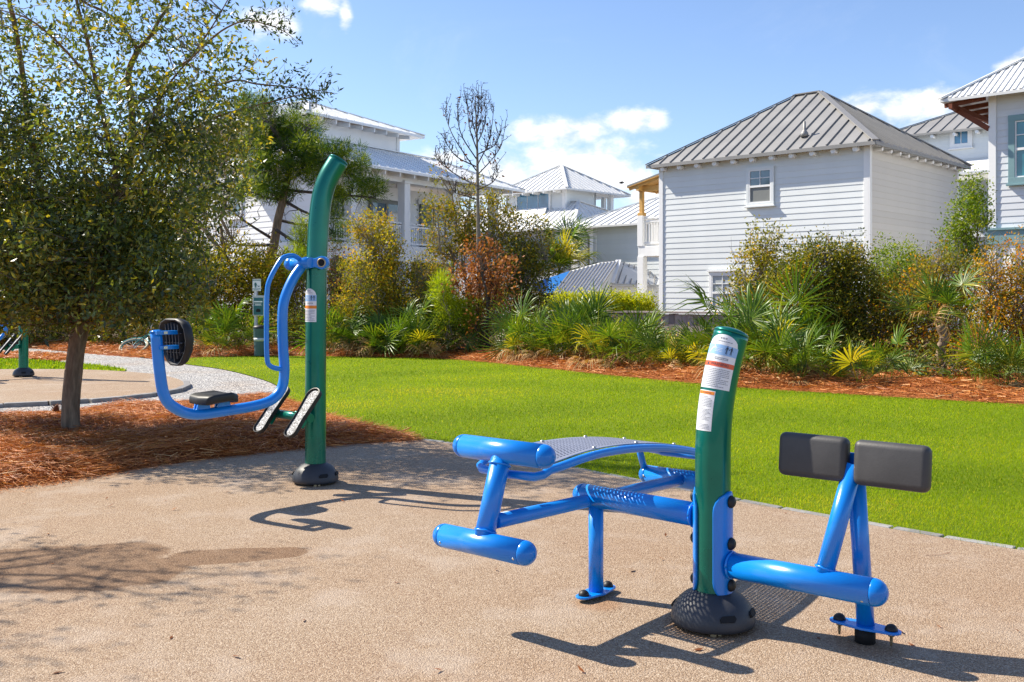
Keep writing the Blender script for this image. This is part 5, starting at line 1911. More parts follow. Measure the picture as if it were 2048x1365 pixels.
# ---- swing seat on the tall post
def swing_station():
    P = np.array([-1.377, 6.974, 0.0])
    t = thing('pendulum_swing', 'blue pendulum seat with black back shell hung on a tall curved green post', 'exercise swing', P)

    def S(s, tt, z):
        return P + np.array([-0.010, 0, 0]) + AX * s + BX * tt + UP * z
    r = 0.0725
    path = fine([P + np.array([dx, 0.4 * dx, z]) for z, dx in ((0.03, 0), (0.6, 0.001), (1.1, 0.003), (1.457, 0.007), (1.70, 0.015), (1.828, 0.022), (2.008, 0.044), (2.143, 0.086), (2.262, 0.150))], 6)
    mb = MB(); mb.tube(path, r, 36); post = mb.build('post', M['green'], t)
    sf = PostSurf(path, r)
    tip, td = path[-1], unit(path[-1] - path[-2])
    mb = MB(); mb.lathe([(r * 1.01, 0.0), (r * 1.01, 0.006), (r * 0.9, 0.013), (r * 0.5, 0.019), (0.001, 0.021)], tip, td, 36)
    mb.build('post_cap', M['green'], post)
    zero = unit(np.array([-P[0], -P[1], 0]))
    big_label(sf, sf.s_of_z(1.128), R(-42), zero, 0.112, 0.232, post, M['sticker_orange'], 'instruction_label', False)
    base_dome(t, P, zero, 0.160)
    # pivot: cross tube with ball end, link plate and ringed bearing
    zp = 1.537
    mb = MB(); mb.tube([S(-0.12, -0.105, zp), S(0.10, -0.105, zp)], 0.036, 24); mb.build('pivot_tube', M['blue'], t)
    mb = MB(); mb.lathe([(0.047 * math.cos(a), 0.047 * math.sin(a)) for a in np.linspace(-1.5, 1.5, 15)], S(-0.125, -0.105, zp - .004), AX, 24); mb.build('pivot_end', M['blue'], t)
    fx = np.array([0.985, -0.17, 0.0]); fn = np.array([-0.17, -0.985, 0.0])
    c = P + np.array([0.0, 0, zp]) + fn * 0.082 + np.array([0.0, 0, 0])
    poly = []
    for k in range(9):
        a = math.pi / 2 + math.pi * k / 8
        poly.append((-0.025 + 0.041 * math.cos(a), 0.041 * math.sin(a)))
    poly += [(0.0, -0.036), (0.035, -0.031), (0.055, -0.034)]
    for k in range(11):
        a = -math.pi * 0.62 + 1.24 * math.pi * k / 10
        poly.append((0.092 + 0.046 * math.cos(a), 0.046 * math.sin(a)))
    poly += [(0.055, 0.034), (0.035, 0.031), (0.0, 0.036)]
    mb = MB(); mb.prism(poly, c, fx, UP, fn, 0.045); lk = mb.build('link_plate', M['blue'], t, bevel=0.006)
    bc = c + fx * 0.092 + fn * 0.045
    mb = MB(); mb.lathe([(0.024, -0.004), (0.024, 0.006), (0.029, 0.008), (0.032, 0.004), (0.032, -0.004)], bc, fn, 24); mb.build('bearing_ring', M['brass'], lk)
    mb = MB(); mb.lathe([(0.0235, 0.0), (0.018, 0.004), (0.001, 0.006)], bc, fn, 20); mb.build('bearing_cap', M['dark'], lk)
    # swing arm and hand rail
    arm = [(-0.105, 1.515), (-0.184, 1.42), (-0.252, 1.283), (-0.268, 1.147), (-0.262, 0.95), (-0.252, 0.806), (-0.272, 0.688), (-0.349, 0.612), (-0.489, 0.580), (-0.755, 0.565), (-0.935, 0.564), (-1.057, 0.606), (-1.142, 0.687), (-1.178, 0.858), (-1.201, 1.088)]
    pa = [S(0, a, z) for a, z in arm]
    mb = MB(); mb.tube(fine(pa, 6), 0.0345, 24); am = mb.build('swing_arm', M['blue'], t)
    hr = [(-0.095, 1.535), (-0.13, 1.565), (-0.178, 1.585), (-0.239, 1.578), (-0.288, 1.547), (-0.372, 1.418), (-0.394, 1.317), (-0.398, 1.116), (-0.394, 0.898), (-0.365, 0.836), (-0.27, 0.808)]
    mb = MB(); mb.tube(fine([S(0, a, z) for a, z in hr], 6), 0.0165, 16); mb.build('hand_rail', M['blue'], am)
    # seat with its bracket
    c = S(0.0, -0.79, 0.672)
    seat_poly = [(-0.125, -0.11), (-0.09, -0.125), (0.06, -0.115), (0.125, -0.08), (0.13, 0.0), (0.125, 0.08), (0.06, 0.115), (-0.09, 0.125), (-0.125, 0.11), (-0.135, 0.0)]
    bm = bmesh.new()
    vsb = [bm.verts.new((x, y, -0.028)) for x, y in seat_poly]; vst = [bm.verts.new((x, y, 0.028)) for x, y in seat_poly]
    bm.faces.new(vsb[::-1]); bm.faces.new(vst)
    for k in range(len(vsb)):
        k2 = (k + 1) % len(vsb); bm.faces.new((vsb[k], vsb[k2], vst[k2], vst[k]))
    bmesh.ops.bevel(bm, geom=bm.edges[:], offset=0.018, segments=3, profile=0.5, affect='EDGES', clamp_overlap=True)
    bm.verts.ensure_lookup_table()
    vs = [c + BX * v.co.x + AX * v.co.y + UP * (v.co.z - 0.25 * v.co.x * v.co.x / 0.15 + 0.04 * v.co.x * 0) for v in bm.verts]
    fs = [tuple(x.index for x in f.verts) for f in bm.faces]; bm.free()
    mb = MB(); mb.add(vs, fs, True); mb.build('seat', M['rubber'], t)
    for dx in (-0.09, 0.06):
        mb = MB(); mb.prism([(-0.05, 0.0), (0.05, 0.0), (0.035, 0.055), (-0.035, 0.055)], S(0, -0.79 + dx, 0.592), BX, UP, AX, 0.012)
        mb.prism([(-0.05, 0.0), (0.05, 0.0), (0.035, 0.055), (-0.035, 0.055)], S(-0.03, -0.79 + dx, 0.592), BX, UP, AX, 0.012)
        mb.build('seat_bracket', M['blue'], am)
    # back shell: hollow moulded pad, ribs inside, seen from behind
    shp = [(-0.105, 0.10), (-0.085, 0.13), (-0.045, 0.148), (0.045, 0.148), (0.09, 0.13), (0.115, 0.095), (0.125, 0.02), (0.105, -0.055), (0.06, -0.12), (0.03, -0.142), (-0.03, -0.142), (-0.06, -0.12), (-0.10, -0.055), (-0.12, 0.02)]
    bc = S(-0.015, -1.085, 1.018)
    tl = unit(UP - BX * 0.10); bn = unit(BX - tl * np.dot(BX, tl))
    shp = [(x * 1.3, y) for x, y in shp]
    n = len(shp)
    vs, fs = [], []
    rings = [(1.0, 0.0), (1.02, 0.03), (0.96, 0.058), (0.80, 0.072)]
    for sc, dz in rings:
        vs += [bc + AX * x * sc + tl * y * sc + bn * dz for x, y in shp]
    inner = len(vs)
    for sc, dz in ((0.93, 0.0), (0.90, 0.045)):
        vs += [bc + AX * x * sc + tl * y * sc + bn * dz for x, y in shp]
    for j in range(3):
        for k in range(n):
            k2 = (k + 1) % n; fs.append((j * n + k, j * n + k2, (j + 1) * n + k2, (j + 1) * n + k))
    fs.append(tuple(3 * n + k for k in range(n)))
    for k in range(n):
        k2 = (k + 1) % n
        fs.append((k, inner + k, inner + k2, k2)); fs.append((inner + k, inner + n + k, inner + n + k2, inner + k2))
    fs.append(tuple(inner + n + k for k in reversed(range(n))))
    mb = MB(); mb.add(vs, fs, True)
    sh = mb.build('back_shell', M['rubber'], t)
    for x in (-0.07, -0.035, 0.0, 0.035, 0.07):
        lo, hi = (-0.12 + abs(x) * 0.6), 0.128 - abs(x) * 0.18
        mb = MB(); mb.obox(bc + AX * x + tl * (lo + hi) / 2 + bn * 0.024, (0.003, 0.02, (hi - lo) / 2), [AX, bn, tl]); mb.build('rib', M['dome'], sh)
    for y in (-0.06, 0.0, 0.06):
        mb = MB(); mb.obox(bc + tl * y + bn * 0.026, (0.1, 0.018, 0.003), [AX, bn, tl]); mb.build('rib', M['dome'], sh)
    for z, a0 in ((1.085, -1.225), (0.995, -1.20)):
        mb = MB(); mb.obox(S(0.03, (a0 - 1.06) / 2, z), (0.022, (-1.06 - a0) / 2, 0.012), [AX, BX, UP]); b_ = mb.build('shell_bracket', M['blue'], am, bevel=0.003)
        for dx in (0.02, 0.13):
            mb = MB(); mb.obox(S(0.054, -1.19 + dx, z), (0.004, 0.012, 0.008), [AX, BX, UP]); mb.build('bolt', M['steel'], b_)
    mb = MB(); mb.lathe([(0.036, -0.002), (0.036, 0.006), (0.02, 0.012), (0.001, 0.013)], S(0, -1.2025, 1.09), unit(pa[-1] - pa[-2]), 20); mb.build('arm_cap', M['blue_cap'], am)
    # pedals on their cross bar
    mb = MB(); mb.tube([S(-0.30, -0.13, 0.478), S(0.13, -0.13, 0.474)], 0.030, 24); mb.build('pedal_bar', M['green'], t)
    mb = MB(); mb.tube([S(-0.02, -0.04, 0.476), S(-0.02, -0.15, 0.476)], 0.036, 20); mb.build('bar_mount', M['green'], t)
    for s in (0.10, -0.25):
        e = unit(BX * 0.63 + UP * 0.775); nn = unit(-BX * 0.775 + UP * 0.63)
        c = S(s, -0.165, 0.505)
        ol = []
        for k in range(13):
            a = -math.pi / 2 + math.pi * k / 12 + math.pi / 2
            ol.append((0.062 * math.cos(a), 0.145 + 0.052 * math.sin(a)))
        ol += [(-0.055, 0.03), (-0.050, -0.04)]
        for k in range(13):
            a = math.pi + math.pi * k / 12
            ol.append((0.054 * math.cos(a), -0.150 + 0.046 * math.sin(a)))
        ol += [(0.050, -0.04), (0.055, 0.03)]
        sc = 0.86
        mb = MB(); mb.prism([(x * sc, y * 0.94) for x, y in ol], c, AX, e, nn, 0.012); pd = mb.build('pedal', M['rubber'], t)
        n_ = len(ol); vs = []
        for (k_, h) in ((1.0, -0.004), (1.03, 0.026), (0.97, 0.027), (0.90, 0.012)):
            vs += [c + AX * x * k_ + e * y * (1 - (1 - k_) * 0.5) + nn * h for x, y in ol]
        fs = []
        for j in range(3):
            for k in range(n_):
                k2 = (k + 1) % n_; fs.append((j * n_ + k, j * n_ + k2, (j + 1) * n_ + k2, (j + 1) * n_ + k))
        mb = MB(); mb.add(vs, fs, False); mb.build('rim', M['rubber'], pd)
        mb = MB(); mb.prism([(x * 0.84, y * 0.92) for x, y in ol], c + nn * 0.0125, AX, e, nn, 0.003); mb.build('tread', M['tread'], pd)
        mb = MB(); mb.obox(c - nn * 0.025 - e * 0.03, (0.022, 0.06, 0.022), [AX, e, nn]); mb.build('pedal_bracket', M['green'], pd, bevel=0.004)
    return t


sw = swing_station()
g = G(47, 757)
far_sw = copy_tree(sw)
far_sw.location = (g[0], g[1], 0.03)
far_sw.rotation_euler = (0, 0, R(-6))
far_sw['label'] = 'distant blue and green exercise swing on the far patio behind the oak'
for o in (sw, far_sw):
    o['group'] = 'outdoor exercise swings'
# ------------------------------------------------------------------ vegetation
def leaf_arrays(centers, n_each, sigma, L, W, rng, radial=False, droop=0.0, tint=0.5, tvar=0.18, cvar=0.18, up=0.0):
    """leaf blades scattered round clump centres"""
    centers = np.asarray(centers, float)
    K = len(centers)
    if K == 0:
        return np.zeros((0, 3)), np.zeros((0, 4), int), np.zeros(0)
    n = np.maximum(1, rng.poisson(n_each, K))
    idx = np.repeat(np.arange(K), n)
    N = len(idx)
    sg = np.asarray(sigma, float) * np.ones(3)
    off = rng.normal(0, 1, (N, 3)) * sg
    p = centers[idx] + off
    if radial:
        d = off / (np.linalg.norm(off, axis=1)[:, None] + 1e-9) + rng.normal(0, 0.25, (N, 3))
    else:
        d = rng.normal(0, 1, (N, 3)) + off / (np.linalg.norm(off, axis=1)[:, None] + 1e-9) * 0.6
    d[:, 2] += up - droop
    d /= np.linalg.norm(d, axis=1)[:, None]
    q = rng.normal(0, 1, (N, 3))
    wv = np.cross(d, q); wv /= np.linalg.norm(wv, axis=1)[:, None] + 1e-9
    Ls = L * rng.uniform(0.6, 1.3, N); Ws = W * rng.uniform(0.6, 1.25, N)
    nn = np.cross(d, wv)
    a = p; b = p + d * (Ls * 0.45)[:, None] + wv * (Ws / 2)[:, None] + nn * (Ws * 0.15)[:, None]
    c = p + d * Ls[:, None]; e = p + d * (Ls * 0.45)[:, None] - wv * (Ws / 2)[:, None] + nn * (Ws * 0.15)[:, None]
    V = np.stack([a, b, c, e], 1).reshape(-1, 3)
    F = np.arange(N * 4).reshape(-1, 4)
    ct = rng.normal(tint, cvar, K)
    T = np.clip(ct[idx] + rng.normal(0, tvar, N), 0, 1)
    return V, F, T


def merge(parts):
    V, F, T, o = [], [], [], 0
    for v, f, t in parts:
        if len(v):
            V.append(v); F.append(f + o); T.append(t); o += len(v)
    return np.concatenate(V), np.concatenate(F), np.concatenate(T)


def twig_arrays(paths, rads, sides=3):
    """thin tapering rods: each path (m,3) with radii (m,)"""
    V, F, o = [], [], 0
    for p, r in zip(paths, rads):
        p = np.asarray(p, float); m = len(p)
        d = np.gradient(p, axis=0); d /= np.linalg.norm(d, axis=1)[:, None] + 1e-9
        ref = np.array([0.31, 0.17, 0.93]) if abs(d[0][2]) < 0.8 else np.array([0.9, 0.4, 0.1])
        x = np.cross(d, ref); x /= np.linalg.norm(x, axis=1)[:, None] + 1e-9
        y = np.cross(d, x)
        a = 2 * np.pi * np.arange(sides) / sides
        ring = p[:, None, :] + (x[:, None, :] * np.cos(a)[None, :, None] + y[:, None, :] * np.sin(a)[None, :, None]) * np.asarray(r)[:, None, None]
        V.append(ring.reshape(-1, 3))
        for i in range(m - 1):
            for k in range(sides):
                k2 = (k + 1) % sides
                F.append((o + i * sides + k, o + i * sides + k2, o + (i + 1) * sides + k2, o + (i + 1) * sides + k))
        o += m * sides
    return np.concatenate(V), np.array(F)


def wobble(a, b, rng, k=4, amt=0.08):
    a, b = np.asarray(a, float), np.asarray(b, float)
    L = np.linalg.norm(b - a)
    t = np.linspace(0, 1, k)[:, None]
    p = a + (b - a) * t
    p[1:-1] += rng.normal(0, amt * L, (k - 2, 3))
    return p


def blob(u, v, ru, rv, Y, dy=0.0, depth=None):
    c = AT(u, v, Y + dy)
    k = (Y + dy) / FPX
    rx, rz = ru * k, rv * k
    return c, np.array([rx, depth if depth else max(0.35, 0.8 * min(rx, 1.6 * rz)), rz])


def in_blob(c, r, n, rng, shell=0.35):
    d = rng.normal(0, 1, (n, 3)); d /= np.linalg.norm(d, axis=1)[:, None]
    rad = (shell + (1 - shell) * rng.random(n)) ** 0.6 * (1 + 0.45 * rng.random(n) ** 4)
    p = c + d * rad[:, None] * r
    return p[p[:, 2] > 0.05]


def shrub(name, label, cat, base_uv, Y, blobs, mat, seed, group=None, clump_m2=26, leaves=26, sigma=0.09, L=0.075, W=0.035, tint=0.45,
          bark='twig', stem_r=0.035, n_twig=70, radial=False, up=0.15, mat2=None, share2=0.0, base=None, twig_r=0.006, extra_bare=0, crown_name='crown', cvar=0.18):
    rng = np.random.default_rng(seed)
    if base is None:
        base = np.array([(base_uv - CXP) / FPX * Y, Y, -0.02])
    t = thing(name, label, cat, base, group)
    cl1, cl2, paths, rads = [], [], [], []
    skel = []
    for bl in blobs:
        u, v, ru, rv = bl[:4]; dens = bl[4] if len(bl) > 4 else 1.0; dy = bl[5] if len(bl) > 5 else rng.uniform(-0.3, 0.3)
        c, r = blob(u, v, ru, rv, Y, dy)
        n = max(3, int(clump_m2 * dens * math.pi * r[0] * r[2] * 3.0))
        pts = in_blob(c, r, n, rng)
        if share2 and mat2:
            m2 = rng.random(len(pts)) < share2
            cl2.append(pts[m2]); cl1.append(pts[~m2])
        else:
            cl1.append(pts)
        st = wobble(base + np.array([rng.normal(0, 0.08), rng.normal(0, 0.08), 0]), c + np.array([0, 0, -r[2] * 0.2]), rng, 6, 0.05)
        paths.append(st); rads.append(np.linspace(stem_r, stem_r * 0.35, 6))
        skel.append(st)
        k = min(len(pts), int(n_twig * dens / max(1, len(blobs))) + 2)
        for q in pts[:k]:
            j = rng.integers(3, 6)
            a = st[j]
            paths.append(wobble(a, q, rng, 4, 0.08)); rads.append(np.linspace(twig_r * 1.6, twig_r * 0.5, 4))
        for _ in range(int(extra_bare / max(1, len(blobs)))):
            q = c + np.array([rng.normal(0, r[0] * .6), rng.normal(0, r[1] * .5), r[2] * rng.uniform(0.6, 1.5)])
            paths.append(wobble(st[4], q, rng, 5, 0.07)); rads.append(np.linspace(twig_r * 1.3, twig_r * 0.35, 5))
    cl1 = np.concatenate(cl1)
    V, F, T = leaf_arrays(cl1, leaves, sigma, L, W, rng, radial, 0.0, tint, 0.16, cvar, up)
    np_mesh(crown_name, V, F, mat, t, T)
    if share2 and mat2:
        V, F, T = leaf_arrays(np.concatenate(cl2), leaves, sigma, L, W, rng, radial, 0.0, 0.5, 0.2, 0.18, up)
        np_mesh('turning_leaves', V, F, mat2, t, T)
    V, F = twig_arrays(paths, rads, 4)
    np_mesh('stems', V, F, M[bark], t)
    return t


# ---- the oak beside the bench
def ridge(mb, rings, seg, rng):
    """furrowed bark: plates and cracks raised on a trunk tube"""
    v = np.array(mb.v).reshape(rings, seg, 3)
    c = v.mean(1, keepdims=True)
    d = v - c
    rad = np.linalg.norm(d, axis=2, keepdims=True)
    col = rng.normal(0, 1, (1, seg))
    n = np.zeros((rings, seg))
    cur = rng.normal(0, 1, seg)
    for i in range(rings):
        cur = 0.72 * cur + 0.55 * rng.normal(0, 1, seg)
        n[i] = cur
    n = np.clip(n + 0.6 * col, -1.6, 1.2)
    lump = np.array([0.05 * math.exp(-((i - 11) / 1.3) ** 2) for i in range(rings)])[:, None] * np.maximum(0, np.cos(np.arange(seg) / seg * 2 * np.pi - 3.4))[None, :] * 4
    v2 = c + d * (1 + 0.05 * n[:, :, None] + lump[:, :, None])
    mb.v = [tuple(p) for p in v2.reshape(-1, 3)]


def oak_tree():
    Y = 9.3
    rng = np.random.default_rng(31)
    base = G(145, 873)
    t = thing('oak_tree', 'small leafed oak with slim bare trunk in the pine straw beside the swing', 'tree', base)

    def px(lst, y0=Y, dys=None):
        return [AT(u, v, y0 + (dys[i] if dys else 0)) for i, (u, v) in enumerate(lst)]
    mb = MB()
    tr = px([(143, 884), (142, 868), (141, 830), (143, 790), (147, 745), (152, 705), (158, 672), (166, 640), (184, 580), (207, 510), (222, 455), (230, 400), (234, 330)])
    mb.tube(fine(tr, 3), list(np.interp(np.linspace(0, 1, 37), [0, 0.05, 0.12, 0.5, 0.62, 0.8, 1], [0.125, 0.090, 0.078, 0.074, 0.058, 0.042, 0.032])), 36)
    ridge(mb, 37, 36, rng)
    trunk = mb.build('trunk', M['bark'], t)
    # bark ridges follow the trunk
    limbs = {
        'left_top': (px([(234, 330), (221, 293), (204, 224), (193, 172), (176, 86), (155, 10), (140, -80)]), 0.026, 0.012),
        'right_top': (px([(234, 330), (250, 318), (268, 306), (288, 285), (296, 255), (320, 200), (352, 150), (400, 100)], Y, [0, -.05, -.1, -.2, -.3, -.5, -.6, -.8]), 0.02, 0.006),
        'second': (px([(166, 640), (205, 520), (250, 380), (262, 300), (264, 220), (257, 148), (276, 100)], Y, [0, .3, .5, .55, .6, .6, .6]), 0.045, 0.028),
        'fork_l': (px([(276, 100), (255, 68), (241, 48), (205, 22), (172, 7), (140, -20)], Y, [.6] * 6), 0.019, 0.01),
        'fork_r': (px([(276, 100), (303, 69), (318, 40), (330, 24), (344, 0), (370, -60)], Y, [.6] * 6), 0.022, 0.011),
        'far_left': (px([(158, 672), (130, 560), (90, 420), (58, 250), (45, 148), (34, 76), (18, 0), (5, -60)], Y, [0, .2, .4, .5, .5, .5, .5, .5]), 0.04, 0.018),
        'far_left2': (px([(36, 80), (30, 40), (20, 3), (22, -40)], Y, [.5] * 4), 0.016, 0.010),
        'spray_a': (px([(264, 220), (320, 160), (379, 119), (430, 72), (461, 52), (490, 42), (516, 45), (551, 55), (575, 68), (596, 86)], Y, [.5, .3, .1, 0, -.1, -.1, -.2, -.2, -.25, -.3]), 0.013, 0.0022),
        'spray_b': (px([(255, 330), (310, 250), (380, 195), (465, 162), (510, 168), (551, 172), (590, 176), (633, 181), (675, 188)], Y, [.4, .2, 0, -.2, -.3, -.3, -.4, -.4, -.5]), 0.014, 0.002),
        'spray_c': (px([(250, 380), (330, 300), (420, 240), (500, 215), (560, 200), (610, 190), (625, 205)], Y, [.4, .1, -.1, -.2, -.3, -.4, -.4]), 0.014, 0.002),
        'spray_d': (px([(379, 119), (420, 60), (450, 10), (470, -30)], Y, [.1, 0, -.1, -.1]), 0.009, 0.003),
        'mid_r': (px([(215, 490), (290, 440), (370, 380), (440, 330), (500, 290)], Y, [0, .3, .5, .6, .6]), 0.015, 0.003),
        'mid_l': (px([(200, 530), (140, 470), (80, 420), (10, 380), (-60, 340)], Y, [0, .3, .5, .6, .6]), 0.024, 0.006),
        'low_r': (px([(180, 600), (260, 560), (340, 560), (420, 570)], Y, [0, .2, .3, .3]), 0.014, 0.004),
        'low_l': (px([(175, 610), (110, 570), (40, 560), (-60, 560)], Y, [0, .2, .3, .3]), 0.014, 0.005),
        'back': (px([(195, 540), (220, 430), (300, 360), (360, 280)], Y, [0, .8, 1.4, 1.7]), 0.025, 0.006),
        'back_l': (px([(195, 540), (150, 430), (90, 330), (40, 240)], Y, [0, .8, 1.3, 1.5]), 0.025, 0.006),
        'top_m': (px([(193, 172), (120, 90), (60, 40), (0, 20)], Y, [0, -.2, -.4, -.5]), 0.014, 0.005),
    }
    skel = [np.array(p) for p in tr[7:]]
    for k, (pts, r0, r1) in limbs.items():
        mb = MB(); f = fine(pts, 4); mb.tube(f, list(np.linspace(r0, r1, len(f))), 10)
        mb.build('limb', M['bark_warm'], trunk)
        skel += list(f)
    skel = np.array(skel)
    # crown: clumps on twigs, thick low down, open at the top with sprays reaching right
    BL = [(60, 610, 150, 45, 1.25), (190, 590, 110, 60, 1.2), (300, 590, 95, 55, 1.25), (40, 520, 130, 70, 1.3), (160, 490, 110, 80, 1.15), (290, 490, 100, 75, 1.2), (385, 540, 55, 60, .8), (-90, 560, 120, 90, 1.2),
          (80, 410, 110, 70, 1.15), (200, 390, 90, 70, 1.0), (320, 390, 95, 75, 1.1), (415, 400, 50, 60, .55), (-90, 400, 120, 110, 1.1),
          (60, 300, 120, 70, .95), (190, 290, 80, 70, .8), (330, 290, 90, 70, 1.0), (430, 290, 65, 55, .75), (490, 250, 45, 45, .55),
          (40, 190, 110, 70, .62), (160, 170, 80, 60, .5), (300, 190, 90, 65, .75), (400, 190, 70, 60, .75), (470, 130, 50, 45, .5),
          (60, 70, 110, 60, .45), (200, 60, 90, 55, .45), (330, 60, 80, 55, .6), (420, 70, 60, 55, .6), (-80, 200, 110, 120, .7), (-60, 40, 90, 80, .5),
          (120, -60, 160, 60, .5), (330, -60, 130, 60, .55), (480, 340, 40, 50, .35), (250, 625, 130, 25, .7), (60, 630, 90, 22, .5)]
    cl = []
    for (u, v, ru, rv, dn) in BL:
        c, r = blob(u, v, ru, rv, Y, rng.uniform(-0.35, 0.5), 1.0)
        n = int(dn * (250 if v > 240 else 165) * math.pi * r[0] * r[2])
        cl.append(in_blob(c, r, n, rng, 0.05))
    cl = np.concatenate(cl)
    yel = rng.random(len(cl)) < 0.14
    parts = [leaf_arrays(cl[~yel], 21, 0.068, 0.066, 0.027, rng, False, 0.05, 0.46, 0.2, 0.2, 0.1), leaf_arrays(cl[yel], 21, 0.068, 0.066, 0.027, rng, False, 0.0, 0.75, 0.15, 0.13, 0.1)]
    # leaves strung along the outer sprays
    for k in ('spray_a', 'spray_b', 'spray_c', 'spray_d', 'right_top', 'fork_l', 'fork_r', 'left_top'):
        f = np.array(fine(limbs[k][0], 10))
        s = len(f) // 2 if k.startswith('spray') else 0
        c = f[s:] + rng.normal(0, 0.012, (len(f) - s, 3))
        parts.append(leaf_arrays(c, 3.0, 0.03, 0.058, 0.02, rng, False, 0.0, 0.25, 0.15, 0.1, 0.1))
    paths, rads = [], []
    # side twigs of the sprays
    for k in ('spray_a', 'spray_b', 'spray_c'):
        f = np.array(fine(limbs[k][0], 6)); m = len(f)
        for _ in range(16):
            i = rng.integers(m // 2, m - 4)
            q = f[i] + np.array([rng.uniform(0.02, 0.22), rng.normal(0, .08), rng.choice([-1, 1]) * rng.uniform(0.04, 0.2)])
            w_ = wobble(f[i], q, rng, 4, 0.06)
            paths.append(w_); rads.append(np.linspace(0.0028, 0.0012, 4))
            parts.append(leaf_arrays(w_[1:], 2.2, 0.022, 0.055, 0.019, rng, False, 0.0, 0.25, 0.15, 0.1, 0.1))
    V, F, T = merge(parts)
    np_mesh('crown', V, F, M['oak_leaf'], t, T)
    for q in cl[rng.permutation(len(cl))[:900]]:
        d = np.linalg.norm(skel - q, axis=1); j = np.argmin(d + (skel[:, 2] > q[2]) * 0.3)
        if d[j] < 1.3:
            paths.append(wobble(skel[j], q, rng, 4, 0.09)); rads.append(np.linspace(0.0065, 0.002, 4))
    V, F = twig_arrays(paths, rads, 3)
    np_mesh('twigs', V, F, M['twig'], trunk)


oak_tree()


# a second oak stands outside the left edge and dapples the stained corner of the patio
def side_oak():
    rng = np.random.default_rng(32)
    base = np.array([-5.75, 6.0, 0])
    t = thing('oak_tree', 'thin oak standing just outside the left edge with its shadow on the stained patio', 'tree', base)
    mb = MB(); mb.tube(fine([base + np.array(p) for p in ((0, 0, -.05), (.03, .02, .8), (-.05, 0, 1.6), (.05, .05, 2.6), (.0, .1, 3.6))], 4), list(np.linspace(0.08, 0.03, 17)), 12)
    trunk = mb.build('trunk', M['bark'], t)
    paths, rads, parts = [], [], []
    for k in range(26):
        a = rng.uniform(0, 6.28); h = rng.uniform(1.7, 3.4)
        p = wobble(base + UP * h, base + np.array([math.cos(a) * rng.uniform(.6, 1.3), math.sin(a) * rng.uniform(.5, 1.1), h + rng.uniform(.1, .8)]), rng, 5, 0.06)
        paths.append(p); rads.append(np.linspace(0.02, 0.004, 5))
        parts.append(leaf_arrays(p[2:] + rng.normal(0, .05, (3, 3)), 30, 0.13, 0.06, 0.025, rng, tint=0.35))
    V, F, T = merge(parts); np_mesh('crown', V, F, M['oak_leaf'], t, T)
    V, F = twig_arrays(paths, rads, 5); np_mesh('limbs', V, F, M['bark_warm'], trunk)


side_oak()

# ---- trees and big shrubs behind the lawn, left to right
sh = shrub
sh('wax_myrtle', 'dark leafy thicket tree at the far left behind the oak crown', 'tree', 40, 27.5, [(30, 600, 130, 75), (-60, 520, 120, 110), (60, 500, 110, 80), (20, 420, 90, 60, .8), (120, 440, 80, 60, .7)], M['olive_leaf'], 101, cvar=0.24, L=0.11, W=0.055, sigma=0.14, clump_m2=22, leaves=24, tint=0.5, stem_r=0.08, mat2=M['yellow_leaf'], share2=0.35)
sh('wax_myrtle', 'olive thicket behind the oak trunk and the fallen bicycle', 'tree', 250, 26.5, [(180, 610, 100, 70), (270, 590, 100, 80), (330, 530, 90, 90), (230, 500, 90, 70), (300, 440, 80, 60, .8), (360, 620, 70, 60)], M['olive_leaf'], 102, L=0.10, W=0.05, sigma=0.13, clump_m2=22, leaves=24, tint=0.5, stem_r=0.07, mat2=M['yellow_leaf'], share2=0.4)
sh('bay_tree', 'slim dark trunked tree between the oak crown and the white house', 'tree', 408, 25.6, [(400, 330, 70, 60, .7), (430, 270, 60, 50, .6), (470, 330, 40, 50, .4), (380, 420, 50, 50, .5), (440, 440, 50, 40, .3)], M['olive_leaf'], 103, L=0.09, W=0.042, sigma=0.13, clump_m2=20, leaves=22, tint=0.5, stem_r=0.09, bark='bark', n_twig=120, extra_bare=60)
sh('wax_myrtle', 'broad yellow green shrub mass behind the dog waste station', 'shrub', 470, 25.0, [(430, 600, 70, 75), (500, 580, 70, 75), (560, 600, 60, 80), (470, 535, 70, 45), (550, 535, 60, 35), (400, 560, 50, 60), (600, 590, 45, 80)], M['yellow_leaf'], 104, L=0.085, W=0.042, sigma=0.12, clump_m2=26, leaves=24, tint=0.38, mat2=M['olive_leaf'], share2=0.3)


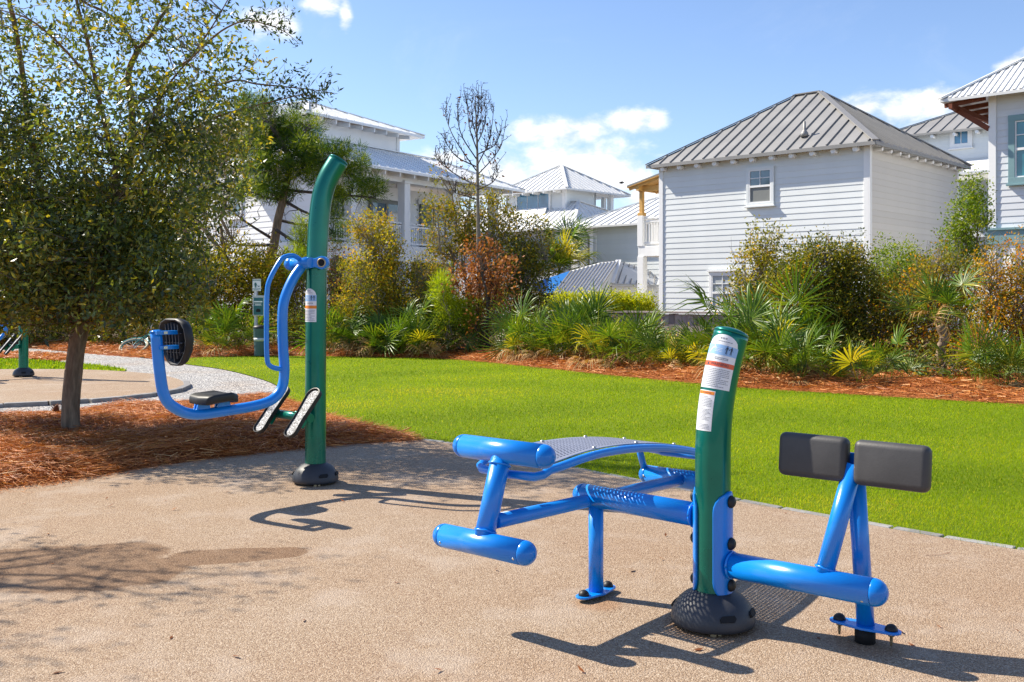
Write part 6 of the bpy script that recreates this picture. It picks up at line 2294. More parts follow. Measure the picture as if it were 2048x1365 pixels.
def pine_tree():
    Y = 28.5
    rng = np.random.default_rng(41)
    base = np.array([(528 - CXP) / FPX * Y, Y, -0.02])
    t = thing('pine_tree', 'scrubby dark pine with leaning trunk and flat needle pads before the white house', 'tree', base)
    tr = [AT(u, v, Y) for u, v in ((528, 684), (532, 600), (540, 520), (548, 490), (556, 440), (566, 400), (574, 360), (580, 320), (560, 280), (545, 250))]
    mb = MB(); mb.tube(fine(tr, 4), list(np.linspace(0.17, 0.06, 37)), 12); trunk = mb.build('trunk', M['bark'], t)
    arms = [[(574, 360), (610, 345), (650, 320), (690, 310)], [(570, 380), (620, 385), (680, 390), (740, 395), (755, 400)], [(580, 330), (540, 320), (510, 300)], [(575, 300), (600, 270), (620, 250)], [(566, 400), (530, 395), (505, 385)],
            [(560, 280), (530, 240), (512, 220)], [(650, 320), (700, 350), (735, 370)], [(566, 400), (600, 420), (640, 440), (670, 470)], [(548, 480), (500, 450), (460, 420)], [(556, 440), (610, 450), (660, 430)], [(548, 490), (480, 490), (430, 470)], [(552, 460), (600, 490), (640, 500)]]
    paths, rads = [], []
    for a in arms:
        p = np.array(fine([AT(u, v, Y + rng.uniform(-.6, .6)) for u, v in a], 3)); paths.append(p); rads.append(np.linspace(0.05, 0.015, len(p)))
        for _ in range(14):
            i = rng.integers(1, len(p)); q = p[i] + np.array([rng.normal(0, .45), rng.normal(0, .4), rng.normal(0, .35)])
            paths.append(wobble(p[i], q, rng, 4, .1)); rads.append(np.linspace(0.016, 0.005, 4))
    V, F = twig_arrays(paths, rads, 4); np_mesh('limbs', V, F, M['twig_dark'], trunk)
    BL = [(640, 300, 55, 30), (700, 325, 42, 30), (738, 372, 32, 22), (690, 385, 40, 13), (605, 300, 45, 38), (550, 335, 45, 36), (515, 300, 45, 45), (590, 250, 58, 28), (508, 215, 40, 36), (545, 270, 45, 25), (500, 380, 45, 22), (550, 378, 42, 26), (668, 395, 25, 20, .5), (672, 455, 22, 40, .5), (625, 350, 50, 25, .8)]
    cl = []
    for b in BL:
        c, r = blob(*b[:4], Y, rng.uniform(-.5, .5), 0.7)
        cl.append(in_blob(c, r, int((b[4] if len(b) > 4 else 1) * 100 * math.pi * r[0] * r[2]), rng, 0.2))
    cl = np.concatenate(cl)
    V, F, T = leaf_arrays(cl, 46, 0.062, 0.16, 0.016, rng, True, 0, 0.42, 0.15, 0.3, 0.35)
    np_mesh('crown', V, F, M['pine_leaf'], t, T)


pine_tree()
sh('young_pine', 'small bright green pine sapling just left of the tall green post', 'tree', 608, 24.0, [(606, 480, 17, 38), (600, 525, 22, 30)], M['young_pine'], 106, L=0.13, W=0.012, sigma=0.07, clump_m2=60, leaves=40, radial=True, tint=0.5, bark='twig_dark', stem_r=0.025, up=0.4)
sh('holly_shrub', 'dark red brown shrub beside the tall green post', 'shrub', 685, 23.4, [(680, 570, 32, 40), (690, 620, 40, 45), (670, 510, 22, 30, .4)], M['dark_leaf'], 107, L=0.08, W=0.04, sigma=0.1, tint=0.5, mat2=M['brown_leaf'], share2=0.5, extra_bare=30)
sh('scrub_oak', 'airy golden leaved shrub in front of the white balcony', 'shrub', 750, 23.0, [(745, 465, 42, 38), (715, 450, 18, 22, .8), (775, 500, 30, 40), (735, 530, 55, 28), (790, 560, 45, 45, .8), (740, 590, 50, 40, .9), (775, 620, 60, 40, .9)], M['yellow_leaf'], 108, L=0.07, W=0.038, sigma=0.09, clump_m2=34, leaves=24, tint=0.5, stem_r=0.025, extra_bare=60, n_twig=120, mat2=M['olive_leaf'], share2=0.2)
sh('inkberry_shrub', 'grey olive twiggy shrub right of the golden shrub', 'shrub', 840, 22.5, [(830, 610, 55, 60), (850, 555, 38, 45, .6), (720, 590, 45, 50), (760, 650, 60, 40), (790, 640, 60, 40), (700, 640, 50, 40), (870, 660, 40, 40)], M['olive_leaf'], 109, L=0.06, W=0.03, sigma=0.1, tint=0.5, extra_bare=110, n_twig=120, mat2=M['yellow_leaf'], share2=0.2, clump_m2=38)
sh('young_pine', 'bright yellow green young pine in the shrub row near the bare tree', 'tree', 905, 21.6, [(890, 590, 22, 42), (905, 630, 38, 34), (930, 640, 32, 38), (950, 620, 20, 30), (885, 570, 12, 30)], M['young_pine'], 110, L=0.15, W=0.013, sigma=0.08, clump_m2=46, leaves=38, radial=True, tint=0.45, bark='twig', stem_r=0.022, up=0.4)
sh('scrub_oak', 'loose olive oak around the stem of the bare tree', 'tree', 950, 23.8, [(875, 420, 35, 28, .9), (930, 430, 45, 30), (985, 425, 40, 30), (1020, 440, 24, 28, .9), (960, 470, 60, 35), (900, 480, 50, 40), (1000, 490, 45, 40), (880, 530, 45, 40, .9), (1030, 540, 40, 45), (940, 380, 25, 20, .6), (880, 350, 15, 20, .4), (1000, 560, 40, 40, .8)], M['olive_leaf'], 111, L=0.075, W=0.04, sigma=0.10, clump_m2=28, leaves=20, tint=0.58, stem_r=0.035, extra_bare=80, n_twig=160)
sh('dry_oak', 'young oak holding dry rust brown leaves at the base of the bare tree', 'tree', 965, 21.4, [(965, 505, 32, 25), (985, 545, 45, 38), (940, 560, 42, 36), (975, 590, 50, 30), (965, 640, 30, 35, .5), (1000, 630, 30, 30, .4)], M['brown_leaf'], 112, L=0.085, W=0.05, sigma=0.09, clump_m2=26, leaves=14, tint=0.5, bark='twig_dark', stem_r=0.035, extra_bare=60)


def bare_tree():
    Y = 22.6
    rng = np.random.default_rng(43)
    base = np.array([(958 - CXP) / FPX * Y, Y, -0.02])
    t = thing('bare_tree', 'leafless slender tree with upswept branches against the sky', 'tree', base)
    tr = [AT(u, v, Y) for u, v in ((960, 705), (959, 600), (957, 500), (956, 420), (955, 340), (954, 280), (952, 230), (950, 192))]
    mb = MB(); mb.tube(fine(tr, 3), list(np.linspace(0.062, 0.008, 22)), 10); trunk = mb.build('trunk', M['twig'], t)
    br = [[(955, 345), (930, 310), (905, 270), (892, 235), (893, 215)], [(955, 350), (985, 318), (1003, 290), (1010, 255)], [(955, 330), (975, 290), (984, 250), (988, 205)], [(954, 320), (925, 275), (915, 235), (918, 205)], [(955, 372), (930, 360), (905, 345), (880, 325), (870, 310)],
          [(954, 300), (940, 260), (935, 220), (932, 200)], [(953, 290), (968, 255), (972, 220), (968, 210)], [(954, 310), (990, 290), (1000, 265)], [(955, 335), (915, 315), (895, 290), (890, 270)], [(954, 280), (945, 240), (944, 205)], [(953, 270), (962, 235), (962, 200)],
          [(955, 380), (985, 365), (995, 345), (985, 320)], [(956, 400), (930, 392), (905, 385)], [(952, 250), (957, 220), (956, 198)], [(905, 345), (890, 330), (888, 300)]]
    paths, rads, cl = [], [], []
    for b in br:
        p = np.array(fine([AT(u, v, Y + rng.uniform(-.25, .25)) for u, v in b], 4)); paths.append(p); rads.append(np.linspace(0.017, 0.005, len(p)))
        for _ in range(16):
            i = rng.integers(2, len(p)); q = p[i] + np.array([rng.normal(0, .09), rng.normal(0, .12), rng.uniform(.08, .38)])
            w_ = wobble(p[i], q, rng, 4, .06); paths.append(w_); rads.append(np.linspace(0.008, 0.004, 4))
            for _ in range(4):
                k = w_[rng.integers(1, 4)]; paths.append(np.array([k, k + np.array([rng.normal(0, .035), rng.normal(0, .03), .02])])); rads.append(np.array([0.006, 0.004]))
        cl.append(p[rng.integers(3, len(p), 2)])
    V, F = twig_arrays(paths, rads, 4); np_mesh('branches', V, F, M['twig_dark'], trunk)
    V, F, T = leaf_arrays(np.concatenate(cl), 4, 0.07, 0.09, 0.05, rng, tint=0.1, droop=.5)
    np_mesh('dry_leaves', V, F, M['brown_leaf'], t, T)


bare_tree()
sh('holly_shrub', 'dark evergreen shrub left of the fan palm', 'shrub', 1050, 23.2, [(1060, 560, 42, 50), (1072, 475, 34, 36, .9), (1040, 520, 32, 40, .9), (1020, 610, 45, 45), (1066, 625, 34, 34)], M['olive_leaf'], 114, L=0.075, W=0.038, sigma=0.11, tint=0.45, mat2=M['dark_leaf'], share2=0.3, extra_bare=60, clump_m2=36)
# clipped hedge
sh('clipped_hedge', 'bright yellow green clipped hedge behind the board fence', 'hedge', 1190, 30.0, [(u, 614, 26, 24, 1.5, 0) for u in range(1110, 1300, 22)], M['hedge_leaf'], 115, L=0.075, W=0.04, sigma=0.1, clump_m2=44, leaves=24, tint=0.5, stem_r=0.02)
# right hand thicket
sh('scrub_oak', 'thin golden oak before the pale house and the lower window', 'tree', 1520, 18.6, [(1530, 490, 44, 42, .9), (1555, 540, 45, 45, .9), (1505, 540, 40, 45, .9), (1490, 590, 38, 36, .9), (1540, 600, 45, 40, .8), (1465, 620, 28, 30, .6)], M['yellow_leaf'], 116, L=0.066, W=0.036, sigma=0.085, clump_m2=32, leaves=20, tint=0.36, stem_r=0.025, extra_bare=60, n_twig=160, mat2=M['olive_leaf'], share2=0.3)
sh('yaupon_shrub', 'large dark dense shrub before the corner of the pale house', 'shrub', 1640, 17.4, [(1640, 545, 62, 58), (1590, 590, 60, 65), (1700, 550, 50, 62), (1690, 590, 60, 60), (1600, 530, 36, 36, .6), (1640, 660, 90, 70), (1720, 640, 50, 70), (1570, 690, 50, 50), (1690, 700, 70, 45), (1720, 520, 22, 30, .4), (1645, 500, 30, 30, .35)], M['olive_leaf'], 117, cvar=0.24, L=0.058, W=0.03, sigma=0.09, clump_m2=66, leaves=26, tint=0.3, extra_bare=90, n_twig=160, mat2=M['yellow_leaf'], share2=0.16)
sh('wax_myrtle', 'round bright green bush at the foot of the shaded house wall', 'shrub', 1795, 20.0, [(1795, 528, 48, 42, 1.2), (1760, 545, 30, 30), (1830, 545, 36, 30), (1800, 590, 70, 50)], M['green_leaf'], 118, L=0.06, W=0.03, sigma=0.09, clump_m2=42, leaves=26, tint=0.55)
sh('scrub_oak', 'wide mixed olive and orange thicket in front of the round green bush', 'shrub', 1820, 16.9, [(1790, 610, 60, 55), (1850, 590, 60, 60), (1900, 560, 45, 55, .7), (1760, 670, 60, 55), (1830, 680, 70, 55), (1910, 640, 60, 70, .8), (1870, 530, 35, 35, .5)], M['olive_leaf'], 119, L=0.058, W=0.03, sigma=0.09, clump_m2=48, leaves=24, tint=0.55, extra_bare=120, n_twig=160, mat2=M['orange_leaf'], share2=0.2)
sh('bay_tree', 'tall fresh green tree in the gap between the two grey houses', 'tree', 1930, 21.5, [(1945, 385, 26, 38, 1.2), (1930, 440, 36, 42, 1.2), (1915, 490, 40, 40), (1955, 430, 22, 40), (1940, 520, 45, 40)], M['green_leaf'], 120, L=0.065, W=0.034, sigma=0.09, clump_m2=36, leaves=24, tint=0.45, stem_r=0.04, bark='bark')
sh('smilax_thicket', 'orange leaved vine thicket at the right border', 'shrub', 2010, 15.6, [(1990, 600, 45, 60, .9), (2035, 600, 50, 70, .9), (2050, 520, 40, 50, .5), (1985, 530, 35, 45, .4), (2000, 680, 55, 55, .9), (2060, 690, 50, 60, .9), (1950, 700, 40, 45, .8), (2110, 620, 60, 110, .9)], M['orange_leaf'], 121, L=0.056, W=0.03, sigma=0.085, clump_m2=52, leaves=22, tint=0.45, extra_bare=140, n_twig=200, mat2=M['olive_leaf'], share2=0.35)
# low dark growth under and between the palmettos
for k, (u, Y, bl, lab) in enumerate([
        (60, 26.5, [(40, 655, 110, 30), (130, 660, 70, 28), (-60, 650, 80, 35)], 'low dark undergrowth behind the far exercise swing'),
        (300, 25.0, [(240, 655, 70, 32), (320, 660, 70, 32), (390, 655, 50, 35)], 'low dark undergrowth above the fallen bicycle'),
        (520, 23.8, [(440, 665, 60, 34), (540, 660, 60, 40), (620, 660, 55, 42)], 'low dark undergrowth behind the dog waste station'),
        (740, 22.6, [(690, 675, 45, 30), (760, 672, 55, 32), (830, 675, 50, 32)], 'low dark undergrowth right of the tall green post'),
        (1000, 21.8, [(890, 680, 45, 28), (960, 680, 50, 28), (1030, 680, 50, 32), (1090, 670, 45, 38)], 'low dark undergrowth under the dry brown oak'),
        (1230, 20.8, [(1150, 680, 50, 36), (1220, 685, 55, 34), (1300, 690, 55, 32)], 'low dark undergrowth at the left of the board fence'),
        (1420, 18.2, [(1370, 700, 50, 32), (1440, 700, 55, 38), (1510, 690, 50, 50)], 'low dark undergrowth at the right end of the board fence'),
        (1680, 16.4, [(1600, 725, 70, 38), (1700, 730, 70, 38), (1790, 735, 60, 40)], 'low dark undergrowth beneath the large dark shrub'),
        (1930, 15.2, [(1880, 735, 60, 40), (1960, 735, 60, 40), (2050, 745, 60, 40)], 'low dark undergrowth at the right border under the orange vines')]):
    sh('undergrowth', lab, 'undergrowth', u, Y - (0.7 if u > 1400 else 0.35), bl, M['olive_leaf'], 140 + k, L=0.06, W=0.03, sigma=0.11, clump_m2=34, leaves=24, tint=0.3, mat2=M['frond_dead'], share2=0.14, n_twig=60, crown_name='leaf_mass')


# ---- palmettos: every fan a leaf of its own
def frond_mesh(name, seed, nb=20, Lp=0.55, Lb=0.52, spread=R(230), wd=0.030, droop=0.16, mat=None):
    rng = np.random.default_rng(seed)
    V, F, T = [], [], []
    # stalk, a flat four sided rod with slight sag
    pts = [np.array([x, 0, 0.06 * math.sin(x / Lp * 1.6) * Lp]) for x in np.linspace(0, Lp, 4)]
    for i, p in enumerate(pts):
        r = 0.010 - 0.0015 * i
        V += [p + np.array([0, r, 0]), p + np.array([0, 0, r * .7]), p + np.array([0, -r, 0]), p + np.array([0, 0, -r * .7])]
    for i in range(3):
        for k in range(4):
            k2 = (k + 1) % 4
            F.append((i * 4 + k, i * 4 + k2, i * 4 + 4 + k2, i * 4 + 4 + k)); T.append(0.75)
    hub = pts[-1]
    for k in range(nb):
        f = (k + 0.5) / nb * 2 - 1
        a = f * spread / 2 + rng.normal(0, 0.03)
        L = Lb * (1.0 - 0.28 * f * f) * rng.uniform(0.88, 1.08)
        d = np.array([math.cos(a), math.sin(a), 0.16 - 0.10 * abs(f) + rng.normal(0, 0.05)])
        s = np.array([-math.sin(a), math.cos(a), 0.0])
        w_ = wd * rng.uniform(0.8, 1.15)
        dr = droop * rng.uniform(0.3, 1.6)
        p0 = hub + d * 0.03; p1 = hub + d * L * 0.45; p2 = hub + d * L * 0.8 - UP * dr * 0.35 * L; p3 = hub + d * L * (1.0 - 0.1 * dr) - UP * dr * L
        b = len(V)
        V += [p0 - s * w_ * .12, p0 + s * w_ * .12, p1 - s * w_ / 2 + UP * .008, p1 - UP * .004, p1 + s * w_ / 2 + UP * .008, p2 - s * w_ * .28, p2 + s * w_ * .28, p3]
        F += [(b, b + 3, b + 2, b + 2)[:3] + (b + 2,), ]
        F.pop()
        F += [(b, b + 1, b + 4, b + 3), (b, b + 3, b + 2, b), (b + 2, b + 3, b + 6, b + 5), (b + 3, b + 4, b + 6, b + 3), (b + 5, b + 6, b + 7, b + 5)]
        t = np.clip(rng.normal(0.42, 0.2), 0, 1)
        T += [t] * 5
    tri = []
    tt = []
    for f, t in zip(F, T):
        f = tuple(dict.fromkeys(f))
        if len(f) == 3:
            tri.append(f); tt.append(t)
        else:
            tri += [(f[0], f[1], f[2]), (f[0], f[2], f[3])]; tt += [t, t]
    o = np_mesh(name, np.array(V), np.array(tri), mat, None, tt)
    me = o.data
    bpy.data.objects.remove(o)
    return me


FR = [frond_mesh('frond', 200 + i, (17, 22, 20, 24, 15, 21, 19, 23)[i], 0.45 + 0.12 * (i % 4), (0.50, 0.62, 0.44, 0.56)[i % 4], R((215, 245, 190, 260, 170, 230, 205, 240)[i]), (0.027, 0.024, 0.032, 0.025)[i % 4], (0.08, 0.3, 0.16, 0.45, 0.12)[i % 5], M['frond']) for i in range(8)]
FRY = [frond_mesh('frond', 210 + i, 18, 0.55, 0.5, R(220), 0.034, 0.25, M['frond_yellow']) for i in range(2)]
FRD = [frond_mesh('frond', 220 + i, 15, 0.5, 0.46, R(150), 0.028, 0.7, M['frond_dead']) for i in range(2)]


def palmetto(label, base, n, scale, seed, group=None, name='saw_palmetto', yellow=0.15, dead=2, el=(18, 78), cat='palmetto', crown_at=None):
    rng = np.random.default_rng(seed)
    t = thing(name, label, cat, base, group)
    top = np.array([0, 0, 0.02]) if crown_at is None else np.asarray(crown_at) - np.asarray(base)
    for k in range(n):
        az = k * 2.4 + rng.normal(0, 0.25)
        e = R(rng.uniform(*el))
        me = FRY[rng.integers(len(FRY))] if rng.random() < yellow else FR[rng.integers(len(FR))]
        o = bpy.data.objects.new('frond', me)
        s = scale * rng.uniform(0.6, 1.2)
        o.scale = (s, s, s)
        o.rotation_euler = (rng.normal(0, 0.5), -e, az)
        o.location = tuple(top + np.array([rng.normal(0, .04), rng.normal(0, .04), rng.uniform(0, .05)]))
        link(o, t)
    for k in range(dead):
        o = bpy.data.objects.new('frond', FRD[rng.integers(len(FRD))])
        s = scale * rng.uniform(0.7, 1.0)
        o.scale = (s, s, s)
        o['label'] = 'dry brown fan hanging low'
        o.rotation_euler = (rng.normal(0, 0.4), -R(rng.uniform(-8, 22)), rng.uniform(0, 6.28))
        o.location = tuple(top + UP * 0.05)
        link(o, t)
    return t


edge_u = np.array([300, 430, 600, 850, 950, 1050, 1200, 1350, 1480, 1700, 2048, 2200]); edge_v = np.array([716, 713, 712, 716, 722, 732, 748, 762, 774, 788, 808, 814])
edge_Y = FPX * CAM_H / (edge_v - HOR)
ZONES = [('saw palmetto left of the dog waste station', [(395, 2.0, .8, 9), (440, 1.2, 1.15, 12), (475, 1.6, 1.0, 11)]),
         ('saw palmetto between the tall green post and the young pine', [(665, 1.1, 1.0, 11), (700, 1.4, 1.05, 12), (735, .9, .9, 11), (765, 1.3, 1.0, 11), (800, 1.0, 1.1, 12), (835, .8, .9, 10), (868, 1.2, .95, 10), (690, 2.4, 1.2, 10), (780, 2.3, 1.2, 10), (850, 2.2, 1.1, 10)]),
         ('saw palmetto between the dry brown oak and the fan palm', [(1030, 1.8, .95, 10), (1065, 2.2, .9, 11), (1100, 2.0, .95, 11), (1060, 3.2, 1.0, 10)]),
         ('saw palmetto in front of the clipped hedge', [(1140, 2.3, 1.0, 12), (1175, 3.0, 1.05, 12), (1200, 1.9, .9, 11), (1130, 3.6, 1.1, 10), (1160, 4.2, 1.1, 10), (1235, 3.3, 1.0, 11), (1255, 2.2, .9, 11)]),
         ('saw palmetto in front of the board fence', [(1290, 2.6, .95, 12), (1330, 2.2, .72, 11), (1365, 2.6, .62, 11), (1395, 2.2, .66, 11), (1270, 4.2, .9, 9), (1432, 3.0, .85, 10)]),
         ('saw palmetto beneath the thin golden oak', [(1480, 2.4, 1.05, 13), (1520, 2.8, 1.1, 13), (1555, 2.2, .95, 12), (1500, 3.6, 1.3, 12), (1540, 3.9, 1.25, 11)]),
         ('saw palmetto low under the large dark shrub', [(1600, 1.9, .75, 10), (1640, 2.2, .7, 9), (1720, 2.0, .75, 10), (1770, 2.3, .75, 9)]),
         ('saw palmetto at the right border below the orange vines', [(1950, 2.2, .8, 10), (2010, 2.4, .75, 9), (2050, 2.6, .8, 9)])]
sd = 300
ORD = ['first', 'second', 'third', 'fourth', 'fifth', 'sixth', 'seventh', 'eighth', 'ninth', 'tenth']
for lab, lst in ZONES:
    lst = sorted(lst)
    us = [q[0] for q in lst]
    for i, (u, dy, sc, n) in enumerate(lst):
        one = ORD[i] + ' ' + lab.replace('saw palmetto', 'saw palmetto from the left,', 1)
        Y = float(np.interp(u, edge_u, edge_Y)) + dy * 0.9 - (0.95 if u > 1400 else 0.6)
        palmetto(one, np.array([(u - CXP) / FPX * Y, Y, 0.0]), n, sc, sd, lab.replace('saw palmetto', 'saw palmettos'), yellow=0.14 if 1100 < u < 1580 else 0.06, dead=4 if 1000 < u < 1480 else 3)
        sd += 1
palmetto('small pale green palmetto with drooping leaves at the lawn edge below the dry oak', G(1012, 716) + np.array([0, .3, 0]), 6, 0.6, 390, yellow=1.0, dead=0, el=(15, 55))
palmetto('small yellowing palmetto at the straw edge beneath the dark shrub', G(1575, 757), 7, 0.42, 391, yellow=0.5, dead=2, el=(10, 60))
palmetto('small bright palmetto in the straw left of the board fence', G(1082, 722), 6, 0.55, 392, yellow=0.2, dead=1, el=(15, 60))


def tall_palmetto():
    Y = 14.9
    base = np.array([(1890 - CXP) / FPX * Y, Y, -0.02])
    pts = [AT(u, v, Y) for u, v in ((1892, 768), (1888, 745), (1880, 720), (1882, 695), (1888, 680), (1886, 668), (1880, 650))]
    crown = AT(1880, 655, Y)
    t = palmetto('palmetto with crooked grey trunk and tall dark fans on the right', base, 15, 0.8, 395, yellow=0.05, dead=3, el=(5, 85), crown_at=crown)
    mb = MB(); f = fine(pts, 4)
    rr = np.random.default_rng(2)
    mb.tube(f, [0.062 + rr.uniform(-.008, .01) for _ in f], 12); mb.build('trunk', M['bark'], t)


tall_palmetto()


def fan_palm():
    Y = 48.5
    base = np.array([(1118 - CXP) / FPX * Y, Y, -0.02])
    crown = AT(1118, 548, Y)
    t = palmetto('fan palm with broad yellow green leaves above the shrubs by the blue roof', base, 44, 2.2, 396, name='fan_palm', yellow=0.6, dead=3, el=(-12, 75), cat='palm', crown_at=crown)
    mb = MB(); mb.tube([base, base * 0.5 + crown * 0.5 + np.array([.03, 0, 0]), crown], [0.12, 0.10, 0.11], 14); mb.build('trunk', M['bark'], t)


fan_palm()
# ------------------------------------------------------------------ small things
def dog_station():
    g = G(517, 712)
    Y = g[1]; k = Y / FPX
    t = thing('dog_waste_station', 'dog waste station with sign, bag box and grey green bin on one pole', 'waste station', (g[0], g[1], 0))

    def at(u, v, dy=0.0):
        return AT(u, v, Y + dy)
    fx = unit(np.array([1, -0.25, 0])); fn = unit(np.array([-0.25, -1, 0]))
    ax = [fx, fn, UP]
    mb = MB(); mb.obox((at(512, 640) + at(512, 640)) / 2 * np.array([1, 1, 0]) + UP * 0.83, (0.03, 0.03, 0.83), ax); mb.build('pole', M['steel_grey'], t, bevel=0.004)
    c = at(513.5, 570.5, -0.05)
    mb = MB(); mb.obox(c, (0.098, 0.006, 0.13), ax); sg = mb.build('sign', M['sticker'], t, bevel=0.003)
    mb = MB()
    o = c + fn * 0.0075
    for q in person_polys(-0.035, -0.06, 0.125, 1) + person_polys(-0.012, -0.06, 0.112, -1):
        mb.prism(q, o, fx, UP, fn, 0.001)
    dog = [(0.028, -0.055), (0.034, -0.055), (0.036, -0.035), (0.058, -0.035), (0.06, -0.055), (0.066, -0.055), (0.066, -0.028), (0.078, -0.012), (0.074, -0.01), (0.062, -0.02), (0.038, -0.02), (0.034, -0.008), (0.02, -0.014), (0.022, -0.022), (0.03, -0.024)]
    mb.prism(dog, o, fx, UP, fn, 0.001)
    mb.build('pictogram', M['sign_green'], sg)
    mb = MB()
    mb.obox(c + fn * 0.0072 + UP * 0.105, (0.092, 0.0008, 0.016), ax)
    mb.obox(c + fn * 0.0072 - UP * 0.085, (0.092, 0.0008, 0.008), ax); mb.obox(c + fn * 0.0072 - UP * 0.112, (0.07, 0.0008, 0.006), ax)
    mb.build('sign_band', M['sign_green'], sg)
    r = np.random.default_rng(1)
    mb = MB(); x = -0.075
    while x < 0.07:
        w_ = r.uniform(0.008, 0.02); mb.obox(c + fn * 0.0085 + UP * 0.105 + fx * (x + w_ / 2), (w_ / 2, 0.0006, 0.007), ax); x += w_ + 0.005
    mb.build('sign_text', M['sticker'], sg)
    c = at(520, 613, -0.12)
    mb = MB(); mb.rbox(c, (0.135, 0.075, 0.205), ax, 0.012, 2); bx = mb.build('bag_box', M['steel_grey'], t)
    mb = MB(); mb.prism([(-0.145, 0.0), (0.145, 0.0), (0.12, 0.035), (-0.12, 0.035)], c + UP * 0.2 + fn * 0.08, fx, UP, -fn, 0.16); mb.build('lid', M['steel_grey'], bx)
    mb = MB(); mb.obox(c + fn * 0.0765, (0.115, 0.002, 0.185), ax); mb.build('front_panel', M['sign_green'], bx)
    mb = MB()
    mb.obox(c + fn * 0.08 + UP * 0.1, (0.10, 0.001, 0.014), ax)
    for kx in range(4):
        mb.obox(c + fn * 0.08 + UP * (0.055 - kx * 0.012) + fx * (-0.01 + .01 * (kx % 2)), (0.085 - 0.01 * (kx % 3), 0.001, 0.0035), ax)
    mb.build('lettering', M['sticker'], bx)
    mb = MB(); mb.prism([(-.05, -.05), (.05, -.05), (.055, -.005), (.03, .02), (-.02, .025), (-.05, .0)], c + fn * 0.079 - UP * 0.075, fx, UP, fn, 0.002); mb.build('bag_slot', M['dark'], bx)
    b = np.array([at(521, 700, -0.2)[0], Y - 0.2, 0.0])
    mb = MB(); mb.lathe([(0.125, 0.01), (0.128, 0.03), (0.14, 0.3), (0.148, 0.57), (0.155, 0.59), (0.155, 0.61), (0.14, 0.61)], b, UP, 28); bn = mb.build('bin', M['bin_green'], t)
    mb = MB(); mb.lathe([(0.158, 0.6), (0.16, 0.615), (0.15, 0.645), (0.10, 0.668), (0.001, 0.675)], b + np.array([0, 0, 0.005]), UP, 24); mb.build('lid', M['rubber'], bn)
    mb = MB(); mb.lathe([(0.1415, 0.33), (0.1445, 0.40)], b, UP, 28); mb.build('band', M['steel_grey'], bn)


M['steel_grey'] = paint('grey_painted_steel', (0.5, 0.52, 0.54), 0.5, 0.1, 0.5)
M['sign_green'] = paint('sign_green', (0.01, 0.12, 0.13), 0.5)
M['bin_green'] = paint('bin_green', (0.06, 0.12, 0.13), 0.55, 0, 0.4, 0, 0.12, 9)
M['cream'] = paint('cream_tyre', (0.40, 0.33, 0.22), 0.7, 0, 0.3, 0, 0.12, 14)
M['teal_paint'] = paint('teal_bike_paint', (0.01, 0.2, 0.19), 0.3, 0, 0.5, 0.6)
dog_station()


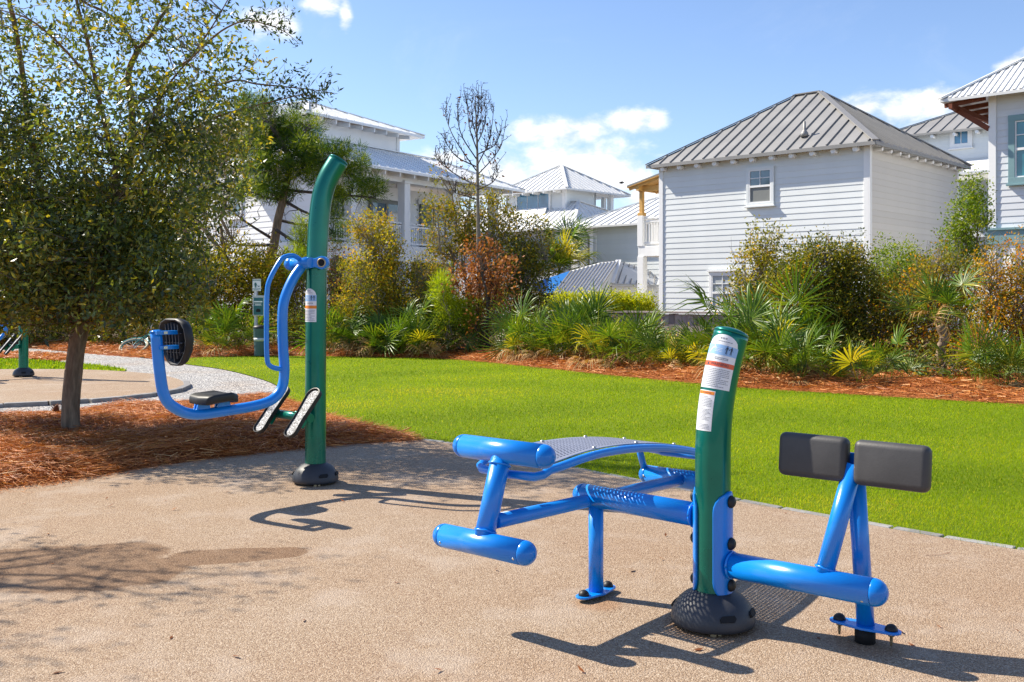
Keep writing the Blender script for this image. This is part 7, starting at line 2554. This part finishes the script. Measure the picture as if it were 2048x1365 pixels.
def bicycle():
    c0 = G(318, 704)
    t = thing('bicycle', 'teal cruiser bicycle with cream tyres lying on its side in the pine straw', 'bicycle', (c0[0], c0[1], 0))
    ex = unit(np.array([-1.0, 0.05, 0.02]))         # towards the front wheel
    lat = unit(np.array([0.1, -0.50, 0.86]))         # bicycle's own side, now mostly up
    ey = np.cross(lat, ex); ey = ey if ey[1] > 0 else -ey
    o = np.array([c0[0], c0[1] - 0.1, 0.12])

    def B(x, y, z=0.0):
        return o + ex * x + ey * y + lat * z
    for xw, nm in ((0.56, 'wheel'), (-0.56, 'wheel')):
        pts = [B(xw + 0.31 * math.cos(a), 0.31 * math.sin(a)) for a in np.linspace(0, 2 * math.pi, 33)]
        mb = MB(); mb.tube(pts, 0.028, 10); wh = mb.build(nm, M['cream'], t)
        pts = [B(xw + 0.275 * math.cos(a), 0.275 * math.sin(a)) for a in np.linspace(0, 2 * math.pi, 33)]
        mb = MB(); mb.tube(pts, 0.012, 8); mb.build('rim', M['teal_paint'], wh)
        mb = MB()
        for k in range(18):
            a = k * 2 * math.pi / 18
            mb.tube([B(xw, 0, 0.03 * (-1) ** k), B(xw + 0.27 * math.cos(a), 0.27 * math.sin(a))], 0.002, 4)
        mb.tube([B(xw, 0, -.05), B(xw, 0, .05)], 0.02, 10)
        mb.build('spokes', M['steel_grey'], wh)
        pts = [B(xw + 0.35 * math.cos(a), 0.35 * math.sin(a)) for a in np.linspace(0.3, 2.6, 14)]
        mb = MB(); mb.tube(pts, 0.03, 8); mb.build('mudguard', M['teal_paint'], t)
    mb = MB()
    mb.tube(fine([B(0.40, 0.50), B(0.2, 0.42), B(-0.05, 0.30), B(-0.15, 0.24)], 4), 0.02, 10)
    mb.tube(fine([B(0.42, 0.42), B(0.25, 0.18), B(0.02, 0.02), B(-0.08, -0.02)], 4), 0.02, 10)
    mb.tube([B(-0.08, -0.02), B(-0.2, 0.45)], 0.018, 10)
    for s in (-1, 1):
        mb.tube([B(-0.08, -0.02, s * .03), B(-0.56, 0, s * .05)], 0.011, 8); mb.tube([B(-0.16, 0.30, s * .02), B(-0.56, 0, s * .05)], 0.010, 8)
        mb.tube(fine([B(0.42, 0.45, s * .04), B(0.5, 0.2, s * .05), B(0.56, 0.0, s * .05)], 3), 0.013, 8)
    mb.tube([B(0.38, 0.60), B(0.43, 0.40)], 0.022, 10)
    mb.build('frame', M['teal_paint'], t)
    mb = MB(); mb.rbox(B(-0.22, 0.52), (0.13, 0.035, 0.09), [ex, ey, lat], 0.03, 3); mb.build('saddle', M['rubber'], t)
    for s in (-1, 1):
        mb = MB(); mb.tube(fine([B(0.37, 0.62), B(0.40, 0.68, s * .08), B(0.30, 0.72, s * .26), B(0.12, 0.68, s * .33)], 4), 0.013, 8); hb = mb.build('handlebar', M['steel_grey'], t)
        mb = MB(); mb.tube([B(0.16, 0.69, s * .32), B(0.05, 0.665, s * .345)], 0.019, 10); mb.build('grip', M['rubber'], hb)
    mb = MB(); mb.lathe([(0.1, -0.006), (0.1, 0.006)], B(-0.08, -0.02, 0.05), lat, 24); mb.tube([B(-0.08, -0.02, .07), B(0.05, -0.13, .07)], 0.01, 6); mb.tube([B(-0.08, -0.02, -.07), B(-0.2, 0.1, -.07)], 0.01, 6)
    mb.obox(B(0.05, -0.13, .12), (0.05, 0.012, 0.04), [ex, ey, lat]); mb.obox(B(-0.2, 0.1, -.11), (0.05, 0.012, 0.04), [ex, ey, lat]); mb.build('crank', M['steel_grey'], t)


bicycle()


def pine_cone():
    g = G(112, 838)
    t = MB()
    c = g + np.array([0, 0, 0.10])
    ax = unit(np.array([0.15, -0.1, 1.0]))
    t.lathe([(0.012, -0.05), (0.03, -0.03), (0.034, 0.0), (0.024, 0.03), (0.006, 0.05)], c, ax, 10)
    x = unit(np.cross(ax, np.array([0, 1, 0]))); y = np.cross(ax, x)
    for k in range(60):
        a = k * 2.4; h = -0.045 + 0.095 * k / 60; r = 0.034 * math.sqrt(max(0.05, 1 - (h / 0.055) ** 2))
        d = x * math.cos(a) + y * math.sin(a); s = np.cross(ax, d)
        p = c + ax * h + d * r
        t.add([p - s * .009, p + s * .009, p + d * .020 + ax * .012 + s * .006, p + d * .020 + ax * .012 - s * .006], [(0, 1, 2, 3)], False)
    o = t.build('pine_cone', M['cone'], None, (g[0], g[1], 0))
    tag(o, 'brown pine cone on the straw just left of the oak trunk', 'pine cone')


M['cone'] = paint('pine_cone_brown', (0.16, 0.06, 0.025), 0.7, 0, 0.3, 0, 0.3, 20)
pine_cone()


def bird():
    c = AT(1243, 366, 46.0)
    mb = MB()
    f = unit(np.array([1, 0.2, 0.1])); s = np.array([-f[1], f[0], 0])
    prof = [(0.002, -0.12), (0.02, -0.10), (0.045, -0.03), (0.05, 0.02), (0.032, 0.07), (0.03, 0.09), (0.02, 0.115), (0.002, 0.14)]
    mb.lathe(prof, c, f, 12)
    for k in (-1, 1):
        mb.add([c + f * .04 + UP * .02, c + f * .02 + s * k * .14 + UP * .07, c - f * .06 + s * k * .2 + UP * .04, c - f * .05 + UP * .015], [(0, 1, 2, 3)], False)
        mb.add([c + f * .04 + UP * .012, c - f * .05 + UP * .007, c - f * .06 + s * k * .2 + UP * .036, c + f * .02 + s * k * .14 + UP * .064], [(0, 1, 2, 3)], False)
    mb.add([c - f * .09, c - f * .17 + s * .04, c - f * .17 - s * .04], [(0, 1, 2)], False)
    o = mb.build('bird', M['dark'], None, c)
    tag(o, 'small dark bird flying left of the timber balcony', 'bird')


bird()
